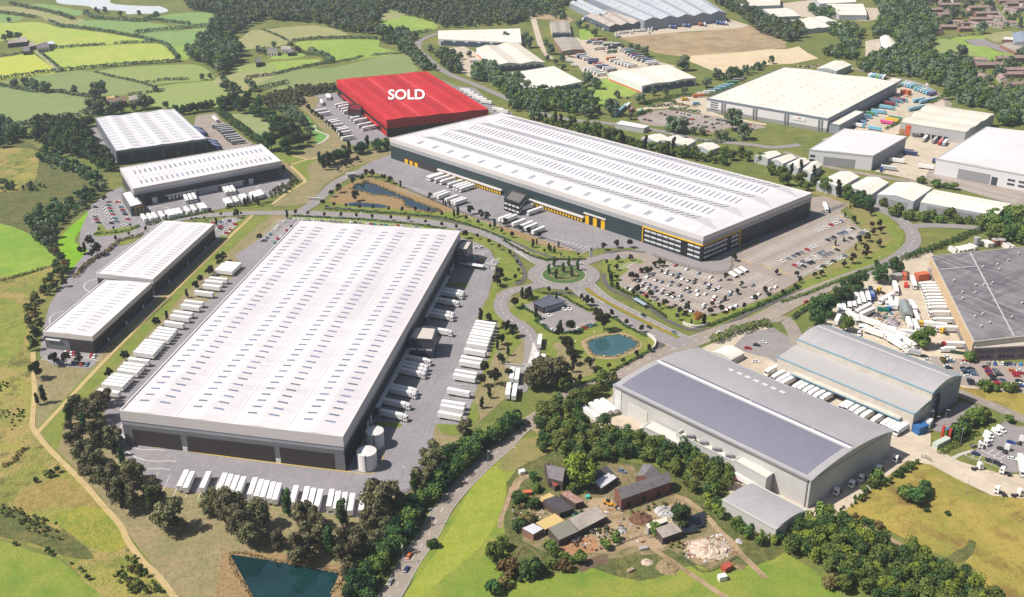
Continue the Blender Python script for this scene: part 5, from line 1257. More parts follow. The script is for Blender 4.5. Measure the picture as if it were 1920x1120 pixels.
def cab_parts(t, x, c):
    """tractor unit whose front bumper is at x"""
    cab = MB().profile([(x-2.3,.6),(x,.6),(x,1.9),(x-.25,3.4),(x-2.3,3.6)], -1.22, 1.22).build('cab', paintm(c), t, link=False)
    MB().hexa([(x-.16,-1.05,2.1),(x+.04,-1.05,2.1),(x+.04,1.05,2.1),(x-.16,1.05,2.1)], [(x-.4,-1.0,3.1),(x-.16,-1.0,3.1),(x-.16,1.0,3.1),(x-.4,1.0,3.1)]).build('windscreen', vglass, cab, link=False)
    MB().box(x-1.5, x-.5, -1.25, 1.25, 2.1, 2.9).build('side_window', vglass, cab, link=False)
    MB().profile([(x-2.3,3.5),(x-.5,3.4),(x-1.2,3.95),(x-2.3,4.0)], -1.1, 1.1).build('wind_deflector', paintm(c), cab, link=False)
    for xx in (x-1.3, x-4.6):
        for s in (-1, 1): MB().wheel(xx, s*1.0, .52, .5).build('wheel', tyre, t, link=False)
    MB().box(x-6.0, x-1.0, -.55, .55, .6, 1.05).build('tractor_frame', dark_m, t, link=False)
def lorry(c, cabc='white'):
    if ('l', c, cabc) not in PC:
        t = thing('articulated_lorry', 'lorry', 'lorry', link=False)
        trailer_parts(t, -8.2, 5.4, c)
        cab_parts(t, 8.2, cabc)
        PC[('l', c, cabc)] = t
    return PC[('l', c, cabc)]
def tractor_unit(c):
    if ('u', c) not in PC:
        t = thing('lorry_cab_unit', 'cab unit', 'lorry cab', link=False)
        cab_parts(t, 3.0, c)
        PC[('u', c)] = t
    return PC[('u', c)]
def rigid(c):
    if ('r', c) not in PC:
        t = thing('box_lorry', 'box lorry', 'lorry', link=False)
        MB().box(-4.5, 2.2, -1.22, 1.22, 1.0, 3.6).build('cargo_box', paintm(c), t, link=False)
        cab = MB().profile([(2.4,.5),(4.4,.5),(4.4,1.6),(4.1,2.8),(2.4,2.9)], -1.1, 1.1).build('cab', paintm('white'), t, link=False)
        MB().hexa([(4.2,-.95,1.7),(4.42,-.95,1.7),(4.42,.95,1.7),(4.2,.95,1.7)], [(3.95,-.9,2.6),(4.18,-.9,2.6),(4.18,.9,2.6),(3.95,.9,2.6)]).build('windscreen', vglass, cab, link=False)
        for xx in (-2.8, 3.2):
            for s in (-1, 1): MB().wheel(xx, s*.95, .48, .4).build('wheel', tyre, t, link=False)
        MB().box(-4.4, 2.4, -.5, .5, .6, 1.0).build('chassis', dark_m, t, link=False)
        PC[('r', c)] = t
    return PC[('r', c)]
def van(c):
    if ('v', c) not in PC:
        t = thing('van', 'van', 'van', link=False)
        body = MB().profile([(-2.8,.4),(2.8,.4),(2.8,1.15),(1.9,1.35),(1.1,2.3),(-2.8,2.4)], -.98, .98, inset=(1.4,.12)).build('body', paintm(c), t, link=False)
        MB().hexa([(1.75,-.8,1.42),(1.98,-.8,1.36),(1.98,.8,1.36),(1.75,.8,1.42)], [(1.05,-.75,2.15),(1.28,-.75,2.2),(1.28,.75,2.2),(1.05,.75,2.15)]).build('windscreen', vglass, t, link=False)
        MB().box(.2, 1.2, -1.0, 1.0, 1.4, 2.0).build('side_window', vglass, t, link=False)
        for xx in (-1.8, 1.9):
            for s in (-1, 1): MB().wheel(xx, s*.88, .36, .26).build('wheel', tyre, t, link=False)
        PC[('v', c)] = t
    return PC[('v', c)]
def car(c, near=False):
    key = ('c', c, near)
    if key not in PC:
        t = thing('car', 'car', 'car', link=False)
        b = MB().profile([(-2.15,.32),(2.15,.32),(2.18,.62),(1.75,.82),(.85,.92),(-1.9,.95),(-2.18,.75)], -.9, .9, inset=(.8,.08))
        b.hexa([(-1.35,-.62,1.42),(.35,-.62,1.42),(.35,.62,1.42),(-1.35,.62,1.42)], [(-1.3,-.6,1.47),(.3,-.6,1.47),(.3,.6,1.47),(-1.3,.6,1.47)])
        b.build('body', paintm(c), t, link=False)
        MB().hexa([(-1.85,-.8,.93),(1.05,-.8,.93),(1.05,.8,.93),(-1.85,.8,.93)], [(-1.35,-.64,1.42),(.35,-.64,1.42),(.35,.64,1.42),(-1.35,.64,1.42)]).build('windows', vglass, t, link=False)
        if near:
            for xx in (-1.35, 1.35):
                for s in (-1, 1): MB().wheel(xx, s*.8, .33, .22).build('wheel', tyre, t, link=False)
            for s in (-1, 1): MB().box(2.08, 2.2, s*.6-.2, s*.6+.2, .58, .74).build('headlight', M('headlight', (236,236,230), .2), t, link=False)
        else:
            w = MB()
            for s in (-1, 1): MB().box(-1.7, 1.7, s*.78-.1, s*.78+.1, .02, .5).build('wheels', tyre, t, link=False)
        PC[key] = t
    return PC[key]
def hd(a, b, z=0):
    p, q = G(*a, z), G(*b, z)
    return math.atan2(q[1] - p[1], q[0] - p[0])
ZV = 0.17
def put(fn, pts, ang, noun, place, group, zc=2.3, dcol='white', args=(), jit=.02, shift=0.0):
    """pts: picture positions of the vehicles' middles, listed in the order that the place phrase counts them"""
    n = len(pts)
    for i, p in enumerate(pts):
        col = p[2] if len(p) > 2 and isinstance(p[2], str) else dcol
        ag = p[3] if len(p) > 3 else ang
        if isinstance(ag, tuple): ag = hd(*ag)
        loc = G(p[0], p[1], zc) + np.array((math.cos(ag), math.sin(ag), 0)) * shift
        lab = f"{col} {noun}, {nth(i)} {place}" if n > 1 else f"{col} {noun} {place}"
        inst(fn(col, *args), (loc[0], loc[1], ZV), ag + rng.uniform(-jit, jit), lab, group if n > 1 else None)
def span(groups):
    out = []
    for g_ in groups:
        if len(g_) == 2: out.append(g_); continue
        ax, ay, bx, by, n = g_
        for k in range(n):
            t = k / max(1, n - 1)
            out.append((ax + (bx - ax)*t, ay + (by - ay)*t))
    return out
# trailers round the large front warehouse
left = span([(436,497,421,511,5),(410,526),(402,532,397,540,2),(383,552),(364,570,358,578,2),(344,590,338,598,2),(327,610),(314,621,300,638,4),(290,645,271,666,5),(261,679),(252,688,241,700,3),(230,709,213,726,4),(205,738)])
put(trailer, left, hd((340,640),(385,646)) + math.pi, 'box trailer', 'from the far end left of the front warehouse', 'white trailers left of the front warehouse')
front = [(344,902),(355,905),(386,905),(417,908),(428.5,910),(440,912.5),(452,915),(474,917),(486,920),(497,922),(509,925),(520,927),(552,932),(573,934),(585,937),(598,939),(620,939),(632,943),(645,945),(659,947),(680,946)]
put(trailer, front, hd((349,884),(332,922)) , 'box trailer', 'from the left before the black panelled front', 'white trailers before the front warehouse')
right = span([(911,609,904,627,4),(901.5,632,895,650,4),(891,662),(885,676,882,684,2),(874,702,871,710,2),(860,737),(850.5,760,848.5,768,2),(844,781)])
put(trailer, right, hd((823,775),(868,783)), 'box trailer', 'from the far end beside the right verge', 'white trailers in the right hand yard')
dk = [(850,548),(847,553),(840,567),(830,588),(828.5,594),(826,622),(785,676),(779,686.5),(777,693),(774,700),(758.5,731),(756,737),(744.5,758),(739,779)]
put(lorry, dk, hd((714,776),(765,787)), 'articulated lorry', 'from the far end docked at the front warehouse', 'lorries docked at the front warehouse')
put(trailer, [(1012,641),(1006,676),(1018,679),(970,706),(960,704),(965,736),(953,734)], hd((1009,660),(1006,690)), 'box trailer', 'from the roundabout on the slip road', 'white trailers on the slip road')
# left units
g1 = T(0,280,4,[(1080,520),(1125,515),(1160,508),(1213,500),(1262,492),(1288,487),(1318,480),(1348,475),(1403,462),(1453,452),(1505,440),(1532,436)])
put(trailer, g1, hd((277,402),(288,417)), 'box trailer', 'from the left in the row facing the dark dock wall', 'white trailers facing the dark dock wall')
g2 = T(0,280,4,[(1697,402),(1722,397),(1770,387),(1815,372),(1840,367),(1890,357),(1910,350)]) + [(484,366),(490,364)]
put(trailer, g2, hd((422,372),(433,387)), 'box trailer', 'from the left in the row near the round turning mark', 'white trailers near the turning mark')
g3 = T(0,280,4,[(1395,372),(1427,366),(1457,360),(1690,312),(1718,308),(1748,304)])
put(lorry, g3, hd((344,362),(356,383)), 'articulated lorry', 'from the left along the dark dock wall', 'lorries docked at the dark dock wall')
put(trailer, T(0,0,4,[(1640,945),(1665,955),(1680,968),(1695,980),(1710,995),(1730,1020),(1745,1035),(1765,1050),(1785,1065)]), hd((403,237),(437,233)), 'box trailer', 'from the far end beside the clipped hedge row', 'grey trailers by the clipped hedge', dcol='grey')
put(lorry, T(0,0,4,[(1480,965),(1500,985),(1515,1000),(1590,1060),(1605,1080),(1620,1100)]), hd((366,242),(384,247)), 'lorry', 'from the far end at the upper left warehouse docks', 'lorries at the upper left warehouse', dcol='navy', args=('navy',))
put(lorry, T(0,0,4,[(1615,895)]), hd((398,218),(409,228)), 'lorry', 'alone at the back of the upper left yard', None)
# largest warehouse
b1 = T(480,280,4,[(1335,203),(1352,209),(1395,222),(1438,237),(1492,258),(1535,272),(1557,281),(1582,291)]) + T(960,280,4,[(100,440),(172,464)])
put(lorry, b1, hd((830,324),(802,332)), 'articulated lorry', 'from the far left along the yellow docks', 'lorries at the yellow docks')
b2 = T(480,280,4,[(1383,337),(1405,348),(1467,372),(1508,388),(1532,396),(1868,517),(1895,528)]) + T(960,280,4,[(-10,520),(50,553),(110,570),(143,585),(197,611)])
put(trailer, b2, hd((841,355),(814,364)), 'box trailer', 'from the far left before the yellow docks', 'white trailers before the yellow docks')
put(lorry, [(1548,389)], hd((1544,382),(1551,398)), 'articulated lorry', 'alone behind the far corner of the largest warehouse', None)
# red building
c1 = T(480,0,4,[(642,786),(668,800),(690,818),(705,835),(758,886),(783,905),(815,936),(848,960)])
put(lorry, c1, hd((671,234),(683,241)) if 0 else hd((700,236),(664,243)), 'articulated lorry', 'from the far end beside the red building', 'lorries docked at the red building')
c2 = T(480,0,4,[(490,833),(513,855),(570,913),(583,925),(605,945),(635,970),(650,980),(665,1000),(690,1035)])
put(trailer, c2, hd((595,210),(618,206)), 'box trailer', 'from the far end beside the young hedge', 'white trailers left of the red building')
put(trailer, T(480,0,4,[(1572,679),(1600,697),(1632,717),(1665,735),(1692,748),(1728,767),(1815,822),(1850,837)]), hd((860,170),(885,173)), 'box trailer', 'from the far end right of the red building', 'white trailers right of the red building')
put(lorry, T(480,0,4,[(492,770),(535,728),(550,728)]), hd((600,185),(603,196)), 'articulated lorry', 'at the entrance left of the red building', 'lorries at the entrance left of the red building')
# solar and barrel roofed warehouses
y1 = T(1440,560,4,[(95,505),(142,545),(180,572),(208,592),(298,617),(336,630),(375,650),(413,667),(450,690),(505,703),(650,757),(685,767),(722,790),(762,812),(808,835),(885,865),(958,890),(993,905),(1028,922),(1062,938)])
put(lorry, y1, hd((1568,722),(1536,740)), 'articulated lorry', 'from the left along the blue edged dock canopy', 'lorries at the blue edged canopy', shift=5.5)
put(trailer, T(960,560,4,[(585,865),(640,840),(680,820),(725,810)]), hd((1095,770),(1118,788)), 'box trailer', 'from the left by the solar warehouse corner', 'white trailers by the solar warehouse')
put(rigid, [(1214,810)], hd((1200,802),(1228,816)), 'box lorry', 'parked alone against the cream roofed lean to', None, args=())
put(van, [(1255,835)], hd((1250,831),(1260,839)), 'delivery van', 'beside the hedge below the solar warehouse', None, zc=1)
put(trailer, [(1399,902)], hd((1390,898),(1408,908)), 'container trailer', 'between the solar warehouse and the small grey shed', None)
put(tractor_unit, T(1440,840,4,[(525,325),(640,268),(710,225),(840,155),(965,80)]), hd((1570,925),(1562,932)), 'lorry cab unit', 'from the near end of the shaded end wall', 'cab units in the shade of the solar warehouse', zc=1.5)
# old factory yard
fx = (1540,520,6.223)
f1 = T(*fx,[(202,340),(252,335),(318,300),(370,290),(424,265),(480,245),(540,222)])
put(lorry, f1, hd(*T(*fx,[(232,260),(270,400)])), 'articulated lorry', 'from the left in the fan by the round trees', 'lorries parked in a fan')
put(lorry, T(*fx,[(585,190)]), hd(*T(*fx,[(565,130),(605,260)])), 'lorry', 'at the right end of the fan by the round trees', None, dcol='blue', args=('blue',))
f2 = T(*fx,[(1280,90),(1300,122),(1318,152),(1330,185),(1345,225),(1362,262),(1372,298),(1383,335),(1392,372),(1405,428),(1450,505),(1490,605)])
put(lorry, f2, hd(*T(*fx,[(1530,440),(1280,436)])), 'articulated lorry', 'from the far end of the buff dock wall', 'lorries docked at the buff wall')
def m1(px, py, a, b): return (*T(*fx, [(px, py)])[0], 'white', tuple(T(*fx, [a, b])))
f3 = [m1(865,125,(850,60),(882,190)), m1(1075,60,(1055,0),(1100,115)), m1(762,245,(860,200),(680,295)), m1(490,372,(575,330),(412,415)), m1(362,460,(305,400),(415,515)), m1(545,512,(650,550),(430,470)), m1(640,650,(560,625),(715,680)),
      m1(790,690,(860,715),(720,660)), m1(895,665,(820,640),(980,690)), m1(985,745,(900,705),(1065,795)), m1(890,775,(830,745),(985,840)), m1(195,480,(180,540),(225,430))]
put(lorry, f3, 0, 'articulated lorry', 'loose in the old factory yard, from the top', 'lorries loose in the old factory yard')
f4 = [m1(535,415,(590,390),(480,440)), m1(745,595,(650,570),(840,620)), m1(1048,655,(1000,650),(1100,660)), m1(1022,540,(1000,480),(1045,610)), m1(1100,570,(1070,510),(1130,640)), m1(1065,340,(1040,300),(1100,390)), m1(1108,468,(1080,410),(1135,530)), m1(872,310,(875,240),(868,370)), m1(815,305,(800,265),(830,340))]
put(trailer, f4, 0, 'box trailer', 'standing loose round the grey yard shed', 'trailers loose round the grey yard shed')
put(lorry, T(*fx,[(1300,555)]), hd(*T(*fx,[(1440,575),(1180,545)])), 'lorry with yellow cab', 'pulled out from the buff wall', None, args=('yellow',))
put(lorry, T(*fx,[(1560,790)]), hd(*T(*fx,[(1710,800),(1430,790)])), 'lorry with red cab', 'at the near end of the buff wall', None, args=('red',))
put(rigid, T(*fx,[(1475,840)]), hd(*T(*fx,[(1560,845),(1400,840)])), 'box lorry', 'beside the green fence of the old factory', None)
put(van, T(*fx,[(765,318),(455,590),(490,592),(520,597),(440,660)]), hd(*T(*fx,[(760,290),(770,340)])), 'small van', 'counted from the top in the old factory yard', 'vans in the old factory yard', zc=1)
put(rigid, T(*fx,[(1068,868)]), hd(*T(*fx,[(1110,880),(1010,860)])), 'box lorry', 'behind the barrel roof by the yard fence', None, dcol='silver')
put(tractor_unit, T(*fx,[(1440,645),(700,170)]), hd(*T(*fx,[(1500,670),(1420,640)])), 'yard tug', 'counted from the right in the old factory yard', 'yard tugs', zc=1.2, dcol='yellow')
# right edge lorry park
lx = (1740,760,6.222)
put(van, T(*lx,[(855,282),(800,312),(715,345),(700,382)]), hd(*T(*lx,[(800,240),(920,320)])), 'panel van', 'from the right in the lorry park corner', 'white vans in the lorry park', zc=1.2)
def m2(px, py, a, b, c='white'): return (*T(*lx, [(px, py)])[0], c, tuple(T(*lx, [a, b])))
put(tractor_unit, [m2(650,430,(620,410),(690,450)), m2(565,470,(490,470),(610,490)), m2(915,520,(880,560),(930,480)), m2(1080,420,(1020,470),(1090,380)), m2(570,725,(500,740),(630,720)), m2(910,785,(980,810),(860,770)), m2(850,1015,(920,1040),(790,990)), m2(1040,1035,(970,1050),(1100,1030))], 0, 'lorry cab unit', 'round the right edge lorry park, clockwise', 'cab units in the lorry park', zc=1.4)
put(lorry, [m2(1088,700,(1070,600),(1100,800))], 0, 'articulated lorry', 'at the lower right edge beside the kerb', None)
# far estate
dx = (1580,120,8.614)
LB = 'light blue'
q = hd(*T(*dx,[(480,770),(690,800)]))
put(trailer, [(*p[:2], c) for p, c in zip(T(*dx,[(440,185),(475,190),(520,190),(565,203),(615,207),(665,212)]), ('white',LB,LB,'pale green',LB,'white'))], hd(*T(*dx,[(400,215),(480,145)])), 'box trailer', 'from the left behind the cream roof', 'coloured trailers behind the cream roof')
r2 = T(*dx,[(900,345),(960,325),(1005,325),(1050,335),(1095,345),(1140,355),(1195,370),(1215,395),(1265,412),(1310,428),(1355,445),(1400,462),(1455,480)])
put(trailer, [(*p[:2], c) for p, c in zip(r2, ('pale green',LB,LB,'silver',LB,LB,'green',LB,LB,'silver',LB,LB,'purple'))], hd(*T(*dx,[(1120,380),(1260,340)])), 'box trailer', 'from the left beside the estate road', 'coloured trailers along the estate road')
put(trailer, T(*dx,[(1215,590),(1245,578),(1320,605),(1375,590),(1430,575),(1140,725),(1190,712),(1240,698)]), hd(*T(*dx,[(1180,610),(1290,590)])), 'box trailer', 'from the left near the wavy roofed warehouse', 'light blue trailer blocks', dcol=LB)
r3 = T(*dx,[(930,575),(850,590),(770,640),(720,700),(585,770),(440,800),(350,838),(265,878),(250,930),(230,985)])
put(lorry, [(*p[:2], c) for p, c in zip(r3, ('dark red','blue grey','dark red',LB,LB,'green','blue grey','blue grey','blue grey','white'))], q, 'lorry', 'from the far end at the cream roofed docks', 'coloured lorries at the docks', args=(LB,))
put(trailer, [(*p[:2], c) for p, c in zip(T(*dx,[(850,875),(800,900),(715,942),(515,1040)]), ('green','yellow','pink',LB))], hd(*T(*dx,[(630,930),(800,960)])), 'box trailer', 'from the top standing in the open concrete yard', 'bright trailers in the open yard')
ax = (960,0,4)
r4 = T(*ax,[(1400,718),(1435,705),(1480,693),(1520,680),(1560,665),(1590,652),(1620,640),(1655,620),(1700,600)])
put(trailer, [(*p[:2], c) for p, c in zip(r4, ('orange','white','white',LB,LB,LB,LB,'green','grey'))], hd(*T(*ax,[(1370,725),(1430,722)])), 'box trailer', 'from the left beyond the corner of the cream roof', 'trailers beyond the cream roof')
r5 = T(*ax,[(785,855),(800,840),(815,828),(830,815),(845,800),(870,792),(895,822),(965,835)])
put(trailer, [(*p[:2], c) for p, c in zip(r5, (LB,LB,LB,LB,LB,'silver','dark red','green'))], hd(*T(*ax,[(780,860),(850,790)])), 'box trailer', 'from the left in the cluster by the white lodge', 'trailers clustered by the white lodge')
put(rigid, [(*p[:2], c) for p, c in zip(T(*ax,[(1300,742),(1385,775)]), ('yellow',LB))], .2, 'box lorry', 'from the left by the oval flower bed', 'box lorries by the oval beds')
hx = (1060,40,8.727)
hq = hd(*T(*hx,[(380,670),(520,655)]))
def many(pl): return [(*T(*hx, [(x, y)])[0], c) for x, y, c in pl]
put(trailer, many([(262,555,'silver'),(270,580,'navy'),(320,590,'silver'),(365,612,'white'),(460,635,'navy'),(450,668,'navy'),(540,705,'red'),(560,728,'silver'),(625,745,'navy'),(690,765,'white'),(740,785,'silver'),(760,805,'grey'),(380,780,'white'),(440,795,'white'),(490,815,'white'),(540,840,'white'),(590,868,'white'),(745,608,'orange'),(800,637,'white'),(880,668,'white'),(930,680,'white'),(985,695,'white'),(1040,712,'white'),(1090,728,'white')]), hq, 'box trailer', 'from the left in the haulage depot', 'trailers in the haulage depot')
put(lorry, many([(975,465,'grey'),(1015,480,'grey'),(1050,500,'teal'),(1100,540,'dark red'),(1150,565,'purple'),(1195,590,'grey'),(1250,620,'grey'),(1330,640,'blue'),(1400,665,'white'),(1430,688,'white'),(470,305,'red'),(580,298,'dark red'),(530,350,'silver'),(690,385,'green'),(830,390,'navy'),(760,430,'black'),(755,495,'green'),(560,440,'white'),(420,335,'blue grey')]), hd(*T(*hx,[(1100,500),(880,520)])), 'lorry', 'from the middle right of the haulage depot', 'lorries in the haulage depot')
put(tractor_unit, many([(850,205,'white'),(900,190,'white'),(950,187,'white'),(990,182,'white'),(1030,175,'white'),(1090,185,'white'),(1130,160,'white'),(1190,160,'white'),(1240,155,'white'),(1280,155,'white'),(1320,150,'white'),(1380,140,'white'),(1420,150,'white'),(1375,185,'white'),(850,250,'white'),(890,245,'white'),(640,140,'white'),(700,130,'white')]), 2.4, 'lorry cab unit', 'from the left below the ridged sheds', 'cab units below the ridged sheds', zc=1.5)
put(trailer, [(*p[:2], c) for p, c in zip(T(*ax,[(1050,210),(1075,212),(1180,198),(1200,200),(1220,202),(1285,187),(1305,190),(1325,192),(1405,180),(1425,182),(1445,185),(1535,170),(1560,172),(1585,175),(1605,175),(640,185),(665,195),(690,200),(600,165),(545,135),(560,145),(530,150)]), ('white','navy','silver','blue','blue','silver','blue','blue','orange','dark red','silver','blue','blue','blue','silver','navy','navy','navy','silver','blue grey','dark red','silver'))], hd(*T(*ax,[(1200,190),(1205,215)])), 'box trailer', 'from the middle along the apron of the ridged sheds', 'trailers along the ridged sheds')
put(trailer, T(480,0,4,[(1640,457),(1672,482),(1695,503)]), .1, 'box trailer', 'from the top beside the double gabled shed', 'trailers by the double gabled shed')
put(rigid, T(*ax,[(430,455),(470,487)]), -.3, 'box lorry', 'from the top near the stepped flat roof', 'box lorries near the stepped roof')
rx_ = (1440,280,4)
put(trailer, [(*p[:2], c) for p, c in zip(T(*rx_,[(1065,28),(965,85),(905,140),(1185,132)]), ('navy','white','silver','white'))], hd(*T(*rx_,[(920,80),(1010,92)])), 'box trailer', 'from the top between the two white warehouses', 'trailers between the white warehouses')
put(tractor_unit, T(*rx_,[(1243,92),(850,158)]), 1.2, 'lorry cab unit', 'from the right between the two white warehouses', 'cab units between the white warehouses', zc=1.4, dcol='blue')
put(trailer, [(*p[:2], c) for p, c in zip(T(1440,0,4,[(1178,1040),(1250,1052),(1295,1065),(1328,1070)]), ('silver','grey','red','silver'))], hd(*T(1440,0,4,[(1200,1020),(1150,1070)])), 'box trailer', 'from the left at the wavy roofed warehouse', 'trailers at the wavy roofed warehouse')
put(van, T(1440,0,4,[(1195,640)]), hd((1730,155),(1745,165)), 'van', 'driving past the blue trailers', None, zc=1)
# ------------------------------------------------------------------ cars
W_, K_c, S_, G_, R_, T_ = 'white', 'black', 'blue grey', 'grey', 'red', 'teal'
def cars(tile, L, ang, place, group, near=False):
    pts = [(*T(*tile, [(p[0], p[1])])[0], p[2]) if len(p) == 3 else (*T(*tile, [(p[0], p[1])])[0], p[2], tuple(T(*tile, p[3]))) for p in L]
    put(car, pts, ang, 'car', place, group, zc=.8, args=(near,), jit=.05)
perp = hd(*T(1140,480,6,[(380,255),(1340,560)])) + math.pi/2
cars((1140,480,6), [(760,103,R_),(890,148,W_),(1022,192,S_),(1160,235,W_),(1260,270,S_),(595,168,K_c),(668,162,W_),(655,195,S_),(723,210,S_),(800,200,S_),(780,237,K_c),(840,257,W_),(905,278,K_c),(980,268,K_c),(970,300,K_c),(1085,302,G_),(1145,322,S_),(1130,357,K_c),(1205,377,K_c),(1255,355,W_),(372,170,R_),(445,235,W_),(495,215,G_),(345,280,K_c),(405,300,W_),(385,337,K_c),(465,325,S_),(445,357,W_),(540,272,G_),(605,290,S_),(715,292,S_),(695,325,W_),(805,325,K_c),(530,350,G_),(540,390,S_),(620,382,W_),(605,417,G_),(860,380,G_),(905,360,K_c),(915,402,S_),(1005,387,W_),(680,433,K_c),(720,415,K_c),(735,458,K_c),(815,450,S_),(1015,437,W_),(1098,427,W_),(835,497,K_c),(900,520,K_c),(1205,457,W_),(1185,495,R_),(1085,545,W_),(1075,580,G_),(1260,517,G_),(1305,493,K_c),(1370,435,S_),(1385,403,S_),(750,557,K_c),(940,620,S_),(1020,652,K_c),(545,485,G_),(660,510,W_),(420,433,R_),(365,410,S_),(262,375,W_),(210,357,G_),(1345,603,R_),(1385,577,W_),(1445,557,W_),(1700,430,W_),(1820,370,W_),(1890,345,W_),(1630,328,S_),(1630,465,G_)],
     perp, 'counted row by row in the big front car park', 'cars in the big front car park')
perp2 = hd(*T(1360,380,6,[(250,660),(1330,150)])) - math.pi/2
cars((1360,380,6), [(1040,315,W_),(1080,300,W_),(1115,287,W_),(1155,270,W_),(1190,248,R_),(1235,230,W_),(1275,213,W_),(1300,208,S_),(640,658,W_),(710,628,G_),(770,598,S_),(815,577,K_c),(860,560,G_),(920,527,R_),(980,497,W_),(1025,482,W_),(1155,420,K_c),(1195,403,G_),(1222,388,K_c),(1280,352,G_),(1310,342,S_),(1345,330,S_),(1400,300,W_),(1430,290,K_c),(780,705,R_),(830,683,W_),(875,663,S_),(935,632,W_),(945,680,K_c),(980,668,K_c),(830,732,G_),(880,713,K_c),(995,593,W_),(1045,625,W_),(1065,570,S_),(1100,550,G_),(1110,597,G_),(1150,580,G_),(1190,562,G_),(1260,530,K_c),(1055,738,W_),(1105,715,K_c),(1165,683,W_),(1220,657,K_c),(1275,628,W_),(1310,617,W_),(1350,598,S_),(1360,430,G_),(1410,400,K_c),(1460,378,W_),(1520,348,G_),(1545,336,S_),(1580,318,W_)],
     perp2, 'row by row in the side car park', 'cars in the side car park')
cars((160,340,6), [(110,290,K_c),(90,315,W_),(95,343,W_),(100,375,W_),(112,402,G_),(125,430,R_),(145,462,K_c),(195,300,W_),(215,325,W_),(235,350,W_),(245,377,W_),(265,408,W_),(280,440,W_),(295,470,K_c),(262,270,T_),(275,302,R_),(290,335,T_),(310,370,R_),(335,417,T_),(352,452,S_),(365,235,R_),(385,262,W_),(405,292,S_),(420,322,R_),(435,347,S_),(450,372,K_c),(480,425,R_),(415,497,W_),(442,490,W_)],
     hd(*T(160,340,6,[(200,300),(260,305)])), 'column by column in the far left car park', 'cars in the far left car park')
cars((160,340,6), [(1685,483,R_),(1665,507,W_),(1640,525,W_),(1627,545,R_),(1610,560,W_),(1590,580,R_),(1562,603,W_),(1525,455,T_),(1555,455,W_),(1625,445,K_c),(1675,452,W_),(1440,470,R_),(1525,510,R_),(1512,533,K_c),(1490,547,W_)],
     hd(*T(160,340,6,[(1600,590),(1650,600)])), 'from the right in the car park beside the lawn', 'cars beside the lawn strip')
cars((0,560,4), [(490,405,W_),(510,410,R_),(533,412,W_),(556,413,R_),(580,415,K_c),(685,427,R_),(706,432,W_),(435,470,S_),(465,472,S_),(545,483,S_),(575,485,K_c),(610,490,R_),(650,494,S_)],
     hd(*T(0,560,4,[(490,400),(470,430)])), 'counted from the left before the lower long unit', 'cars before the lower long unit')
cars((480,280,4), [(285,523,W_),(320,523,W_),(350,527,W_),(395,531,G_),(430,533,W_),(490,536,S_),(560,540,G_),(595,543,S_),(630,545,G_),(710,548,W_),(745,549,K_c),(780,553,G_),(840,557,W_),(862,559,R_),(890,562,T_),(940,566,S_),(975,568,T_),(1065,571,R_),(1092,574,W_),(1200,581,G_),(210,540,W_),(165,575,W_),(150,597,W_),(105,635,T_),(80,660,S_),(62,682,S_),(160,668,R_),(230,607,R_),(265,575,K_c),(190,655,W_),(140,700,T_)],
     hd(*T(480,280,4,[(300,530),(285,515)])), 'counted from the left behind the front warehouse', 'cars behind the front warehouse')
cars((480,280,4), [(1690,735,W_),(1652,737,W_),(1662,800,W_),(1690,822,'yellow'),(1675,840,R_),(1702,808,W_),(1792,840,W_),(1803,855,W_)], .5, 'counted from the top by the glazed corner office', 'cars by the glazed corner office')
cars((960,540,6), [(415,305,W_),(585,240,W_),(640,235,W_),(345,405,W_),(380,420,G_),(450,475,W_),(745,460,W_),(815,445,R_),(858,427,S_),(890,416,S_)], hd(*T(960,540,6,[(390,300),(440,320)])), 'counted from the cafe door in the cafe car park', 'cars in the cafe car park')
cars((960,540,6), [(1480,305,K_c),(1545,442,K_c),(1825,498,S_)], hd((1207,590),(1235,606)), 'from the roundabout on the dual carriageway', 'cars on the dual carriageway', True)
put(car, [(1089,495,W_)], hd((1083,497),(1095,495)), 'car', 'leaving the roundabout', None, zc=.8, args=(True,))
put(car, [(678,401,W_)], hd((670,400),(686,402)), 'car', 'on the curved spine road behind the front warehouse', None, zc=.8, args=(True,))
put(car, [(368,408,W_)], hd((360,409),(376,407)), 'car', 'on the left end of the spine road', None, zc=.8, args=(True,))
put(car, [(168,440,W_)], 0.2, 'car', 'at the far left end of the estate road', None, zc=.8, args=(True,))
put(car, [(1349,623,W_)], hd((1340,626),(1358,620)), 'car', 'on the main road near the curved name wall', None, zc=.8, args=(True,))
put(car, [(1511,565,R_)], hd((1503,558),(1520,550)), 'car', 'on the main road by the side turning', None, zc=.8, args=(True,))
put(car, [(767,1042,'orange')], hd((767,1057),(780,1037)), 'car', 'farthest of three on the bottom road', None, zc=.8, args=(True,))
put(car, [(762,1067,'navy')], hd((758,1070),(772,1050)), 'car', 'in the middle of three on the bottom road', None, zc=.8, args=(True,))
put(car, [(732,1091,'grey')], hd((742,1090),(728,1110)), 'car', 'nearest of three on the bottom road', None, zc=.8, args=(True,))
cars((960,0,4), [(1310,1033,K_c),(1333,1037,R_),(1470,985,R_),(870,735,K_c)], .1, 'from the left on the lane behind the largest warehouse', 'cars on the far lane')
xx = (1720,640,9.335)
up = [(1262,395),(1285,350)]
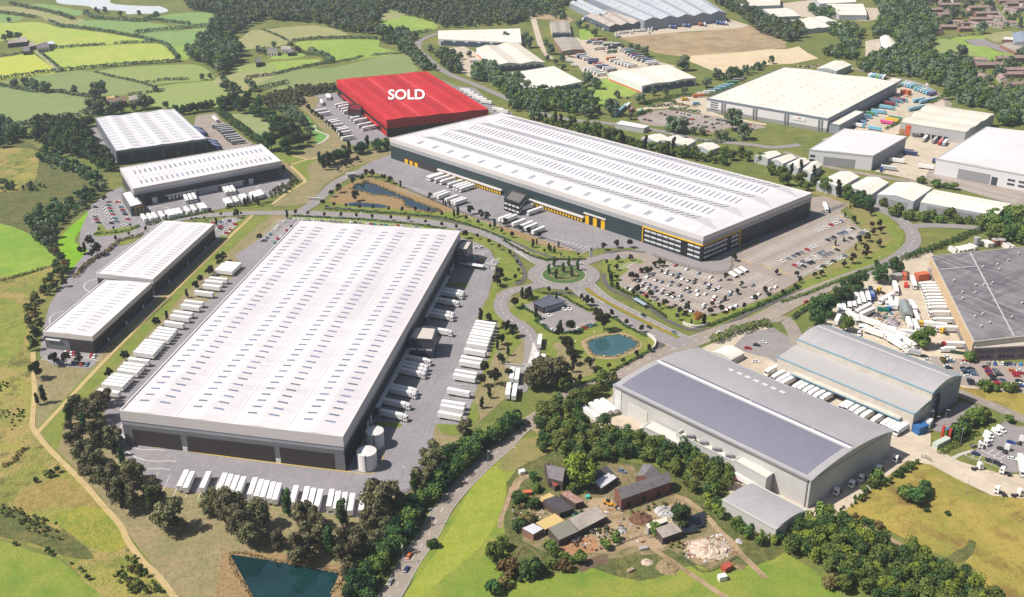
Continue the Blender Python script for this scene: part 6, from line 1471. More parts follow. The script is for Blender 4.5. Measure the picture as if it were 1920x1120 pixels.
cars(xx, [(125,260,K_c),(180,320,W_),(530,270,W_),(590,318,W_),(590,350,S_),(840,350,R_),(840,385,W_),(530,430,W_),(555,460,K_c),(815,470,K_c),(830,510,S_),(865,550,K_c),(890,605,W_),(940,475,K_c),(965,520,S_),(1000,575,S_),(930,678,K_c),(940,705,K_c),(960,740,K_c),(1085,745,G_),(1200,450,K_c),(1240,490,R_),(1250,530,'purple'),(1280,575,R_),(1325,610,K_c),(1345,665,K_c),(1365,495,G_),(1400,540,G_),(1440,585,K_c),(1490,670,S_),(1400,722,R_),(1410,752,R_),(1525,735,K_c),(1420,790,K_c),(1660,510,'orange'),(1800,510,W_),(1720,570,R_),(1740,600,R_),(1810,555,R_),(1780,690,K_c),(1810,745,W_),(1815,780,'blue')],
     hd(*T(*xx,[(830,600),(940,605)])), 'counted from the left in the old factory car park', 'cars in the old factory car park')
cars(xx, [(1240,385,G_),(1360,385,'blue'),(1490,385,W_),(1560,388,K_c),(1620,385,'navy'),(1690,392,G_),(1810,395,'sky blue')], hd(*T(*xx,[(1350,410),(1365,350)])), 'from the left against the office front', 'cars against the office front')
cars((1180,180,7.385), [(440,240,K_c),(495,260,K_c),(660,225,R_),(710,240,W_),(770,250,G_),(800,258,W_),(832,264,S_),(550,275,K_c),(595,285,K_c),(635,293,K_c),(715,285,G_),(725,305,W_),(765,298,K_c),(795,312,S_),(820,322,K_c),(850,320,R_),(885,324,R_),(505,315,W_),(540,325,K_c),(215,325,K_c),(265,335,R_),(295,342,K_c),(995,285,W_),(1030,280,W_),(1060,291,K_c),(1090,284,G_),(1050,360,R_),(1080,362,K_c),(1105,372,W_),(1132,378,W_),(1157,392,K_c),(1187,386,W_),(1217,375,K_c),(1250,382,K_c),(1270,398,W_),(1220,325,K_c),(1255,331,K_c),(1292,336,S_),(1330,341,K_c),(1370,347,G_),(760,360,K_c),(800,371,K_c),(832,391,G_),(870,380,G_),(960,405,K_c),(1000,412,W_),(1070,427,K_c),(1170,437,K_c),(1085,487,R_),(1555,375,R_),(1592,385,K_c),(1622,391,S_),(1652,397,K_c),(1700,406,R_),(1724,412,W_)],
     hd(*T(1180,180,7.385,[(480,310),(900,400)])) + math.pi/2, 'counted row by row before the cream roofed warehouse', 'cars before the cream roofed warehouse')
cars((960,560,4), [(1770,370,R_),(1835,347,K_c),(1885,327,W_),(1830,470,W_)], -.3, 'from the top in the lorry park behind the solar roof', 'cars behind the solar roof')
cars(lx, [(970,430,'blue'),(855,505,K_c),(555,562,'navy'),(720,640,K_c),(785,660,K_c),(860,700,K_c),(985,620,W_)], -.4, 'counted in the right edge lorry park', 'cars in the right edge lorry park')
cars((1440,0,4), [(205,495,R_),(225,500,W_),(245,497,K_c),(265,503,W_),(285,498,R_),(305,503,K_c),(325,497,W_),(345,500,W_),(365,490,R_),(380,488,W_),(300,490,S_),(340,488,K_c)], 1.2, 'from the left behind the cream roof edge', 'cars behind the cream roof edge')
cars((960,840,4), [(825,172,S_)], -.6, 'parked in the shade behind the barns', None)
cars((1700,0,5.895), [(500,400,W_),(590,395,K_c),(630,388,W_),(740,375,K_c),(740,755,K_c),(850,825,W_),(810,790,W_),(1070,960,W_),(1120,950,R_),(1200,1010,W_),(960,120,W_),(1050,195,W_),(230,940,W_)], .2, 'counted from the left in the housing estate', 'cars in the housing estate')
# ================================================================== trees
def leafm(name, a, b, c): return M(name, a, 0.9, [(5, b, .4, .64), (1.3, c, .46, .72, .8)], spec=.15, rand=.26)
lf_cg = leafm('olive_grey_leaves', (114, 110, 78), (84, 82, 58), (154, 148, 112))
lf_dk = leafm('dark_leaves', (62, 60, 44), (46, 46, 34), (84, 82, 60))
lf_gr = leafm('green_leaves', (106, 124, 58), (76, 98, 46), (146, 154, 80))
lf_dg = leafm('deep_green_leaves', (74, 100, 54), (52, 80, 46), (110, 132, 68))
lf_fr = leafm('far_green_leaves', (112, 128, 98), (90, 110, 86), (146, 158, 114))  # paler, greyer green: distance haze is put into the leaf colour
lf_lm = leafm('lime_leaves', (134, 150, 56), (104, 124, 46), (164, 170, 78))
lf_br = leafm('russet_leaves', (122, 104, 66), (98, 82, 52), (150, 134, 88))
lf_or = leafm('copper_leaves', (168, 104, 58), (140, 82, 46), (190, 128, 76))
lf_cy = leafm('cypress_leaves', (54, 62, 40), (40, 48, 32), (76, 82, 54))
bark = M('bark', (88, 74, 62), .95)
def leafcloud(cen, rad, nq, size, r, flat=.5):
    """leaf sized quads over the shells of clumps; cen (k,3), rad (k,3)"""
    k = len(cen)
    w = (rad[:, 0] * rad[:, 2])
    idx = r.choice(k, nq, p=w / w.sum())
    d = r.normal(size=(nq, 3))
    d /= np.linalg.norm(d, axis=1)[:, None]
    d[:, 2] = np.where(d[:, 2] < -.55, -d[:, 2], d[:, 2])
    p = cen[idx] + d * rad[idx] * r.uniform(.72, 1.08, (nq, 1))
    n = d + r.normal(size=(nq, 3)) * flat
    n /= np.linalg.norm(n, axis=1)[:, None]
    a = np.cross(n, r.normal(size=(nq, 3)))
    a /= np.linalg.norm(a, axis=1)[:, None] + 1e-9
    b = np.cross(n, a)
    s = size * r.uniform(.6, 1.35, (nq, 1))
    a, b = a * s * .5, b * s * .5 * r.uniform(.6, 1.0, (nq, 1))
    v = np.stack([p - a - b, p + a - b, p + a + b, p - a + b], 1).reshape(-1, 3)
    v[:, 2] = np.maximum(v[:, 2], .08)
    return v
def clumps(kind, r):
    if kind == 'dome':
        n = 24
        t = r.uniform(0, 6.283, n)
        z = r.uniform(.2, .84, n)
        R = .36 * np.sqrt(np.clip(1 - ((z - .48) / .44) ** 2, .05, 1)) * r.uniform(.4, 1.0, n)
        cen = np.stack([R*np.cos(t), R*np.sin(t), z], 1)
        rad = np.stack([r.uniform(.12, .2, n)]*3, 1)
        rad[:, 2] *= .85
    elif kind == 'broad':
        n = 15
        t = r.uniform(0, 6.283, n)
        z = r.uniform(.36, .88, n)
        R = .34 * np.sqrt(np.clip(1 - ((z - .56) / .42) ** 2, .05, 1)) * r.uniform(.45, 1.05, n)
        cen = np.stack([R*np.cos(t), R*np.sin(t), z], 1)
        rad = np.stack([r.uniform(.11, .19, n)]*3, 1)
        rad[:, 2] *= .85
    elif kind == 'pop':
        n = 9
        z = np.linspace(.2, .9, n)
        R = .15 * np.sqrt(np.clip(1 - ((z - .45) / .6) ** 2, .05, 1))
        t = r.uniform(0, 6.283, n)
        cen = np.stack([.04*np.cos(t), .04*np.sin(t), z], 1)
        rad = np.stack([R, R, np.full(n, .12)], 1)
    elif kind == 'round':
        n = 7
        t = r.uniform(0, 6.283, n)
        cen = np.stack([.12*np.cos(t), .12*np.sin(t), r.uniform(.5, .76, n)], 1)
        rad = np.stack([r.uniform(.15, .2, n)]*2 + [r.uniform(.17, .24, n)], 1)
    else:
        n = 9
        t = r.uniform(0, 6.283, n)
        cen = np.stack([.38*np.cos(t)*r.uniform(.2, 1, n), .38*np.sin(t)*r.uniform(.2, 1, n), r.uniform(.25, .7, n)], 1)
        rad = np.stack([r.uniform(.2, .34, n)]*3, 1)
    return cen, rad
TP = {}
def tree_proto(kind, lf, var, nq, size):
    key = (kind, lf.name, var)
    if key in TP: return TP[key]
    r = np.random.default_rng(100 + var * 17 + len(kind))
    nm = {'broad': 'tree', 'dome': 'tree', 'pop': 'columnar_tree', 'round': 'small_tree', 'bush': 'bush'}[kind]
    t = thing(nm, nm, {'bush': 'bush'}.get(kind, 'tree'), link=False)
    cen, rad = clumps(kind, r)
    v = leafcloud(cen, rad, nq, size, r)
    core = leafcloud(cen, rad * .62, nq // 3, size * 1.5, r)
    mkobj('crown', npmesh('crown', np.concatenate([v, core]), 4, [lf]), t, link=False)
    tr = MB()
    tr.cyl((0, 0), .022, .014, 0, .5, 6)
    if kind == 'broad':
        for k in range(4):
            a = k * 1.6 + var
            dx_, dy_ = .2*math.cos(a), .2*math.sin(a)
            tr.hexa([(-.01,-.01,.32),(.01,-.01,.32),(.01,.01,.32),(-.01,.01,.32)], [(dx_-.006,dy_-.006,.62),(dx_+.006,dy_-.006,.62),(dx_+.006,dy_+.006,.62),(dx_-.006,dy_+.006,.62)])
    if kind != 'bush': tr.build('trunk', bark, t, link=False)
    TP[key] = t
    return t
SPEC = {'b': ('dome', lf_cg, 2400, .05), 'd': ('broad', lf_dk, 900, .065), 'p': ('pop', lf_cy, 620, .05), 'r': ('round', lf_dk, 420, .075), 'g': ('dome', lf_gr, 1700, .055), 'G': ('dome', lf_dg, 1700, .055),
        'l': ('dome', lf_lm, 2000, .05), 'u': ('bush', lf_gr, 500, .12), 'U': ('bush', lf_dg, 500, .12), 'R': ('bush', lf_br, 500, .12), 'o': ('round', lf_or, 600, .07), 'f': ('dome', lf_fr, 520, .09), 'c': ('pop', lf_dg, 600, .05)}
HW = {'b': (1, .93), 'd': (.78, .8), 'p': (.86, .95), 'r': (.68, .85), 'c': (.9, 1), 'g': (.92, .95), 'G': (.92, .95)}
NOUN = {'b': 'olive broad tree', 'd': 'dark spreading tree', 'p': 'dark columnar tree', 'r': 'small round tree', 'g': 'green broad tree', 'G': 'deep green tree', 'l': 'lime green broad tree',
        'u': 'green bush', 'U': 'deep green bush', 'R': 'russet bush', 'o': 'copper red round tree', 'f': 'bluish green tree', 'c': 'green columnar tree'}
SMALL = []
def trees(tile, L, place, group, dk='b', dh=8, counted='counted from the left'):
    L = sorted(L, key=lambda p: p[0])
    if dk == 'f':          # the smallest far trees go into one mass
        SMALL.extend((T(*tile, [p[:2]])[0], p[2]) for p in L if p[2] <= 12 and len(p) < 4)
        L = [p for p in L if not (p[2] <= 12 and len(p) < 4)]
    cnt = {}
    for p in L:
        k = p[3] if len(p) > 3 else dk
        cnt[k] = cnt.get(k, 0) + 1
    seen = {}
    for p in L:
        h = p[2] if len(p) > 2 else dh
        k = p[3] if len(p) > 3 else dk
        kind, lf, nq, size = SPEC[k]
        i = seen.get(k, 0)
        seen[k] = i + 1
        px = T(*tile, [(p[0], p[1])])[0]
        lab = f"{NOUN[k]}, {nth(i)} from the left {place}" if cnt[k] > 1 else f"{NOUN[k]} {place}"
        inst(tree_proto(kind, lf, rng.randrange(3), nq, size), G(*px), rng.uniform(0, 6.28), lab, group, h * HW.get(k, (1, 1))[0] * HW.get(k, (1, 1))[1], h * HW.get(k, (1, 1))[0] * rng.uniform(.94, 1.06))
trees((0,560,4), [(585,885,14),(720,915,16),(795,800,12),(530,950,15,'c'),(635,985,13,'c'),(560,1105,15),(740,1105,16),(850,1120,13)], 'at the front warehouse corner', 'trees at the near left corner')
trees((0,840,4), [(680,225,15),(640,130,14),(820,290,15),(870,65,12,'p'),(940,460,18),(920,135,12,'c'),(1010,265,14),(1160,425,15),(1140,480,14,'c'),(1300,620,19),(1590,490,14),(1740,570,20),(1830,700,19),(1900,745,16),(1060,325,10,'p'),(750,180,13)], 'on the meadow below the yard', 'trees on the meadow below the yard')
trees((480,840,4), [(20,600,15),(170,755,10),(245,508,16,'c'),(655,595,18,'c'),(370,610,15),(340,865,17),(450,725,16),(560,800,17,'c'),(690,885,19),(790,745,14),(860,620,12),(950,505,21),(1050,480,12),(900,765,13),(700,1000,10),(1190,345,13,'c'),(1260,300,14),(1320,180,17),(820,860,13),(980,640,9)], 'between bottom pond and trailers', 'trees between the bottom pond and the trailers')
trees((480,560,4), [(1685,175,11,'p'),(1750,180,9,'d'),(1870,260,12,'d'),(1840,350,11,'d'),(1810,385,8,'p'),(1890,430,8,'p'),(1840,490,10,'d'),(1715,560,11,'d'),(1790,650,13,'d'),(1690,660,11,'d'),(1750,750,9,'p'),(1695,825,9,'p'),(1580,1030,11),(1900,600,9,'d')], 'in the right truck yard verge', 'trees in the right truck yard verge')
trees((960,540,6), [(500,1110,22,'b'),(400,1120,19,'b'),(330,1080,17,'b'),(250,1130,15,'b'),(580,1150,13,'g')], 'on the slip road corner', 'trees on the slip road corner')
trees((960,540,6), [(115,125,9,'p'),(185,145,11,'d'),(30,230,11,'d'),(20,560,12,'d'),(270,355,10,'p'),(520,575,12,'d'),(545,508,11,'p'),(650,512,12,'d'),(1030,490,18,'d'),(960,380,13,'d'),(610,740,15,'d'),(700,870,11,'d'),(680,955,9,'p'),(880,915,12,'d'),(830,205,10,'d'),(660,790,11,'d')], 'around cafe and oval pond', 'trees around the oval pond')
trees((960,540,6), [(415,70,8),(615,65,8),(780,145,8),(900,205,9),(1120,335,9),(1285,433,9),(1455,505,9),(1540,725,8.5),(1395,795,8.5),(1250,870,8.5),(1090,930,8.5),(935,990,8.5),(765,1065,8.5)], 'beside the oval pond footpath', 'street trees round the oval pond', 'r')
trees((960,280,4), [(315,882),(277,937),(330,972),(385,927),(425,882),(445,957),(492,912)], 'on the roundabout island', 'columnar trees on the roundabout', 'c', 9)
trees((960,280,4), [(275,1080,8,'r'),(410,1080,8,'r'),(75,1115,9,'p'),(120,1115,11,'d'),(50,935,7,'r'),(25,990,8,'r'),(38,870,7,'r'),(690,760,9,'d'),(780,740,9,'d'),(880,740,9,'d'),(710,870,7,'r'),(790,850,7,'d'),(890,840,7,'d'),(780,910,7,'d'),(725,930,7,'c'),(740,990,8,'r'),(785,985,7,'d'),(790,1055,7,'r'),(910,1100,7,'r'),(895,985,9,'d'),(935,980,7,'d'),(1005,945,9,'d'),(1035,935,7,'d'),(1065,890,7,'d'),(1100,880,9,'d'),(1135,880,7,'d'),(965,930,6,'d'),(935,1080,8,'d'),(1665,840,9,'d'),(1605,985,8,'d'),(1720,1040,6,'d'),(1690,1090,6,'d')], 'between roundabout and car park', 'trees between roundabout and car park')
trees((960,280,4), [(155,740,9,'p'),(185,720,6,'p'),(243,782,6,'r'),(275,760,7,'p'),(287,775,7,'p'),(318,782,7,'p'),(348,740,6,'p'),(370,810,6,'r'),(497,810,6,'r'),(60,620,8,'d'),(125,640,8,'d'),(200,670,8,'d'),(5,665,7,'r')], 'on the roundabout verge', 'trees on the verge before the yellow docks')
trees((480,280,4), [(300,497),(393,507),(515,514),(640,517),(755,522),(872,532),(1013,537),(1147,545),(1273,569),(1393,589),(1503,607),(1660,677),(1748,718),(1826,757),(1905,803)], 'before the spine road', 'street trees on the near side of the spine road', 'r', 8)
trees((480,280,4), [(587,440),(678,447),(780,457),(880,462),(997,472),(1097,477),(1195,477),(1295,482),(1395,512),(1578,542),(1667,572),(1757,602),(1843,637),(1915,665)], 'beyond the spine road', 'street trees on the far side of the spine road', 'r', 8)
trees((480,280,4), [(235,522,9,'p'),(1485,515,8,'p'),(1515,507,10,'p'),(1570,672,10,'d'),(1085,292,8,'p'),(750,392,13,'d'),(625,328,11,'d'),(565,358,9,'d'),(730,267,9,'d'),(795,243,9,'d'),(830,207,9,'d'),(870,212,10,'d'),(960,243,10,'d'),(1010,262,10,'d'),(1305,378,8,'d'),(1405,420,6,'p'),(1422,430,6,'p'),(1455,437,7,'p'),(1610,492,11,'d'),(1690,522,10,'d'),(1735,532,9,'d'),(1790,590,9,'p'),(1870,582,9,'d'),(15,425,9,'p'),(30,690,9,'d'),(1810,1030,13,'d'),(1830,980,12,'d'),(500,430,8,'d')], 'around the two upper ponds', 'trees around the upper ponds')
trees((400,150,5.6), [(1120,893,15,'p'),(1160,948,16,'p'),(1215,922,19,'p'),(1280,882,16,'G'),(1390,842,16,'G'),(1340,862,15,'G'),(1425,772,15,'p'),(1530,782,14,'G'),(1570,772,14,'G'),(1620,742,18,'p'),(1720,752,14,'G'),(1740,722,13,'p'),(1815,732,13,'G'),(740,960,9,'d'),(1515,862,8,'d'),(1390,922,7,'d'),(1440,902,6,'d'),(1310,967,6,'d'),(1190,900,14,'G')], 'below the red building', 'trees below the red building')
trees((400,150,5.6), [(1000,332,11),(1045,372,9),(1075,392,8),(1110,412,8),(1150,442,8),(1190,482,8),(1225,505,8),(1250,525,8),(1290,562,8),(1320,590,8),(1345,615,8)], 'along the red building yard', 'young trees along the trailer yard', 'd')
trees((400,150,5.6), [(100,322,15),(170,292,13),(225,282,17),(330,352,21),(260,325,13),(380,235,16),(440,382,16),(520,432,19),(610,482,19),(700,542,19),(790,562,18),(610,745,23),(740,645,19),(780,775,19),(850,625,21),(900,705,18),(990,662,11),(480,302,16),(660,580,16),(830,720,17)], 'ringing the grey green paddock', 'trees ringing the paddock', 'G')
trees((400,150,5.6), [(780,402,15),(850,422,15),(900,472,15),(960,522,13),(1010,582,10),(740,360,13),(830,370,13)], 'in the bluish cluster by the glade', 'bluish trees by the glade', 'f')
trees((0,0,4), [(1370,860,12),(1410,855,13),(1450,845,12),(1495,840,13),(1540,835,13),(1585,830,13),(1670,815,16),(1750,805,20),(1715,808,13),(590,965,13),(645,955,13),(690,950,13),(1320,850,11)], 'behind the upper left warehouse', 'trees behind the upper left warehouse', 'G')
trees((0,0,4), [(760,740,22),(720,770,16),(700,850,18),(760,860,18),(830,870,16),(905,850,14),(1000,835,11),(1070,820,18),(1130,815,15),(1245,815,9),(560,705,11),(120,665,13),(200,670,14),(260,685,15),(350,695,14),(1170,690,9),(1690,680,15),(1680,620,12),(1760,695,13),(1800,700,9),(1520,600,9),(1575,595,8),(1860,640,11),(1900,690,13),(1340,460,10),(75,300,13),(140,300,13),(30,310,11),(730,105,12),(790,100,11),(905,125,10),(1045,115,9),(650,110,9),(70,170,9)], 'in the upper left fields', 'single trees in the upper left fields', 'f')
trees((480,0,4), [(950,265,17),(905,250,11),(140,360,10),(260,365,11),(310,395,10),(60,410,12),(20,400,11),(1310,395,12),(1490,440,9),(1530,450,11),(1600,430,10),(1440,440,9),(1360,440,9),(1870,315,15),(1710,330,8),(1780,330,8),(1630,600,9),(1515,550,14),(1460,540,14)], 'around hamlet and lane', 'trees around the hamlet and lane', 'f')
trees((960,0,4), [(250,350,11),(290,410,15),(100,300,13),(130,360,16),(265,460,9),(325,490,9),(370,460,12),(430,430,11),(385,530,9),(505,210,13),(560,230,11),(620,275,13),(830,365,7),(890,380,11),(940,390,12),(1000,430,15),(1280,530,20),(1530,600,15),(570,650,19),(630,670,15),(790,735,10),(1060,720,10),(1150,720,9),(1290,705,9),(740,870,20),(580,890,13),(960,780,13),(890,900,9),(160,900,16),(1190,990,18),(1240,1000,18),(1280,990,14),(1360,1010,10),(1430,1020,11),(1540,1050,12),(1600,1055,11),(1650,975,24),(1740,1050,18),(1460,660,13)], 'scattered among the far sheds', 'trees scattered among the far sheds', 'f')
trees((960,0,4), [(250,935,15,'p'),(325,945,17,'p'),(365,955,17,'p'),(440,965,15,'g'),(480,1000,12,'g'),(545,1015,13,'g'),(630,1020,16,'g'),(705,1055,14,'g'),(770,1055,15,'g'),(820,1080,17,'p'),(900,1120,13,'g'),(1000,1125,17,'p'),(950,1130,12,'g'),(1150,1165,16,'g'),(1210,1150,18,'p'),(1280,1180,14,'g'),(1370,1190,13,'g'),(560,960,10,'g'),(1100,1150,11,'g')], 'in the left belt behind the largest warehouse', 'tree belt behind the largest warehouse, left part')
trees((1440,280,4), [(-200,65,13,'g'),(-150,90,12,'g'),(-60,105,12,'g'),(20,190,13,'g'),(100,225,14,'g'),(130,275,15,'g'),(170,205,14,'p'),(240,185,15,'p'),(240,275,15,'g'),(340,225,15,'p'),(425,325,16,'g'),(520,362,19,'p'),(590,375,15,'g'),(290,312,10,'g'),(650,430,13,'G'),(700,445,14,'G'),(740,455,14,'G'),(690,400,13,'G'),(345,265,9,'G'),(-330,60,13,'g'),(-270,85,12,'g')], 'in the belt beside the gabled sheds', 'tree belt behind the largest warehouse, right part')
trees((1440,280,4), [(575,515,6,'p'),(640,555,8,'d'),(615,450,5,'p'),(770,500,9,'d'),(775,595,8,'d'),(830,590,9,'d'),(840,635,8,'d'),(785,645,7,'d'),(740,695,10,'d'),(680,710,9,'d'),(825,735,9,'d'),(735,775,9,'d'),(725,820,9,'d'),(630,860,10,'d'),(565,890,7,'d'),(400,955,7,'d'),(350,970,7,'d'),(505,725,6,'p'),(565,695,5,'p'),(655,760,6,'p'),(215,960,7,'d'),(240,1005,6,'d'),(200,1050,7,'r'),(105,1095,7,'r'),(60,945,6,'d')], 'on the side car park bank', 'trees on the dry bank')
trees((1140,480,6), [(105,385,9,'r'),(285,460,9,'r'),(325,420,8,'d'),(435,515,8,'r'),(480,470,8,'d'),(570,600,8,'r'),(640,590,9,'d'),(775,730,9,'r'),(810,670,8,'d'),(885,630,8,'d'),(865,680,6,'d'),(935,780,5,'p'),(1010,785,11,'o'),(1075,785,10,'p'),(1140,670,8,'d'),(1270,640,8,'d'),(1165,580,6,'d'),(1315,500,5,'d'),(1410,650,8,'r'),(1530,610,8,'r'),(1650,540,11,'r'),(1770,430,8,'d'),(1810,490,8,'r'),(1455,440,5,'d')], 'edging the big car park', 'trees edging the big car park')
trees((0,280,4), [(1095,620,7,'r'),(970,655,6,'r'),(870,690,7,'r'),(980,590,6,'r'),(855,610,6,'r'),(745,620,6,'r'),(1440,545,6,'r'),(1535,535,6,'r'),(1660,510,7,'r'),(1625,575,8,'p'),(1775,520,10,'d'),(1810,500,6,'r'),(1580,475,6,'r'),(1485,480,6,'r'),(1380,500,6,'r'),(1255,520,6,'r'),(1150,550,6,'r'),(1710,445,6,'r'),(1770,430,6,'r'),(1840,430,9,'p'),(1860,410,8,'p'),(1900,400,8,'p'),(680,730,13,'d'),(730,800,14,'d'),(640,780,10,'p'),(610,790,9,'d'),(690,820,9,'d'),(790,400,9,'d'),(1655,880,12,'d'),(1685,840,9,'d'),(1570,955,10,'d'),(1595,935,8,'p'),(1505,1010,9,'d'),(1470,1060,10,'d'),(1405,1115,8,'p'),(485,1035,9,'d')], 'around the left units', 'trees around the left units')
trees((0,560,4), [(1180,215,10,'d'),(1255,160,8,'p'),(945,470,10,'d'),(820,605,9,'d'),(275,605,15,'d'),(335,785,13,'p'),(285,800,9,'p'),(410,505,12,'d'),(505,500,11,'d'),(595,495,9,'d'),(285,310,12,'d'),(265,390,9,'d'),(310,240,9,'d')], 'around the lower left unit', 'trees around the lower left unit')
trees((960,840,4), [(500,300,19,'l'),(1270,580,13,'G'),(30,410,6,'U'),(80,400,5,'U'),(160,445,6,'U'),(60,620,7,'U'),(110,580,7,'R'),(290,790,7,'u'),(380,850,5,'u'),(510,870,6,'u'),(400,920,6,'R'),(290,890,5,'u'),(140,960,10,'U'),(190,330,5,'u'),(160,240,5,'U'),(450,330,6,'u'),(700,760,5,'u'),(780,700,5,'u'),(1070,640,6,'u'),(600,1000,0.1,'u'),(50,1000,8,'R'),(20,880,7,'U')][:19] , 'around the farm buildings', 'trees and bushes around the farm')
trees((480,840,4), [(1790,850,11,'g'),(1850,760,8,'g'),(1880,960,9,'R'),(1780,1090,7,'U'),(1860,1060,6,'R'),(1325,745,5,'U')], 'in the pasture left of the farm', 'bushes in the pasture left of the farm')
trees((1440,280,4), [(660,1080,19),(540,1150,17),(840,1000,17),(950,940,15),(810,880,6),(500,1180,13)], 'in the strip between main road and factory yard', 'trees between main road and factory yard', 'G')
trees((1440,560,4), [(430,140,19,'G'),(345,110,13,'G'),(360,210,14,'G'),(590,250,13,'g'),(1160,365,17,'g'),(1110,350,11,'g'),(590,40,11,'g')], 'by the old factory lorry yard', 'trees by the factory lorry yard')
trees((1440,560,4), [(1310,480,4,'R'),(1610,690,7,'u'),(1700,690,5,'u'),(1780,695,6,'u'),(1510,470,7,'u'),(1830,690,6,'u'),(1480,950,9,'u'),(1540,930,10,'u'),(1590,920,9,'u'),(1440,1010,8,'U'),(1390,1060,8,'U'),(1420,1040,8,'u'),(1800,930,5,'u')], 'by the lorry park and factory cars', 'bushes by the lorry park')
trees((1440,840,4), [(800,240,7,'u'),(780,290,5,'u'),(420,520,8,'u'),(820,600,4,'R'),(1090,420,9,'U'),(1010,370,6,'U'),(1050,390,8,'u'),(1140,370,8,'U'),(1170,330,7,'U'),(470,1045,7,'R'),(545,1070,8,'u'),(720,330,4,'u'),(650,520,2.5,'R'),(1340,505,2.5,'U'),(1190,480,2.5,'U')], 'on the golden meadow', 'bushes on the golden meadow')
trees((1440,280,4), [(955,500,11),(1050,530,9),(1160,540,9),(1210,520,8),(1285,550,7),(865,425,8),(930,425,6),(1145,255,7),(1250,285,8),(1330,295,6),(1393,305,7),(1360,520,9),(1430,555,7),(1500,550,6),(1580,560,7),(1640,560,7),(1700,680,13),(150,260,1)][:17], 'around the gabled sheds at the road bend', 'bushes around the gabled sheds', 'u')
trees((1700,0,5.895), [(600,665,20),(690,100,18),(510,210,18),(460,295,15),(830,375,18),(890,85,15),(930,85,13),(850,40,11),(990,860,16),(1150,780,18),(890,930,12),(550,930,9),(1220,630,11),(1280,620,13),(700,700,9),(480,660,14),(620,190,10),(1230,190,12),(990,300,8),(570,330,9),(1250,310,12),(1190,230,6),(1250,240,7),(1000,1050,13),(390,250,11),(640,290,9),(1010,30,11)], 'among the houses of the estate', 'trees among the houses', 'f')
# ------------------------------------------------------------------ woods: nobody could count these crowns
def inside(P, x, y):
    c = np.zeros(len(x), bool)
    j = len(P) - 1
    for i in range(len(P)):
        a, b = P[i], P[j]
        m = ((a[1] > y) != (b[1] > y)) & (x < (b[0]-a[0])*(y-a[1])/(b[1]-a[1]+1e-12)+a[0])
        c ^= m
        j = i
    return c
WS = [0]
def wood(label, pts, hmin, hmax, gap, lfs, name='wood', dens=1.0, clump=0):
    WS[0] += 1
    r = np.random.default_rng(500 + WS[0])
    P = world_poly(pts)
    x0, y0 = P.min(0)
    x1, y1 = P.max(0)
    n = int((x1-x0)*(y1-y0)/gap**2) + 1
    gx, gy = np.meshgrid(np.arange(x0, x1, gap), np.arange(y0, y1, gap))
    gx = gx.ravel() + r.uniform(-.45, .45, gx.size)*gap
    gy = gy.ravel() + r.uniform(-.45, .45, gy.size)*gap
    k = inside(P, gx, gy)
    gx, gy = gx[k], gy[k]
    if clump:
        k = np.sin(gx/clump+1)+np.sin(gy/clump*1.3+2)+np.sin((gx+gy)/clump*.6)+r.uniform(-.6,.6,gx.size) > .5
        gx, gy = gx[k], gy[k]
    vs, mi = [], []
    for x, y in zip(gx, gy):
        h = r.uniform(hmin, hmax)
        dist = math.sqrt(x*x + y*y + CH*CH)
        s = max(.55, dist / 1042 * 1.35) * (1.0 if h > 5 else .8)
        nq = int(np.clip(2.9 * h * h / (s*s) * dens, 24, 420))
        nc = 6
        t = r.uniform(0, 6.283, nc)
        R = h*.25*r.uniform(.2, 1, nc)
        cen = np.stack([x+R*np.cos(t), y+R*np.sin(t), h*r.uniform(.4, .78, nc)], 1)
        rad = np.stack([h*r.uniform(.16, .27, nc)]*3, 1)
        vs.append(leafcloud(cen, rad, nq, s, r))
        vs.append(leafcloud(np.array([[x, y, h*.42]]), np.array([[h*.3, h*.3, h*.36]]), max(8, nq//5), s*1.5, r))
        c = r.choice(len(lfs))
        mi += [c] * ((len(vs[-1]) + len(vs[-2]))//4)
    if not vs: return
    o = mkobj(name, npmesh(name, np.concatenate(vs), 4, lfs, mi))
    tag(o, label, 'wood' if name == 'wood' else 'scrub', None, 'stuff')
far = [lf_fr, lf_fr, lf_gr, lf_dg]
lf_yo = leafm('olive_green_leaves', (116, 122, 60), (90, 102, 50), (146, 148, 82))
nearw = [lf_gr, lf_gr, lf_dg, lf_yo, lf_gr, lf_dg, lf_yo]
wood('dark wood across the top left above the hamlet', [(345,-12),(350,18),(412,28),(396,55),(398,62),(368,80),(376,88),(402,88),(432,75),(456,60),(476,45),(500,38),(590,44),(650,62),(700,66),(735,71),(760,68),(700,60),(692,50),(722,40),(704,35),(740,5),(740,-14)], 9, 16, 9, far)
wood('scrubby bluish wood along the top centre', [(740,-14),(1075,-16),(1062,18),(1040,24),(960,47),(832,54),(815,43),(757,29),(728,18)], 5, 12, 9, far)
wood('round dark copse left of the hamlet', T(0,0,4,[(1420,440),(1480,390),(1560,360),(1700,350),(1800,400),(1800,470),(1720,520),(1640,560),(1590,520),(1500,480)]), 14, 22, 9, far)
wood('tree clump in the bend of the country lane', T(480,0,4,[(930,330),(1040,290),(1080,250),(1150,260),(1200,290),(1170,320),(1190,380),(1290,500),(1370,530),(1300,540),(1200,520),(1160,430),(1080,400),(1050,340)]), 7, 13, 7, far)
wood('tree clump beside the double gabled shed', T(480,0,4,[(1340,420),(1420,400),(1520,480),(1540,560),(1480,560),(1400,500)]), 9, 15, 8, far)
wood('dark trees left of the stepped flat roof', T(480,0,4,[(1610,560),(1700,520),(1800,530),(1830,600),(1960,620),(1960,690),(1840,690),(1780,650),(1640,610)]), 10, 17, 8, far)
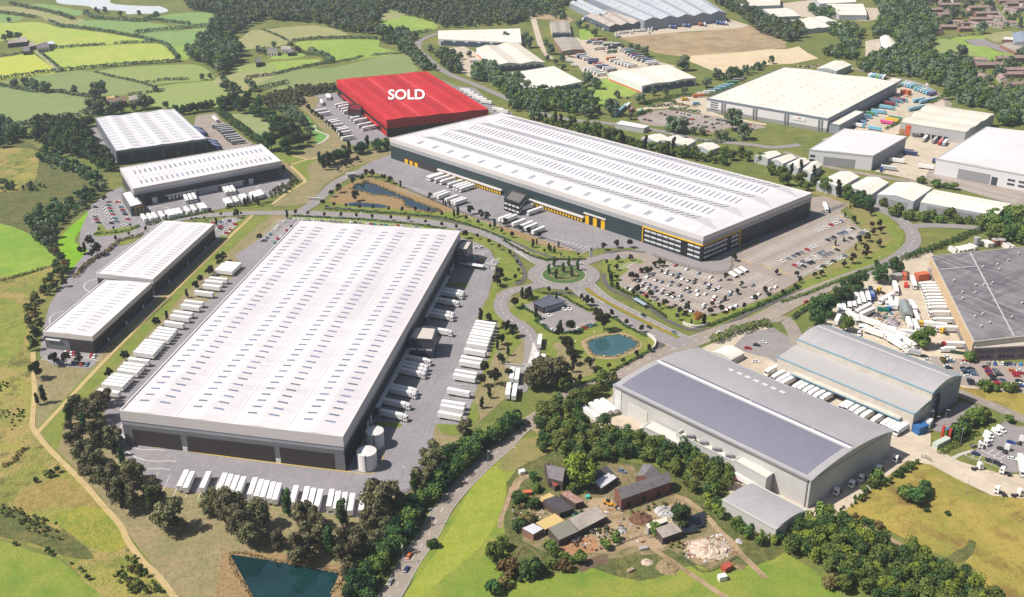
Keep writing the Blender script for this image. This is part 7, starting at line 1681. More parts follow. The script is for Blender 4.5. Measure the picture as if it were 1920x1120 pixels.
wood('broad tree belt behind the left end of the largest warehouse', T(960,0,4,[(0,640),(80,630),(130,690),(300,700),(500,720),(560,740),(640,760),(660,830),(600,890),(480,870),(300,840),(200,850),(40,850),(-40,800),(-60,700)]), 8, 14, 7.5, [lf_fr, lf_gr, lf_dg])
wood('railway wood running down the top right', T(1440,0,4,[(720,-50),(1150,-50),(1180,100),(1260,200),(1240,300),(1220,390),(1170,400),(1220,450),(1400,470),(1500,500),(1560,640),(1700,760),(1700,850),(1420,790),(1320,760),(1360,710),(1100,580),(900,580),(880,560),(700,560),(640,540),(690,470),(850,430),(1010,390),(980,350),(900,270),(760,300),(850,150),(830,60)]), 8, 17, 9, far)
wood('dark trees beside the bare earth and white sheds', T(1440,0,4,[(0,170),(100,180),(250,220),(260,280),(180,330),(60,290),(-60,260),(-240,110),(-400,20),(-380,-20),(-200,50),(-100,120)]), 8, 16, 8, far)
for lab, p in (('dark trees below the notched white shed', [(440,210),(640,200),(720,260),(700,300),(560,310),(460,260)]), ('trees between the upper right sheds', [(300,80),(440,90),(540,130),(440,150),(340,130)]), ('scrub beside the sandy plot', [(430,390),(560,370),(680,430),(640,460),(500,440),(430,430)]), ('trees by the small barrel shed road', [(520,290),(620,330),(680,330),(670,400),(600,390),(560,340)]), ('trees left of the cream roofed warehouse', [(-60,500),(60,470),(100,450),(-20,500),(-200,590),(-330,620),(-350,590),(-150,540)])):
    wood(lab, T(1440,0,4,p), 6, 13, 7.5, far)
wood('silvery wood at the right edge below the houses', T(1440,0,4,[(1700,860),(1780,700),(1970,680),(1970,960),(1860,940),(1760,960),(1720,900)]), 9, 17, 8, far)
wood('dark wood at the right edge beyond the road bend', T(1440,280,4,[(1560,590),(1700,530),(1970,510),(1970,770),(1800,690),(1700,650),(1600,625)]), 8, 13, 6.5, [lf_gr, lf_dg, lf_yo])
wood('dark trees at the top left of the haulage depot', T(960,0,4,[(-60,20),(60,0),(90,60),(110,120),(60,160),(-20,190),(-80,150)]), 8, 14, 8, far)
wood('trees at the top beside the pale track', T(960,0,4,[(100,-30),(260,-30),(280,50),(200,70),(110,60)]), 8, 14, 8, far)
wood('scrub on the waste patch beside the track', T(960,0,4,[(270,90),(330,90),(420,120),(420,160),(300,140)]), 4, 9, 8, far)
wood('trees along the top edge left of the ridged sheds', T(960,0,4,[(350,0),(480,-10),(480,30),(380,50)]), 7, 12, 8, far)
wood('low scrub scattered over the lower left slope', T(0,840,4,[(0,420),(120,440),(260,520),(420,560),(560,640),(640,720),(560,740),(380,680),(200,620),(60,560),(-40,560)]), .6, 2.2, 2.2, [lf_gr, lf_yo, lf_br], 'scrub', .8, 7)
wood('rough tufts on the upper left slope', T(0,560,4,[(-40,560),(80,600),(180,640),(220,760),(160,960),(60,1000),(-40,960)]), .4, 1.3, 2.4, [lf_yo, lf_lm, lf_gr], 'scrub', .7, 6)
wood('tall weeds between left pasture and path', T(0,560,4,[(190,60),(250,0),(290,60),(300,200),(280,330),(250,420),(220,420),(230,260),(180,180)]), 2, 6, 5, [lf_dg, lf_gr, lf_br], 'scrub')
wood('dark evergreen belt between truck yard and country road', T(480,840,4,[(650,1140),(720,940),(900,780),(980,670),(1090,560),(1150,440),(1240,400),(1290,250),(1330,120),(1500,40),(1650,-70),(1850,-110),(1990,-230),(2055,-200),(1905,-105),(1768,-10),(1525,195),(1295,475),(1165,665),(1005,885),(862,1140),(840,1190),(690,1190)]), 6, 11, 3.9, [lf_dg, lf_dg, lf_gr, M('blackish_green_leaves', (40, 66, 44), .9, [(5, (30, 52, 36), .4, .64), (1.3, (58, 88, 54), .46, .72, .8)], spec=.15)])
wood('mixed tree belt along the solar roofed warehouse', [(1002,785),(1035,760),(1065,745),(1115,732),(1122,715),(1150,708),(1157,720),(1130,730),(1118,748),(1085,772),(1095,790),(1130,806),(1172,812),(1210,828),(1247,842),(1290,850),(1335,868),(1370,893),(1368,920),(1340,935),(1312,945),(1282,920),(1250,888),(1235,880),(1205,868),(1180,862),(1140,868),(1100,872),(1065,880),(1042,858),(1010,848),(1000,820)], 5, 10.5, 4.8, nearw)
wood('yellowing trees left of the small grey shed', T(960,840,4,[(1450,400),(1560,430),(1640,520),(1760,580),(1900,600),(1970,660),(1970,780),(1800,720),(1600,600),(1480,500)]), 3, 7, 4, [lf_lm, lf_gr, lf_br, lf_dg])
wood('dense dark wood at the bottom right', T(1440,840,4,[(140,760),(220,640),(300,580),(420,530),(600,560),(720,640),(900,770),(1080,820),(1200,860),(1320,920),(1560,990),(1660,1100),(1760,1200),(1300,1280),(900,1180),(640,1110),(520,990),(420,950),(250,870),(60,770)]), 5.5, 11, 4.8, [lf_gr, lf_dg, lf_gr, lf_dg, lf_lm])
wood('dark bushes in front of the small grey shed', T(1440,840,4,[(-60,640),(20,640),(120,620),(330,530),(400,470),(470,500),(380,560),(180,650),(100,700),(-60,740)]), 2, 5, 3.6, [lf_gr, lf_dg])
wood('dark shaded scrub along the end wall of the solar warehouse', T(1440,840,4,[(500,480),(700,360),(900,240),(1080,110),(1150,110),(1140,130),(900,280),(700,400),(560,490)]), 1.5, 4, 3, [lf_dg, lf_gr], 'scrub')
wood('dark thicket on the marshy left edge', T(0,280,4,[(300,0),(400,20),(560,120),(700,190),(800,260),(770,350),(700,400),(560,500),(440,600),(420,640),(240,620),(200,560),(220,510),(380,440),(500,380),(640,330),(700,300),(560,200),(400,150),(290,110)]), 4, 9, 6.5, [lf_dg, lf_fr, lf_dg])
wood('row of bushes in the marsh', T(0,280,4,[(-60,250),(60,240),(150,290),(290,260),(370,270),(360,300),(250,320),(80,320),(-60,320)]), 3, 7, 6, [lf_dg, lf_fr], 'scrub')
wood('grey green willow bushes by the lime field', T(0,280,4,[(230,620),(330,610),(430,650),(440,720),(400,740),(300,730)]), 6, 10, 6, [lf_fr, lf_dg])
wood('russet hedgerow trees below the left pasture', T(0,280,4,[(340,740),(430,780),(460,830),(500,850),(530,900),(500,960),(440,1010),(420,1060),(330,1130),(260,1150),(230,1300),(200,1350),(220,1180),(290,1080),(380,980),(420,890),(390,810)]), 4, 8, 5, [lf_br, lf_dg, lf_gr])
wood('dark bushes at the far left edge above the marsh', T(0,0,4,[(-60,920),(60,930),(110,970),(180,1000),(190,1050),(100,1090),(-60,1120)]), 7, 13, 7, [lf_fr, lf_dg])
wood('dense planting of dark trees left of the upper left warehouse', T(0,0,4,[(250,1000),(300,930),(420,940),(560,950),(640,1000),(730,1140),(850,1230),(880,1300),(780,1290),(560,1180),(400,1140),(280,1080)]), 10, 15, 7, [lf_dg, lf_dg, lf_cy])
wood('young woodland strip behind the paddock', T(400,150,5.6,[(480,240),(640,160),(900,90),(1280,70),(1280,130),(1000,170),(940,270),(700,330),(620,330),(560,280)]), 5, 8, 5.5, [leafm('young_olive_leaves', (104, 106, 64), (82, 84, 50), (130, 130, 84)), lf_cg])
wood('scrub on the rough ground by the bottom left path', T(0,840,4,[(540,850),(700,830),(860,800),(980,790),(1060,900),(1160,1010),(1220,1110),(1000,1120),(820,980),(650,940)]), 1.2, 4.2, 3, [lf_gr, lf_br, lf_dg, lf_yo], 'scrub', .8, 9)
wood('dark gorse bushes on the dry slope at the lower left', T(0,840,4,[(190,270),(280,240),(400,190),(430,160),(440,200),(350,250),(280,280),(200,300)]), 2, 4.5, 4, [lf_dg, lf_lm], 'scrub')
wood('ragged row of bushes along the bottom left pasture', T(0,840,4,[(20,680),(120,700),(300,750),(420,800),(540,850),(640,920),(700,980),(660,1000),(560,900),(420,830),(280,775),(100,730),(20,700)]), 1.2, 3.5, 5, [lf_dg, lf_gr, lf_br], 'scrub', .7)
wood('weeds and brambles round the farm paddock', T(960,840,4,[(0,440),(120,430),(200,470),(250,520),(170,600),(100,660),(0,640)]), 1.5, 4, 5, [lf_gr, lf_dg, lf_br], 'scrub', .8)
wood('bramble bank in front of the cattle pens', T(960,840,4,[(20,860),(130,880),(260,850),(400,800),(560,800),(600,830),(460,880),(340,930),(280,1000),(80,1040),(-20,980)]), 2, 5, 4.5, [lf_gr, lf_br, lf_dg], 'scrub')
wood('brambles between pond bank and dark belt', T(480,840,4,[(650,1000),(800,860),(900,760),(980,700),(900,800),(760,960),(680,1080)]), 3, 7, 5, [lf_cg, lf_gr], 'scrub')
wood('young planting beside the sandy zigzag path', T(480,280,4,[(100,330),(220,250),(300,230),(320,260),(240,330),(120,370)]), 2, 4, 4, [lf_cg, lf_gr], 'scrub')
wood('gardens and trees between the upper terraces', T(1700,0,5.895,[(160,200),(330,210),(700,260),(900,200),(1100,320),(1290,330),(1290,250),(1000,60),(700,60),(400,30),(160,60)]), 3, 8, 17, far, 'wood')
wood('gardens and bushes between the lower terraces', T(1700,0,5.895,[(560,640),(900,680),(1300,640),(1300,1120),(950,1120),(700,900)]), 3, 7, 13, far, 'wood')
reedl = leafm('reed_leaves', (182, 156, 112), (150, 124, 84), (204, 182, 140))
wood('low hedge bank along the country road', T(480,840,4,[(2040,-200),(2070,-190),(1900,-80),(1770,20),(1530,220),(1300,500),(1170,690),(1010,910),(870,1150),(840,1130),(980,880),(1140,660),(1270,470),(1500,190),(1750,-20),(1890,-110)]), 1, 2.4, 2.4, [lf_gr, lf_dg, lf_yo], 'scrub')
wood('brambles and nettles in the farmyard', T(960,840,4,[(660,600),(840,590),(870,640),(740,720),(640,740)]), .6, 1.6, 2, [lf_gr, lf_dg], 'scrub')
wood('weeds round the rubble plot', T(960,840,4,[(1120,720),(1280,700),(1300,800),(1420,900),(1660,810),(1690,850),(1460,940),(1300,850),(1180,780)]), .6, 2.2, 2.6, [lf_gr, lf_br, lf_yo], 'scrub', .8, 6)
wood('overgrown garden left of the farmhouse', T(960,840,4,[(0,330),(120,300),(200,260),(200,350),(130,420),(200,480),(60,480),(0,420)]), .8, 3, 3, [lf_gr, lf_dg, lf_yo], 'scrub', .8, 6)
wood('scrub along the foot of the long barn', T(960,840,4,[(840,500),(1000,450),(1190,380),(1230,400),(1180,430),(1000,480),(880,510)]), .6, 2, 2.4, [lf_dg, lf_gr], 'scrub')
r_ = np.random.default_rng(77)
vv = []
for (px, py), h in SMALL:
    g_ = G(px, py)
    cen, rad = clumps('dome', r_)
    c0 = cen * h * .95 + g_
    vv += [leafcloud(c0, rad * h * .95, 260, max(.9, h * .1), r_), leafcloud(c0, rad * h * .6, 90, 1.4, r_)]
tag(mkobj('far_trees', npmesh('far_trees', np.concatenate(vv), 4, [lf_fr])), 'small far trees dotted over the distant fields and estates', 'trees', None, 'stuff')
wood('undergrowth filling the belt behind the largest warehouse', T(960,0,4,[(120,880),(260,900),(480,960),(760,1020),(1020,1100),(1300,1155),(1640,1225),(1640,1255),(1300,1195),(1000,1140),(740,1070),(480,1010),(220,940),(100,910)]), 4, 10, 7, [lf_gr, lf_dg, lf_yo])
# ------------------------------------------------------------------ hedges
def hedge(label, tile, pts, h, w, lf=None, k=0):
    lf = lf or lf_fr
    c = curve(T(*tile, pts), 6)
    seg = np.linalg.norm(np.diff(c, axis=0), axis=1)
    s = np.concatenate([[0], np.cumsum(seg)])
    r = np.random.default_rng(int(s[-1] * 7) + len(pts))
    n = max(3, int(s[-1] / max(1.2, w * .7)))
    u = np.linspace(0, s[-1], n)
    x, y = np.interp(u, s, c[:, 0]), np.interp(u, s, c[:, 1])
    hh = h * r.uniform(.75, 1.15, n)
    cen = np.stack([x + r.normal(size=n)*w*.08, y + r.normal(size=n)*w*.08, hh*.5], 1)
    rad = np.stack([np.full(n, w*.55), np.full(n, w*.55), hh*.5], 1)
    dist = math.sqrt(x.mean()**2 + y.mean()**2 + CH*CH)
    q = max(.4, dist/1042*1.1)
    nq = int(np.clip(n * 5.0 * w * h / (q*q) * .55, n*8, 9000))
    o = mkobj('hedge', npmesh('hedge', leafcloud(cen, rad, nq, q, r), 4, [lf]))
    tag(o, label, 'hedge', 'hedges of the valley')
z0 = (0, 0, 4)
z1 = (480, 0, 4)
for lab, tile, pts, h, w in [
 ('long thick dark hedge below the yellow fields', z0, [(-60,610),(0,600),(120,580),(300,555),(460,535),(700,512),(1000,487),(1340,465)], 4.5, 6),
 ('hedge between the two yellow fields right of the farm', z0, [(310,380),(550,355),(780,340)], 3.5, 5),
 ('short hedge at the right end of the upper yellow field', z0, [(870,332),(1000,325),(1150,318)], 3.5, 5),
 ('winding hedge down from the lake to the long dark hedge', z0, [(480,200),(650,220),(830,245),(900,258),(1050,285),(1150,310),(1240,335),(1290,385),(1340,440)], 4, 6),
 ('hedge towards the dark wood', z0, [(1020,250),(1130,238),(1300,222),(1550,200)], 5, 7),
 ('hedge along the brown strip by the lake', z0, [(90,35),(200,60),(350,90),(460,115),(550,150)], 5, 8),
 ('hedge at the left edge below the lake', z0, [(-40,96),(0,100),(130,118),(250,135)], 5, 7),
 ('short hedge above the long yellow field', z0, [(370,165),(420,185),(470,205)], 4, 6),
 ('lakeside hedge of low trees', z0, [(640,110),(740,145),(900,155),(1080,160),(1180,115)], 6, 8),
 ('hedge right of the lakeside trees', z0, [(1150,150),(1280,170),(1420,190)], 5, 8),
 ('hedge of trees above the big grey green field', z0, [(-40,640),(0,645),(250,690),(420,692),(560,715),(680,735)], 4, 6),
 ('sparse hedge across the middle fields', z0, [(720,545),(830,575),(1000,610),(1140,650)], 2.5, 4),
 ('short hedge pointing right from the farm house', z0, [(970,715),(1100,700),(1220,680)], 3, 5),
 ('short straight hedge in the pale meadow', z0, [(1110,620),(1170,618)], 3, 5),
 ('longer straight hedge in the pale meadow', z0, [(1200,608),(1300,604),(1400,600)], 3.5, 5),
 ('hedge at the left edge below the far left farm', z0, [(-40,436),(0,430),(100,415),(210,395)], 3, 5),
 ('hedge beside the farm track', z0, [(290,385),(370,450),(470,535)], 2.5, 4),
 ('dark tree belt at the lower edge of the big grey green field', z0, [(100,975),(350,922),(550,895),(740,860)], 8, 10),
 ('hedge below the paddocks of the hamlet', z1, [(-60,590),(0,580),(150,560),(300,520),(450,490),(560,475)], 3.5, 5),
 ('hedge along the top of the bright green field', z1, [(280,315),(420,295),(540,290),(700,290),(900,295)], 4, 6),
 ('hedge at the bottom left of the bright green field', z1, [(600,470),(700,455),(790,430)], 3, 5),
 ('hedge at the bottom right of the bright green field', z1, [(870,420),(960,410),(1080,405)], 3, 5),
 ('short hedge right of the hamlet', z1, [(310,380),(360,400),(400,420)], 3, 5),
 ('thin hedge left of the hamlet', z1, [(60,230),(160,270),(240,310)], 2.5, 4),
 ('tall thick hedge beside the bright green field', z1, [(415,400),(500,430),(560,470)], 9, 11),
 ('dark strip of bushes inside the scrubby wood', z1, [(880,110),(950,85),(1010,55)], 6, 8),
 ('hedge at the foot of the clear green field', z1, [(1100,262),(1220,250),(1310,235)], 4, 7),
 ('bushy hedge below the long hedge left of the young strip', z1, [(0,680),(100,660),(220,625)], 5, 8)]: hedge(lab, tile, pts, h, w)
for lab, tile, pts, h, w, lf in [
 ('clipped dark hedge along the cafe car park and pond lawn', (960,540,6), [(940,360),(1120,340),(1300,450),(1500,545)], 1.6, 2, lf_dg),
 ('clipped hedge on the country road side of the pond lawn', (960,540,6), [(790,1085),(1000,1020),(1200,910),(1400,800),(1590,690)], 1.6, 2, lf_dg),
 ('clipped hedge around the lower side of the cafe car park', (960,540,6), [(120,200),(130,230),(270,310),(320,355),(260,380),(330,420),(460,510),(700,505),(850,445),(945,430)], 1.6, 2, lf_dg),
 ('clipped hedge above the cafe', (960,540,6), [(280,50),(400,75),(550,90),(700,180),(860,255),(940,240)], 1.6, 2, lf_gr),
 ('clipped hedge round the near tip of the big car park', (1140,480,6), [(1150,790),(1400,690),(1650,590),(1900,480),(2150,350)], 2, 2.4, lf_dg),
 ('clipped hedge left of the big car park', (1140,480,6), [(30,190),(40,330),(110,380),(280,460),(460,560),(640,690)], 1.8, 2.2, lf_dg),
 ('dark hedge along the footpath verge by the roundabout', (960,280,4), [(-60,690),(100,780),(250,830),(550,830)], 1.5, 2, lf_dg),
 ('hedge below the spine road behind the front warehouse', (480,280,4), [(280,505),(600,520),(900,540),(1200,570),(1400,600)], 1.4, 2, lf_dg),
 ('dark hedge beyond the spine road', (480,280,4), [(520,450),(800,470),(1100,490),(1400,520),(1650,590),(1900,690)], 1.4, 2, lf_dg),
 ('rough hedge along the right side of the country road', (1440,280,4), [(840,880),(700,930),(480,1010),(280,1090),(100,1150)], 2, 3, lf_gr),
 ('thick dark hedge beside the bend of the main road', (1440,280,4), [(1570,620),(1300,730),(1020,830)], 3.5, 6, lf_dg),
 ('red and dark shrub hedge along the left unit yard', (0,280,4), [(570,960),(640,880),(720,820),(800,770),(880,710),(900,690),(1060,650)], 2.2, 4, lf_br),
 ('double clipped hedge beside the left estate road', (0,280,4), [(715,640),(860,630),(980,610),(1040,580)], 1.6, 2.5, lf_gr),
 ('clipped hedge by the parked trailers of the left units', (0,280,4), [(1110,575),(1200,550),(1400,510),(1590,470)], 1.8, 2.5, lf_gr),
 ('clipped hedge beyond the trailer gate', (0,280,4), [(1700,445),(1900,420),(2040,400)], 1.8, 2.5, lf_gr),
 ('dark clipped double hedge beside the grey trailers', (400,150,5.6), [(60,350),(150,420),(250,500),(340,570),(430,640),(500,680)], 7, 9, lf_dg),
 ('low hedge across the left pasture', (0,280,4), [(-60,1010),(100,965),(300,905),(440,865)], 1.5, 3, lf_br),
 ('rubble and bramble line across the left slope', (0,840,4), [(40,140),(110,100),(160,30),(200,10)], 1.5, 3, lf_br),
 ('long hedge in front of the ribbed white shed', (1440,280,4), [(1170,500),(1300,530),(1450,550),(1600,570)], 3, 4, lf_gr),
 ('hedge along the lane before the far car park', (1180,180,7.385), [(960,635),(1100,655),(1300,640),(1450,620)], 3, 5, lf_fr),
 ('dark hedge beside the far car park entrance', (1180,180,7.385), [(80,290),(180,260),(280,220)], 3.5, 6, lf_dg),
 ('clipped hedge around the far car park top', (1180,180,7.385), [(590,195),(700,200),(800,215),(920,245)], 3.5, 8, lf_dg),
 ('dark oval hedge ring of the far roundabout', (1180,180,7.385), [(290,150),(380,160),(500,140),(620,115),(600,85),(500,85)], 2.5, 6, lf_dg),
 ('dark oval bed of shrubs by the cream roofed warehouse', (1180,180,7.385), [(710,130),(760,150),(850,160),(900,150)], 2.2, 8, lf_br),
 ('long dark hedge behind the far roundabout', (1180,180,7.385), [(210,120),(400,70),(600,30),(880,0)], 3.5, 7, lf_dg),
 ('hedge along the open blue trailer yard', (1580,120,8.614), [(700,1060),(800,1010),(940,940)], 2.5, 4, lf_gr),
 ('hedge at the end of the blue trailer blocks', (1580,120,8.614), [(1420,640),(1540,580),(1620,530)], 3, 5, lf_gr),
 ('hedge between lorry park and service yard', (1740,760,6.222), [(160,560),(300,480),(420,410),(560,340)], 2.2, 4, lf_gr),
 ('fenced hedge by the side road to the barrel roof', (1440,560,4), [(190,150),(270,90),(350,50)], 2.5, 3, lf_dg),
 ('bushes along the lorry park above the solar roof', (960,560,4), [(1540,330),(1640,270),(1760,240),(1900,200)], 5, 7, lf_gr)]: hedge(lab, tile, pts, h, w, lf)
for lab, tile, pts in (('reeds round the bottom pond', (0,0,1), [(470,1118),(431,1040),(520,1053),(636,1076),(622,1112)]),
  ('reeds round the oval pond', (960,540,6), [(835,615),(930,572),(1100,537),(1230,530),(1400,600),(1425,640),(1380,680),(1200,770),(1050,778),(900,752),(835,615)]),
  ('reeds round the long upper pond', (480,280,4), [(710,300),(760,265),(850,253),(1000,310),(1150,370),(1300,430),(1390,467),(1260,466),(1120,430),(1110,395),(1060,370),(950,347),(880,347),(800,322),(710,300)])):
    hedge(lab, tile, pts, .9, 1.6, reedl)
# ================================================================== smaller things
steel = M('galvanised_steel', (168, 168, 170), .5)
fgreen = M('fence_green', (60, 84, 70), .7)
fgrey = M('fence_grey', (110, 110, 110), .7)
rubble = M('pale_rubble', (206, 190, 172), .95, [(2, (184, 150, 124), .44, .62), (.6, (226, 218, 208), .5, .7, .8)])
manure = M('brown_heap', (122, 90, 70), .95, [(2, (98, 70, 54), .44, .62), (.6, (150, 116, 92), .5, .7, .8)])
wood_m = M('weathered_timber', (166, 146, 120), .9)
skin_b = M('cow_black', (46, 42, 42), .8)
skin_w = M('cow_white', (222, 214, 204), .8)
# lamp posts
lamps = [(1647,505),(1690,482),(1480,622),(1440,622),(1516,640),(1352,634),(1812,925),(1819,865),(1800,836),(1746,800),(1757,810),(1770,797),(1830,790),(1875,795),(1856,888),(1110,700),(1075,742),(1300,655),(962,868),(915,875),(810,985),(757,1056),(1010,490),(1120,475),(1052,500),(1165,560),(1222,590),(1270,612),(755,905),(700,880),(1250,560),(1390,250),(1325,225),(1450,280),(1700,345),(1880,392),(900,170),(1713,160)]
for i, (x, y) in enumerate(lamps):
    t = thing('street_lamp', f"slim grey lamp post, {nth(i)} among the posts along roads and yards", 'street lamp', G(x, y), rng.uniform(0, 6.28), 'lamp posts along roads and yards')
    MB().cyl((0,0), .12, .07, 0, 9.5, 6).build('pole', steel, t)
    MB().box(-.1, 1.6, -.12, .12, 9.45, 9.62).build('lamp_head', M('lamp_head', (222,222,220), .4), t)
def fence(label, pts, h, mat, tile=(0,0,1), step=3.0, solid=False):
    c = curve(T(*tile, pts), 4)
    seg = np.linalg.norm(np.diff(c, axis=0), axis=1)
    s = np.concatenate([[0], np.cumsum(seg)])
    n = int(s[-1] / step) + 1
    u = np.linspace(0, s[-1], n + 1)
    x, y = np.interp(u, s, c[:, 0]), np.interp(u, s, c[:, 1])
    t = thing('fence', label, 'fence', (x[0], y[0], 0))
    m, q = MB(), MB()
    for i in range(n):
        a, b = np.array((x[i], y[i])), np.array((x[i+1], y[i+1]))
        d = (b - a) / np.linalg.norm(b - a)
        nn = np.array((-d[1], d[0])) * .04
        for z0, z1 in (((.1, h),) if solid else ((h*.92, h), (h*.5, h*.58), (h*.12, h*.2))):
            m.hexa([(*(a-nn), z0), (*(b-nn), z0), (*(b+nn), z0), (*(a+nn), z0)], [(*(a-nn), z1), (*(b-nn), z1), (*(b+nn), z1), (*(a+nn), z1)])
        q.box(x[i]-.08, x[i]+.08, y[i]-.08, y[i]+.08, 0, h+.1)
    m.build('rails', mat, t, (x[0], y[0], 0))
    tag(q.build('posts', mat, t, (x[0], y[0], 0)), kind='stuff')
fence('grey mesh fence along the forecourt of the largest warehouse', [(1050,800),(1250,870),(1470,930),(1590,935),(1645,890),(1640,830)], 2.2, fgrey, (960,280,4))
fence('grey mesh fence along the side wall access strip', [(1680,760),(1920,650),(2040,600),(2360,470),(2500,420)], 2.2, fgrey, (960,280,4))
fence('grey mesh fence between truck yard and reed bank', [(1100,290),(1300,375),(1600,500),(1920,590),(2180,680),(2440,770)], 2.2, fgrey, (480,280,4))
fence('dark fence right of the long black wall', [(1660,690),(1400,900),(1200,1090)], 2.0, fgrey, (0,280,4))
fence('dark fence right of the lower black wall', [(1280,0),(1000,240),(760,390)], 2.0, fgrey, (0,560,4))
fence('white rail fence at the near right of the yard', [(1260,105),(1220,180),(1150,320),(1060,350)], 2.0, fgrey, (480,840,4))
fence('green fence of the old factory lorry yard', [(410,195),(560,215),(880,255)], 2.4, fgreen, (1720,640,9.335), solid=True)
fence('tall dark hedge like fence by the side turning', [(195,160),(280,95),(330,60)], 2.0, fgrey, (1440,560,4))
fence('green mesh fence round the rubble plot', [(1260,800),(1440,940),(1690,820)], 1.6, fgreen, (960,840,4))
fence('black metal gates of the concrete road', [(1150,75),(1190,85),(1230,110)], 2.0, black, (1440,840,4), 2)
fence('timber rail fence of the cattle track', [(650,740),(720,770),(800,730),(1000,660),(1100,690)], 1.2, wood_m, (960,840,4), 3)
fence('timber cattle race in the farmyard', [(720,770),(850,710),(960,670)], 1.2, wood_m, (960,840,4), 2)
fence('timber pen beside the weeds', [(640,620),(660,680),(690,700)], 1.2, wood_m, (960,840,4), 2)
fence('white paddock fence left of the cattle pens', [(10,860),(90,740),(220,830)], 1.3, wood_m, (960,840,4), 3)
# name walls
def name_wall(label, pts, tile):
    c = curve(T(*tile, pts), 8)
    t = thing('name_wall', label, 'wall', (*c[0], 0))
    m = MB()
    a, b = offs(c, .35), offs(c, -.35)
    for i in range(len(c)-1): m.hexa([(*a[i],0),(*b[i],0),(*b[i+1],0),(*a[i+1],0)], [(*a[i],2.2),(*b[i],2.2),(*b[i+1],2.2),(*a[i+1],2.2)])
    m.build('wall', M('name_wall_white', (232,226,216), .7), t, (*c[0], 0))
    k = len(c)//2
    d = c[k+1]-c[k-1]; d /= np.linalg.norm(d)
    n = np.array((d[1], -d[0]))
    q = c[k] + n*.42
    w = MB()
    for s in range(-4, 5):
        p = q + d*s*.75
        w.hexa([(*(p-d*.26-n*.05),.9),(*(p-d*.26+n*.03),.9),(*(p+d*.26+n*.03),.9),(*(p+d*.26-n*.05),.9)], [(*(p-d*.26-n*.05),1.5),(*(p-d*.26+n*.03),1.5),(*(p+d*.26+n*.03),1.5),(*(p+d*.26-n*.05),1.5)])
    tag(w.build('dark_sign_band', fgrey, t, (*c[0], 0)))
name_wall('curved white name wall at the near tip of the big car park', [(845,770),(900,795),(1000,815),(1090,800),(1145,775)], (1140,480,6))
name_wall('curved white name wall beside the oval pond lawn', [(1525,540),(1580,575),(1615,630),(1600,680),(1575,700)], (960,540,6))
# bus shelter, totem, gatehouses
def box_thing(name, label, cat, px, py, ang, parts):
    t = thing(name, label, cat, G(px, py), ang)
    for nm, b, m in parts: MB().box(*b).build(nm, m, t)
    return t
a = hd((1192,563),(1210,574))
box_thing('bus_shelter', 'glass roofed bus shelter beside the dual carriageway', 'bus shelter', 1200, 573, a, [('roof', (-6,6,-1.5,1.5,2.8,3.0), M('shelter_roof', (168,186,200), .3)), ('back_wall', (-5.8,5.8,1.2,1.35,.3,2.7), glass), ('post', (-5.8,-5.6,-1.3,-1.1,0,2.8), steel), ('post', (5.6,5.8,-1.3,-1.1,0,2.8), steel), ('bench', (-4,4,.5,1.0,.4,.5), wood_m)])
box_thing('totem_sign', 'tall white totem sign by the roundabout', 'sign', 1108, 482, .2, [('panel', (-1.2,1.2,-.3,.3,0,8), M('sign_white', (244,242,240), .6)), ('sign_band', (-.8,.8,-.36,-.28,5.5,6.6), fgrey)])
box_thing('gatehouse', 'small white gatehouse at the trailer yard entrance', 'gatehouse', 659, 332, .3, [('wall', (-4,4,-2.5,2.5,0,3.2), wdoor), ('roof', (-4.6,4.6,-3.1,3.1,3.2,3.6), concr), ('window', (-3,3,-2.58,-2.5,1.1,2.3), glass)])
box_thing('gatehouse', 'small gatehouse beside the slip road trailers', 'gatehouse', 993, 694, .3, [('wall', (-2.5,2.5,-2,2,0,3), wdoor), ('roof', (-3,3,-2.5,2.5,3,3.3), concr), ('window', (-2,2,-2.08,-2,1.1,2.2), glass)])
a = hd((960,690),(1020,697))
box_thing('gate_wall', 'white gate wall across the slip road', 'gate', 975, 692, a, [('wall', (-9,9,-.4,.4,0,2.6), wdoor), ('coping', (-9.2,9.2,-.55,.55,2.6,2.8), concr)])
a = hd((583,374),(612,376))
box_thing('gate_wall', 'white entrance gate piers by the meadow', 'gate', 590, 376, a, [('wall', (-5,5,-.4,.4,0,2.2), concr), ('coping', (-5.2,5.2,-.5,.5,2.2,2.4), wdoor)])
a = hd((870,501),(902,506))
box_thing('cycle_shelter', 'long white framed shelter beside the glazed corner office', 'shelter', 885, 503, a, [('roof', (-9,9,-2,2,2.8,3.1), M('shelter_roof_white', (232,232,232), .4)), ('back_wall', (-9,9,1.8,2,.3,2.8), M('shelter_glass', (206,210,214), .2)), ('post', (-8.8,-8.6,-1.9,-1.7,0,2.8), steel), ('post', (8.6,8.8,-1.9,-1.7,0,2.8), steel)])
box_thing('plant_cabin', 'white plant cabins beside the glazed corner office', 'cabin', 921, 503, a, [('wall', (-4,4,-2,2,0,3), wdoor), ('roof', (-4.2,4.2,-2.2,2.2,3,3.25), concr), ('door', (-1,0,-2.08,-2,.1,2.2), grey2)])
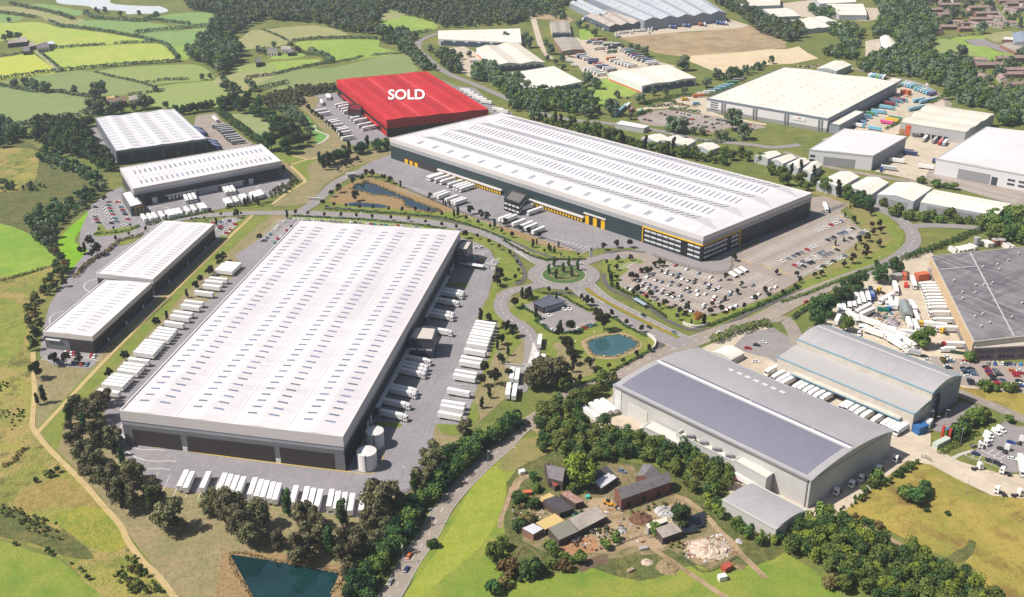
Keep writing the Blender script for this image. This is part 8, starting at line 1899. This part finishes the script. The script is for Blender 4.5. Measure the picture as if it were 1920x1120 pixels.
for i, p in enumerate(T(1360,380,6,[(95,825),(152,795),(208,768)])):
    t = thing('cycle_shelter', f"white arched cycle shelter, {nth(i)} of three from the left", 'shelter', G(p[0], p[1]), hd((1370,510),(1386,521)), 'arched cycle shelters')
    t.scale = (.68, .7, .8)
    m = MB()
    n = 8
    P = [(-2.6*math.cos(math.pi*k/n)) for k in range(n+1)]
    Q = [1.2+1.5*math.sin(math.pi*k/n) for k in range(n+1)]
    for k in range(n): m.quad((-6,P[k],Q[k]),(6,P[k],Q[k]),(6,P[k+1],Q[k+1]),(-6,P[k+1],Q[k+1]))
    m.build('roof', M('shelter_roof_white', (232,232,232), .4), t)
    for x in (-5.6, 0, 5.6): MB().box(x-.1, x+.1, -2.6, -2.4, 0, 1.3).build('post', steel, t)
    for x in (-5.6, 0, 5.6): MB().box(x-.1, x+.1, 2.4, 2.6, 0, 1.3).build('post', steel, t)
# further sheds
Bld('shed', 'low white shed with curved roof behind the solar roof', 'shed', [(1335,660),(1371,675),(1396,662),(1360,648)], 4, [(0,3.9,lgrey)], ('barrel',1.6,'u'), cream, (), .1)
q = Bld('shed', 'grey yard shed with open front among the parked lorries', 'shed', T(1540,520,6.223,[(965,405),(1070,425),(1020,272),(905,265)]), 6.5, [(0,6.4,M('shed_grey_green', (150,156,152), .6))], ('span',1,1.2,'u'), M('shed_grey_roof', (142,152,152), .6), (), .1)
q.wbox(0, 1, q.wlen(0)-1, .1, 5.2, 'open_front_shade', black, .1)  # black panel on a closed wall, painting the shade inside the open shed
# containers, cabins and tanks of the old factory
def cont(name, label, px, py, ang, dims, col, cat, group=None):
    L, w, h = dims
    t = thing(name, label, cat, G(px, py), ang, group)
    MB().box(-L/2, L/2, -w/2, w/2, .15, h).build('body', col, t)
    MB().box(-L/2-.05, L/2+.05, -w/2-.05, w/2+.05, h, h+.12).build('lid', col, t)
    MB().box(L/2, L/2+.08, -w/2+.2, w/2-.2, .3, h-.2).build('door', fgrey, t)
    return t
oc = M('container_orange', (206,112,76), .6)
bc = M('container_blue', (58,112,170), .6)
wc = M('container_white', (234,230,226), .6)
for lab, tile, x, y, ang, d, m in [
  ('orange brown container block beside the factory wall', (1540,520,6.223), 1165, 30, .3, (9,5,5), oc),
  ('red skip by the factory yard containers', (1540,520,6.223), 985, 110, 1.2, (6,2.5,2.2), M('skip_red', (204,72,58), .6)),
  ('tall orange container by the factory yard trees', (1540,520,6.223), 960, 20, 1.3, (7,3,4), oc),
  ('pale metal racks at the top of the factory yard', (1540,520,6.223), 865, 30, .2, (9,5,4), concr),
  ('green skip in the middle of the factory yard', (1540,520,6.223), 715, 400, -.3, (7,2.6,2.5), M('skip_green', (40,120,100), .6)),
  ('blue skip in the middle of the factory yard', (1540,520,6.223), 800, 385, .5, (6,2.6,2.5), bc),
  ('blue waste container near the barrel roofed end wall', (1440,560,4), 1135, 1000, .5, (7,5,4.5), bc),
  ('white cabin near the barrel roofed end wall', (1440,560,4), 1198, 960, .9, (5,3,4), wc),
  ('pale container beside the red wash gantry', (1740,760,6.222), 150, 465, .6, (11,3,2.8), M('container_pale_green', (196,206,192), .6)),
  ('orange machine in the blue trailer yard, left of two', (1580,120,8.614), 980, 490, .4, (6,4,5), oc),
  ('orange machine in the blue trailer yard, right of two', (1580,120,8.614), 1055, 500, .4, (5,4,5), oc),
  ('red roofed hut on the pasture below the rubble', (960,840,4), 1610, 915, .6, (4.5,3,2.6), M('hut_red', (178,86,66), .7)),
  ('small white tank trailer on the pasture below the rubble', (960,840,4), 1575, 990, .3, (3.5,2.4,2.4), wc),
  ('wooden trough on the pasture', (960,840,4), 888, 925, .6, (3.2,1.6,1), wood_m),
  ('orange farm trailer left of the felt roofed shed', (960,840,4), 115, 350, .2, (4,2.4,1.8), oc),
  ('white water tank at the left of the farmhouse', (960,840,4), 75, 195, .4, (3,2.5,2), wc),
  ('turquoise bin near the farm shed', (960,840,4), 568, 380, .1, (1.8,1.8,1.6), M('bin_turquoise', (90,200,180), .5)),
  ('rusty red skip behind the plant block', (1160,780,5.053), 1105, 615, .4, (4,2.4,1.8), M('skip_rust', (160,82,56), .7)),
  ('pale trough of scrap beside the farm gate', (960,840,4), 985, 760, .3, (4,2,1), concr)]:
    p = T(*tile, [(x, y)])[0]
    cont('skip' if 'skip' in lab else 'container', lab, p[0], p[1], ang, d, m, 'skip' if 'skip' in lab else 'container')
for i, (x, y) in enumerate(T(1440,280,4,[(1385,765),(1415,770),(1445,765),(1475,760),(1500,755),(1530,745),(1630,718),(1655,716),(1785,735),(1810,738)])):
    cont('container', f"white container behind the old factory, {nth(i)} from the left", x, y + 2, 1.9, (8,2.6,3.4), wc, 'container', 'white containers behind the factory')
for i, (x, y, r_, h_, m) in enumerate(T(1440,280,4,[(1560,725,2.4,7,steel),(1698,722,3,5,M('tank_brown', (140,92,74), .6)),(1745,722,3,5,M('tank_brown', (140,92,74), .6)),(1215,965,2.6,8,concr)])):
    t = thing('storage_tank', f"{['silver silo','brown tank','brown tank','grey silo'][i]} by the old factory, {nth(i)} of four", 'tank', G(x, y), 0, 'tanks of the old factory')
    MB().cyl((0,0), r_, r_, 0, h_, 16).build('shell', m, t)
    MB().cyl((0,0), r_, .2, h_, h_+.6, 16).build('tank_lid', concr, t)
# wash gantry
t = thing('wash_gantry', 'red vehicle wash gantry with blue cross bar', 'gantry', G(*T(1740,760,6.222,[(203,392)])[0]), hd(*T(1740,760,6.222,[(172,378),(235,405)])))
for s in (-1, 1): MB().box(s*1.9-.6, s*1.9+.6, -.6, .6, 0, 7).build('upright', M('gantry_red', (200,70,52), .5), t)
MB().box(-1.3, 1.3, -.3, .3, 6.0, 6.5).build('cross_bar', bc, t)
# farm machines
def digger(label, px, py, ang, col):
    t = thing('digger', label, 'digger', G(px, py), ang)
    b = MB().profile([(-2,.5),(2,.5),(2.2,1.3),(.6,1.6),(-2,1.6)], -1, 1).build('body', col, t)
    MB().hexa([(-1.2,-.75,1.6),(.6,-.75,1.6),(.6,.75,1.6),(-1.2,.75,1.6)], [(-1.0,-.7,2.8),(.3,-.7,2.8),(.3,.7,2.8),(-1.0,.7,2.8)]).build('cab', vglass, t)
    for x in (-1.3, 1.4):
        for s in (-1, 1): MB().wheel(x, s*1.05, .65 if x < 0 else .5, .4).build('wheel', tyre, t)
    MB().hexa([(2,-.2,1.2),(4,-.2,.4),(4,.2,.4),(2,.2,1.2)], [(2,-.2,1.6),(4.1,-.2,.8),(4.1,.2,.8),(2,.2,1.6)]).build('arm', col, t)
    MB().box(4, 5, -1.1, 1.1, .1, .9).build('bucket', dark_m, t)
digger('yellow digger beside the brick barn end', *T(960,840,4,[(722,425)])[0], -.6, M('digger_yellow', (232,164,44), .5))
digger('green tractor with loader between the farm sheds', *T(960,840,4,[(480,515)])[0], .8, M('tractor_green', (84,136,90), .5))
digger('yellow loader by the shaded service yard', *T(1440,560,4,[(1610,880)])[0], .3, M('digger_yellow', (232,164,44), .5))
# heaps
def heap(label, tile, pts, h, mat, n=260, cat='heap', name='rubble_heap'):
    P = world_poly(T(*tile, pts))
    c = P.mean(0)
    R = np.abs(P - c).max(0)
    r = np.random.default_rng(len(label))
    m = MB()
    N, K = 26, 7
    V = []
    for k in range(K+1):
        f = k / K
        for i in range(N):
            a = 6.2832*i/N
            d = np.array((math.cos(a)*R[0], math.sin(a)*R[1])) * (1-f) * r.uniform(.85, 1.1)
            V.append((c[0]+d[0], c[1]+d[1], h*(f**.8)*r.uniform(.6, 1.15) if f > 0 else 0))
    Fs = [(k*N+i, k*N+(i+1)%N, (k+1)*N+(i+1)%N, (k+1)*N+i) for k in range(K) for i in range(N)]
    m.add(V, Fs)
    tag(m.build(name, mat, None, (c[0], c[1], 0)), label, cat)
    D.objects[-1] if False else None
    return c
def heap_at(*a, **k):
    c = heap(*a, **k)
    o = COL.objects[-1]
    o.location = (c[0], c[1], 0)
fz = (960,840,4)
heap_at('pale and orange rubble heap on the bare plot', fz, [(1400,700),(1560,680),(1650,760),(1560,830),(1400,830),(1330,780)], 3.5, rubble)
heap_at('dark brown manure heap beside the barn', fz, [(880,520),(960,480),(1060,490),(1060,560),(960,590),(880,570)], 3, manure)
heap_at('greyish white rubble heap beside the manure', fz, [(1060,490),(1140,450),(1220,440),(1190,490),(1100,530)], 2.6, M('white_rubble', (196,192,190), .95, [(1, (166,160,156), .45, .65)]))
heap_at('grey scrap heap among the weeds', fz, [(790,600),(840,590),(870,630),(830,650),(790,640)], 2.2, M('white_rubble', (196,192,190), .95))
heap_at('small heap of brushwood below the yard', fz, [(1060,850),(1150,830),(1240,900),(1250,950),(1150,950)], 1.6, M('brush', (158,138,104), .95, [(1, (128,112,82), .45, .65)]))
heap_at('pale stones beside the dirt track', fz, [(960,870),(1040,830),(1060,850),(980,890)], 1.2, rubble)
heap_at('pale brush pile by the bottom right track', fz, [(1660,890),(1720,875),(1755,900),(1700,920)], 1.4, M('brush', (158,138,104), .95))
heap_at('white junk heap by the wood edge', fz, [(1670,690),(1720,680),(1735,715),(1690,725)], 1.4, M('white_rubble', (196,192,190), .95))
heap_at('white scrap heap by the green fence of the lorry yard', (1540,520,6.223), [(760,470),(830,460),(870,540),(880,600),(800,590)], 2.5, M('scrap_grey', (170,160,166), .9, [(1, (120,112,122), .45, .65)]), cat='scrap', name='scrap_heap')
heap_at('dark tyre heap in the lorry yard', (1540,520,6.223), [(590,440),(650,420),(720,440),(700,480),(600,480)], 2, M('scrap_dark', (110,104,112), .9, [(1, (80,74,82), .45, .65)]), cat='scrap', name='scrap_heap')
# bales
bp = thing('silage_bale', 'bale', 'bale', link=False)
MB().cyl((0,0), .75, .75, .0, 1.35, 10).build('wrapped_bale', M('bale_wrap', (50,54,62), .25, spec=.6), bp, link=False)
k = 0
for r_ in range(5):
    for c_ in range(9):
        p = T(960,840,4,[(1285 + c_*19 - r_*2 , 560 + r_*22 - c_*7)])[0]
        inst(bp, G(*p), 0, f"black wrapped silage bale, {nth(c_)} from the left in row {['one','two','three','four','five'][r_]} of the stack", 'black wrapped bales', 1.25)
for c_ in range(5):
    p = T(960,840,4,[(1300 + c_*22, 650 - c_*4)])[0]
    inst(bp, G(*p), 0, f"black wrapped bale, {nth(c_)} from the left at the front of the stack", 'black wrapped bales', 1.25)
# cows: one skinned body each, grazing and standing in the farm pens
def cow_mesh(mat, head_down):
    V = [(0,0,1.15),(.55,0,1.2),(-.6,0,1.2),(.95,0,1.25 if not head_down else 1.05),(1.3,0,1.45 if not head_down else .6),(1.6,0,1.35 if not head_down else .35)]
    E_d = [(0,1),(0,2),(1,3),(3,4),(4,5)]
    R = [.36,.36,.36,.2,.16,.09]
    for x, s in ((.6,-1),(.6,1),(-.62,-1),(-.62,1)):
        i = len(V)
        V += [(x, s*.22, .75), (x + (.03 if x > 0 else -.08), s*.24, .4), (x, s*.24, .03)]
        R += [.14,.08,.06]
        E_d += [(1 if x > 0 else 2, i), (i, i+1), (i+1, i+2)]
    i = len(V)
    V += [(-.98,0,1.3),(-1.08,0,.7)]
    R += [.06,.03]
    E_d += [(2,i),(i,i+1)]
    for s in (-1, 1):
        V.append((V[4][0], s*.26, V[4][2]+.08)); R.append(.05); E_d.append((4, len(V)-1))
    me = D.meshes.new('cow_body')
    me.from_pydata(V, E_d, [])
    o = D.objects.new('tmp_cow', me)
    COL.objects.link(o)
    md = o.modifiers.new('skin', 'SKIN')
    for k_, sv_ in enumerate(me.skin_vertices[0].data):
        sv_.radius = (R[k_], R[k_]*(.85 if k_ < 3 else 1))
        sv_.use_root = (k_ == 0)
    sb = o.modifiers.new('sub', 'SUBSURF')
    sb.levels = 1
    out = D.meshes.new_from_object(o.evaluated_get(bpy.context.evaluated_depsgraph_get()))
    D.objects.remove(o)
    out.materials.clear()
    for m in mat: out.materials.append(m)
    for p in out.polygons:
        c = p.center
        p.material_index = 1 if (math.sin(c.x*5.1+c.y*2)+math.sin(c.z*6.3+1) > .55) else 0
        p.use_smooth = True
    return out
cm = [cow_mesh([skin_b, skin_w], False), cow_mesh([skin_b, skin_w], True)]
for i, (x, y) in enumerate(T(960,840,4,[(590,640),(602,625),(615,640),(628,622),(460,700),(475,715),(490,705),(500,695),(480,735),(530,745),(395,715)])):
    o = mkobj('cow', cm[i % 2])
    o.location = G(x, y, .14)
    o.rotation_euler = (0, 0, rng.uniform(0, 6.28))
    o.scale = (1.15,)*3
    tag(o, f"black and white cow in the farm pens, {nth(i)} counted from the sheds", 'cow', 'cows in the farm pens')
# boulders on the pond lawn
for i, (x, y) in enumerate(T(960,540,6,[(935,505),(1190,472),(720,605)])):
    b = MB().cyl((0,0), .9, .5, 0, .9, 7)
    o = b.build('boulder', rubble)
    o.location = G(x, y)
    tag(o, f"pale boulder on the oval pond lawn, {['middle','right','left'][i]} of three", 'boulder', 'boulders on the pond lawn')
# litter nobody could count
def litter(label, tile, pts, n, mats, smin, smax):
    P = world_poly(T(*tile, pts))
    r = np.random.default_rng(n)
    m = MB()
    k = 0
    while k < n:
        x, y = r.uniform(P[:, 0].min(), P[:, 0].max()), r.uniform(P[:, 1].min(), P[:, 1].max())
        if not inside(P, np.array([x]), np.array([y]))[0]: continue
        a, b, h = r.uniform(smin, smax), r.uniform(smin, smax)*.5, r.uniform(.2, 1.0)*smax*.4
        m.box(-a, a, -b, b, .1, .25 + h, int(r.integers(len(mats))), r.uniform(0, 3.1), (x, y))
        k += 1
    tag(m.build('scrap', mats), label, 'scrap', None, 'stuff')
lm = [wood_m, concr, dark_m, rubble, M('scrap_rust', (150,98,72), .8), M('scrap_white', (216,212,206), .7)]
litter('scattered timber and scrap in the farmyard', (960,840,4), [(560,480),(720,370),(900,520),(1250,400),(1320,480),(1100,640),(1180,700),(900,720),(620,790),(420,740)], 150, lm, .3, 1.1)
litter('scattered stones and rubble on the bare plot', (960,840,4), [(1270,720),(1560,650),(1690,790),(1560,840),(1400,880),(1300,820)], 170, [rubble, concr, M('scrap_rust', (150,98,72), .8), M('scrap_white', (216,212,206), .7)], .3, .9)
litter('junk around the weeds at the left of the farm', (960,840,4), [(0,430),(160,400),(260,500),(160,560),(0,540)], 60, lm, .3, .8)
litter('pallets and scrap in the old factory yard', (1540,520,6.223), [(580,440),(760,360),(900,420),(960,560),(900,620),(760,560),(640,480)], 130, lm + [bc, M('skip_green', (40,120,100), .6)], .4, 1.5)
litter('pallets and bins around the far blue trailers', (1580,120,8.614), [(860,470),(1120,520),(1100,560),(900,500)], 30, lm + [oc], .5, 1.4)
litter('parts and pallets in the haulage depot', (1060,40,8.727), [(420,330),(860,380),(840,480),(640,520),(500,420)], 60, lm + [bc, oc], .6, 1.8)
# ------------------------------------------------------------------ thin summer haze over the whole valley
hb = MB()
hb.box(-2600, 2600, -400, 5200, -1.0, 330)
hm = D.materials.new('haze_air')
hm.use_nodes = True
hn = hm.node_tree
for x in list(hn.nodes):
    if x.type != 'OUTPUT_MATERIAL': hn.nodes.remove(x)
pv = hn.nodes.new("ShaderNodeVolumePrincipled")
pv.inputs["Color"].default_value = (0.78, 0.87, 0.97, 1)
pv.inputs["Density"].default_value = 0.0001
pv.inputs["Anisotropy"].default_value = 0.2
hn.links.new(pv.outputs[0], [x for x in hn.nodes if x.type == 'OUTPUT_MATERIAL'][0].inputs["Volume"])
tag(hb.build('haze', hm), 'thin pale haze hanging over the valley', 'haze', None, 'stuff')
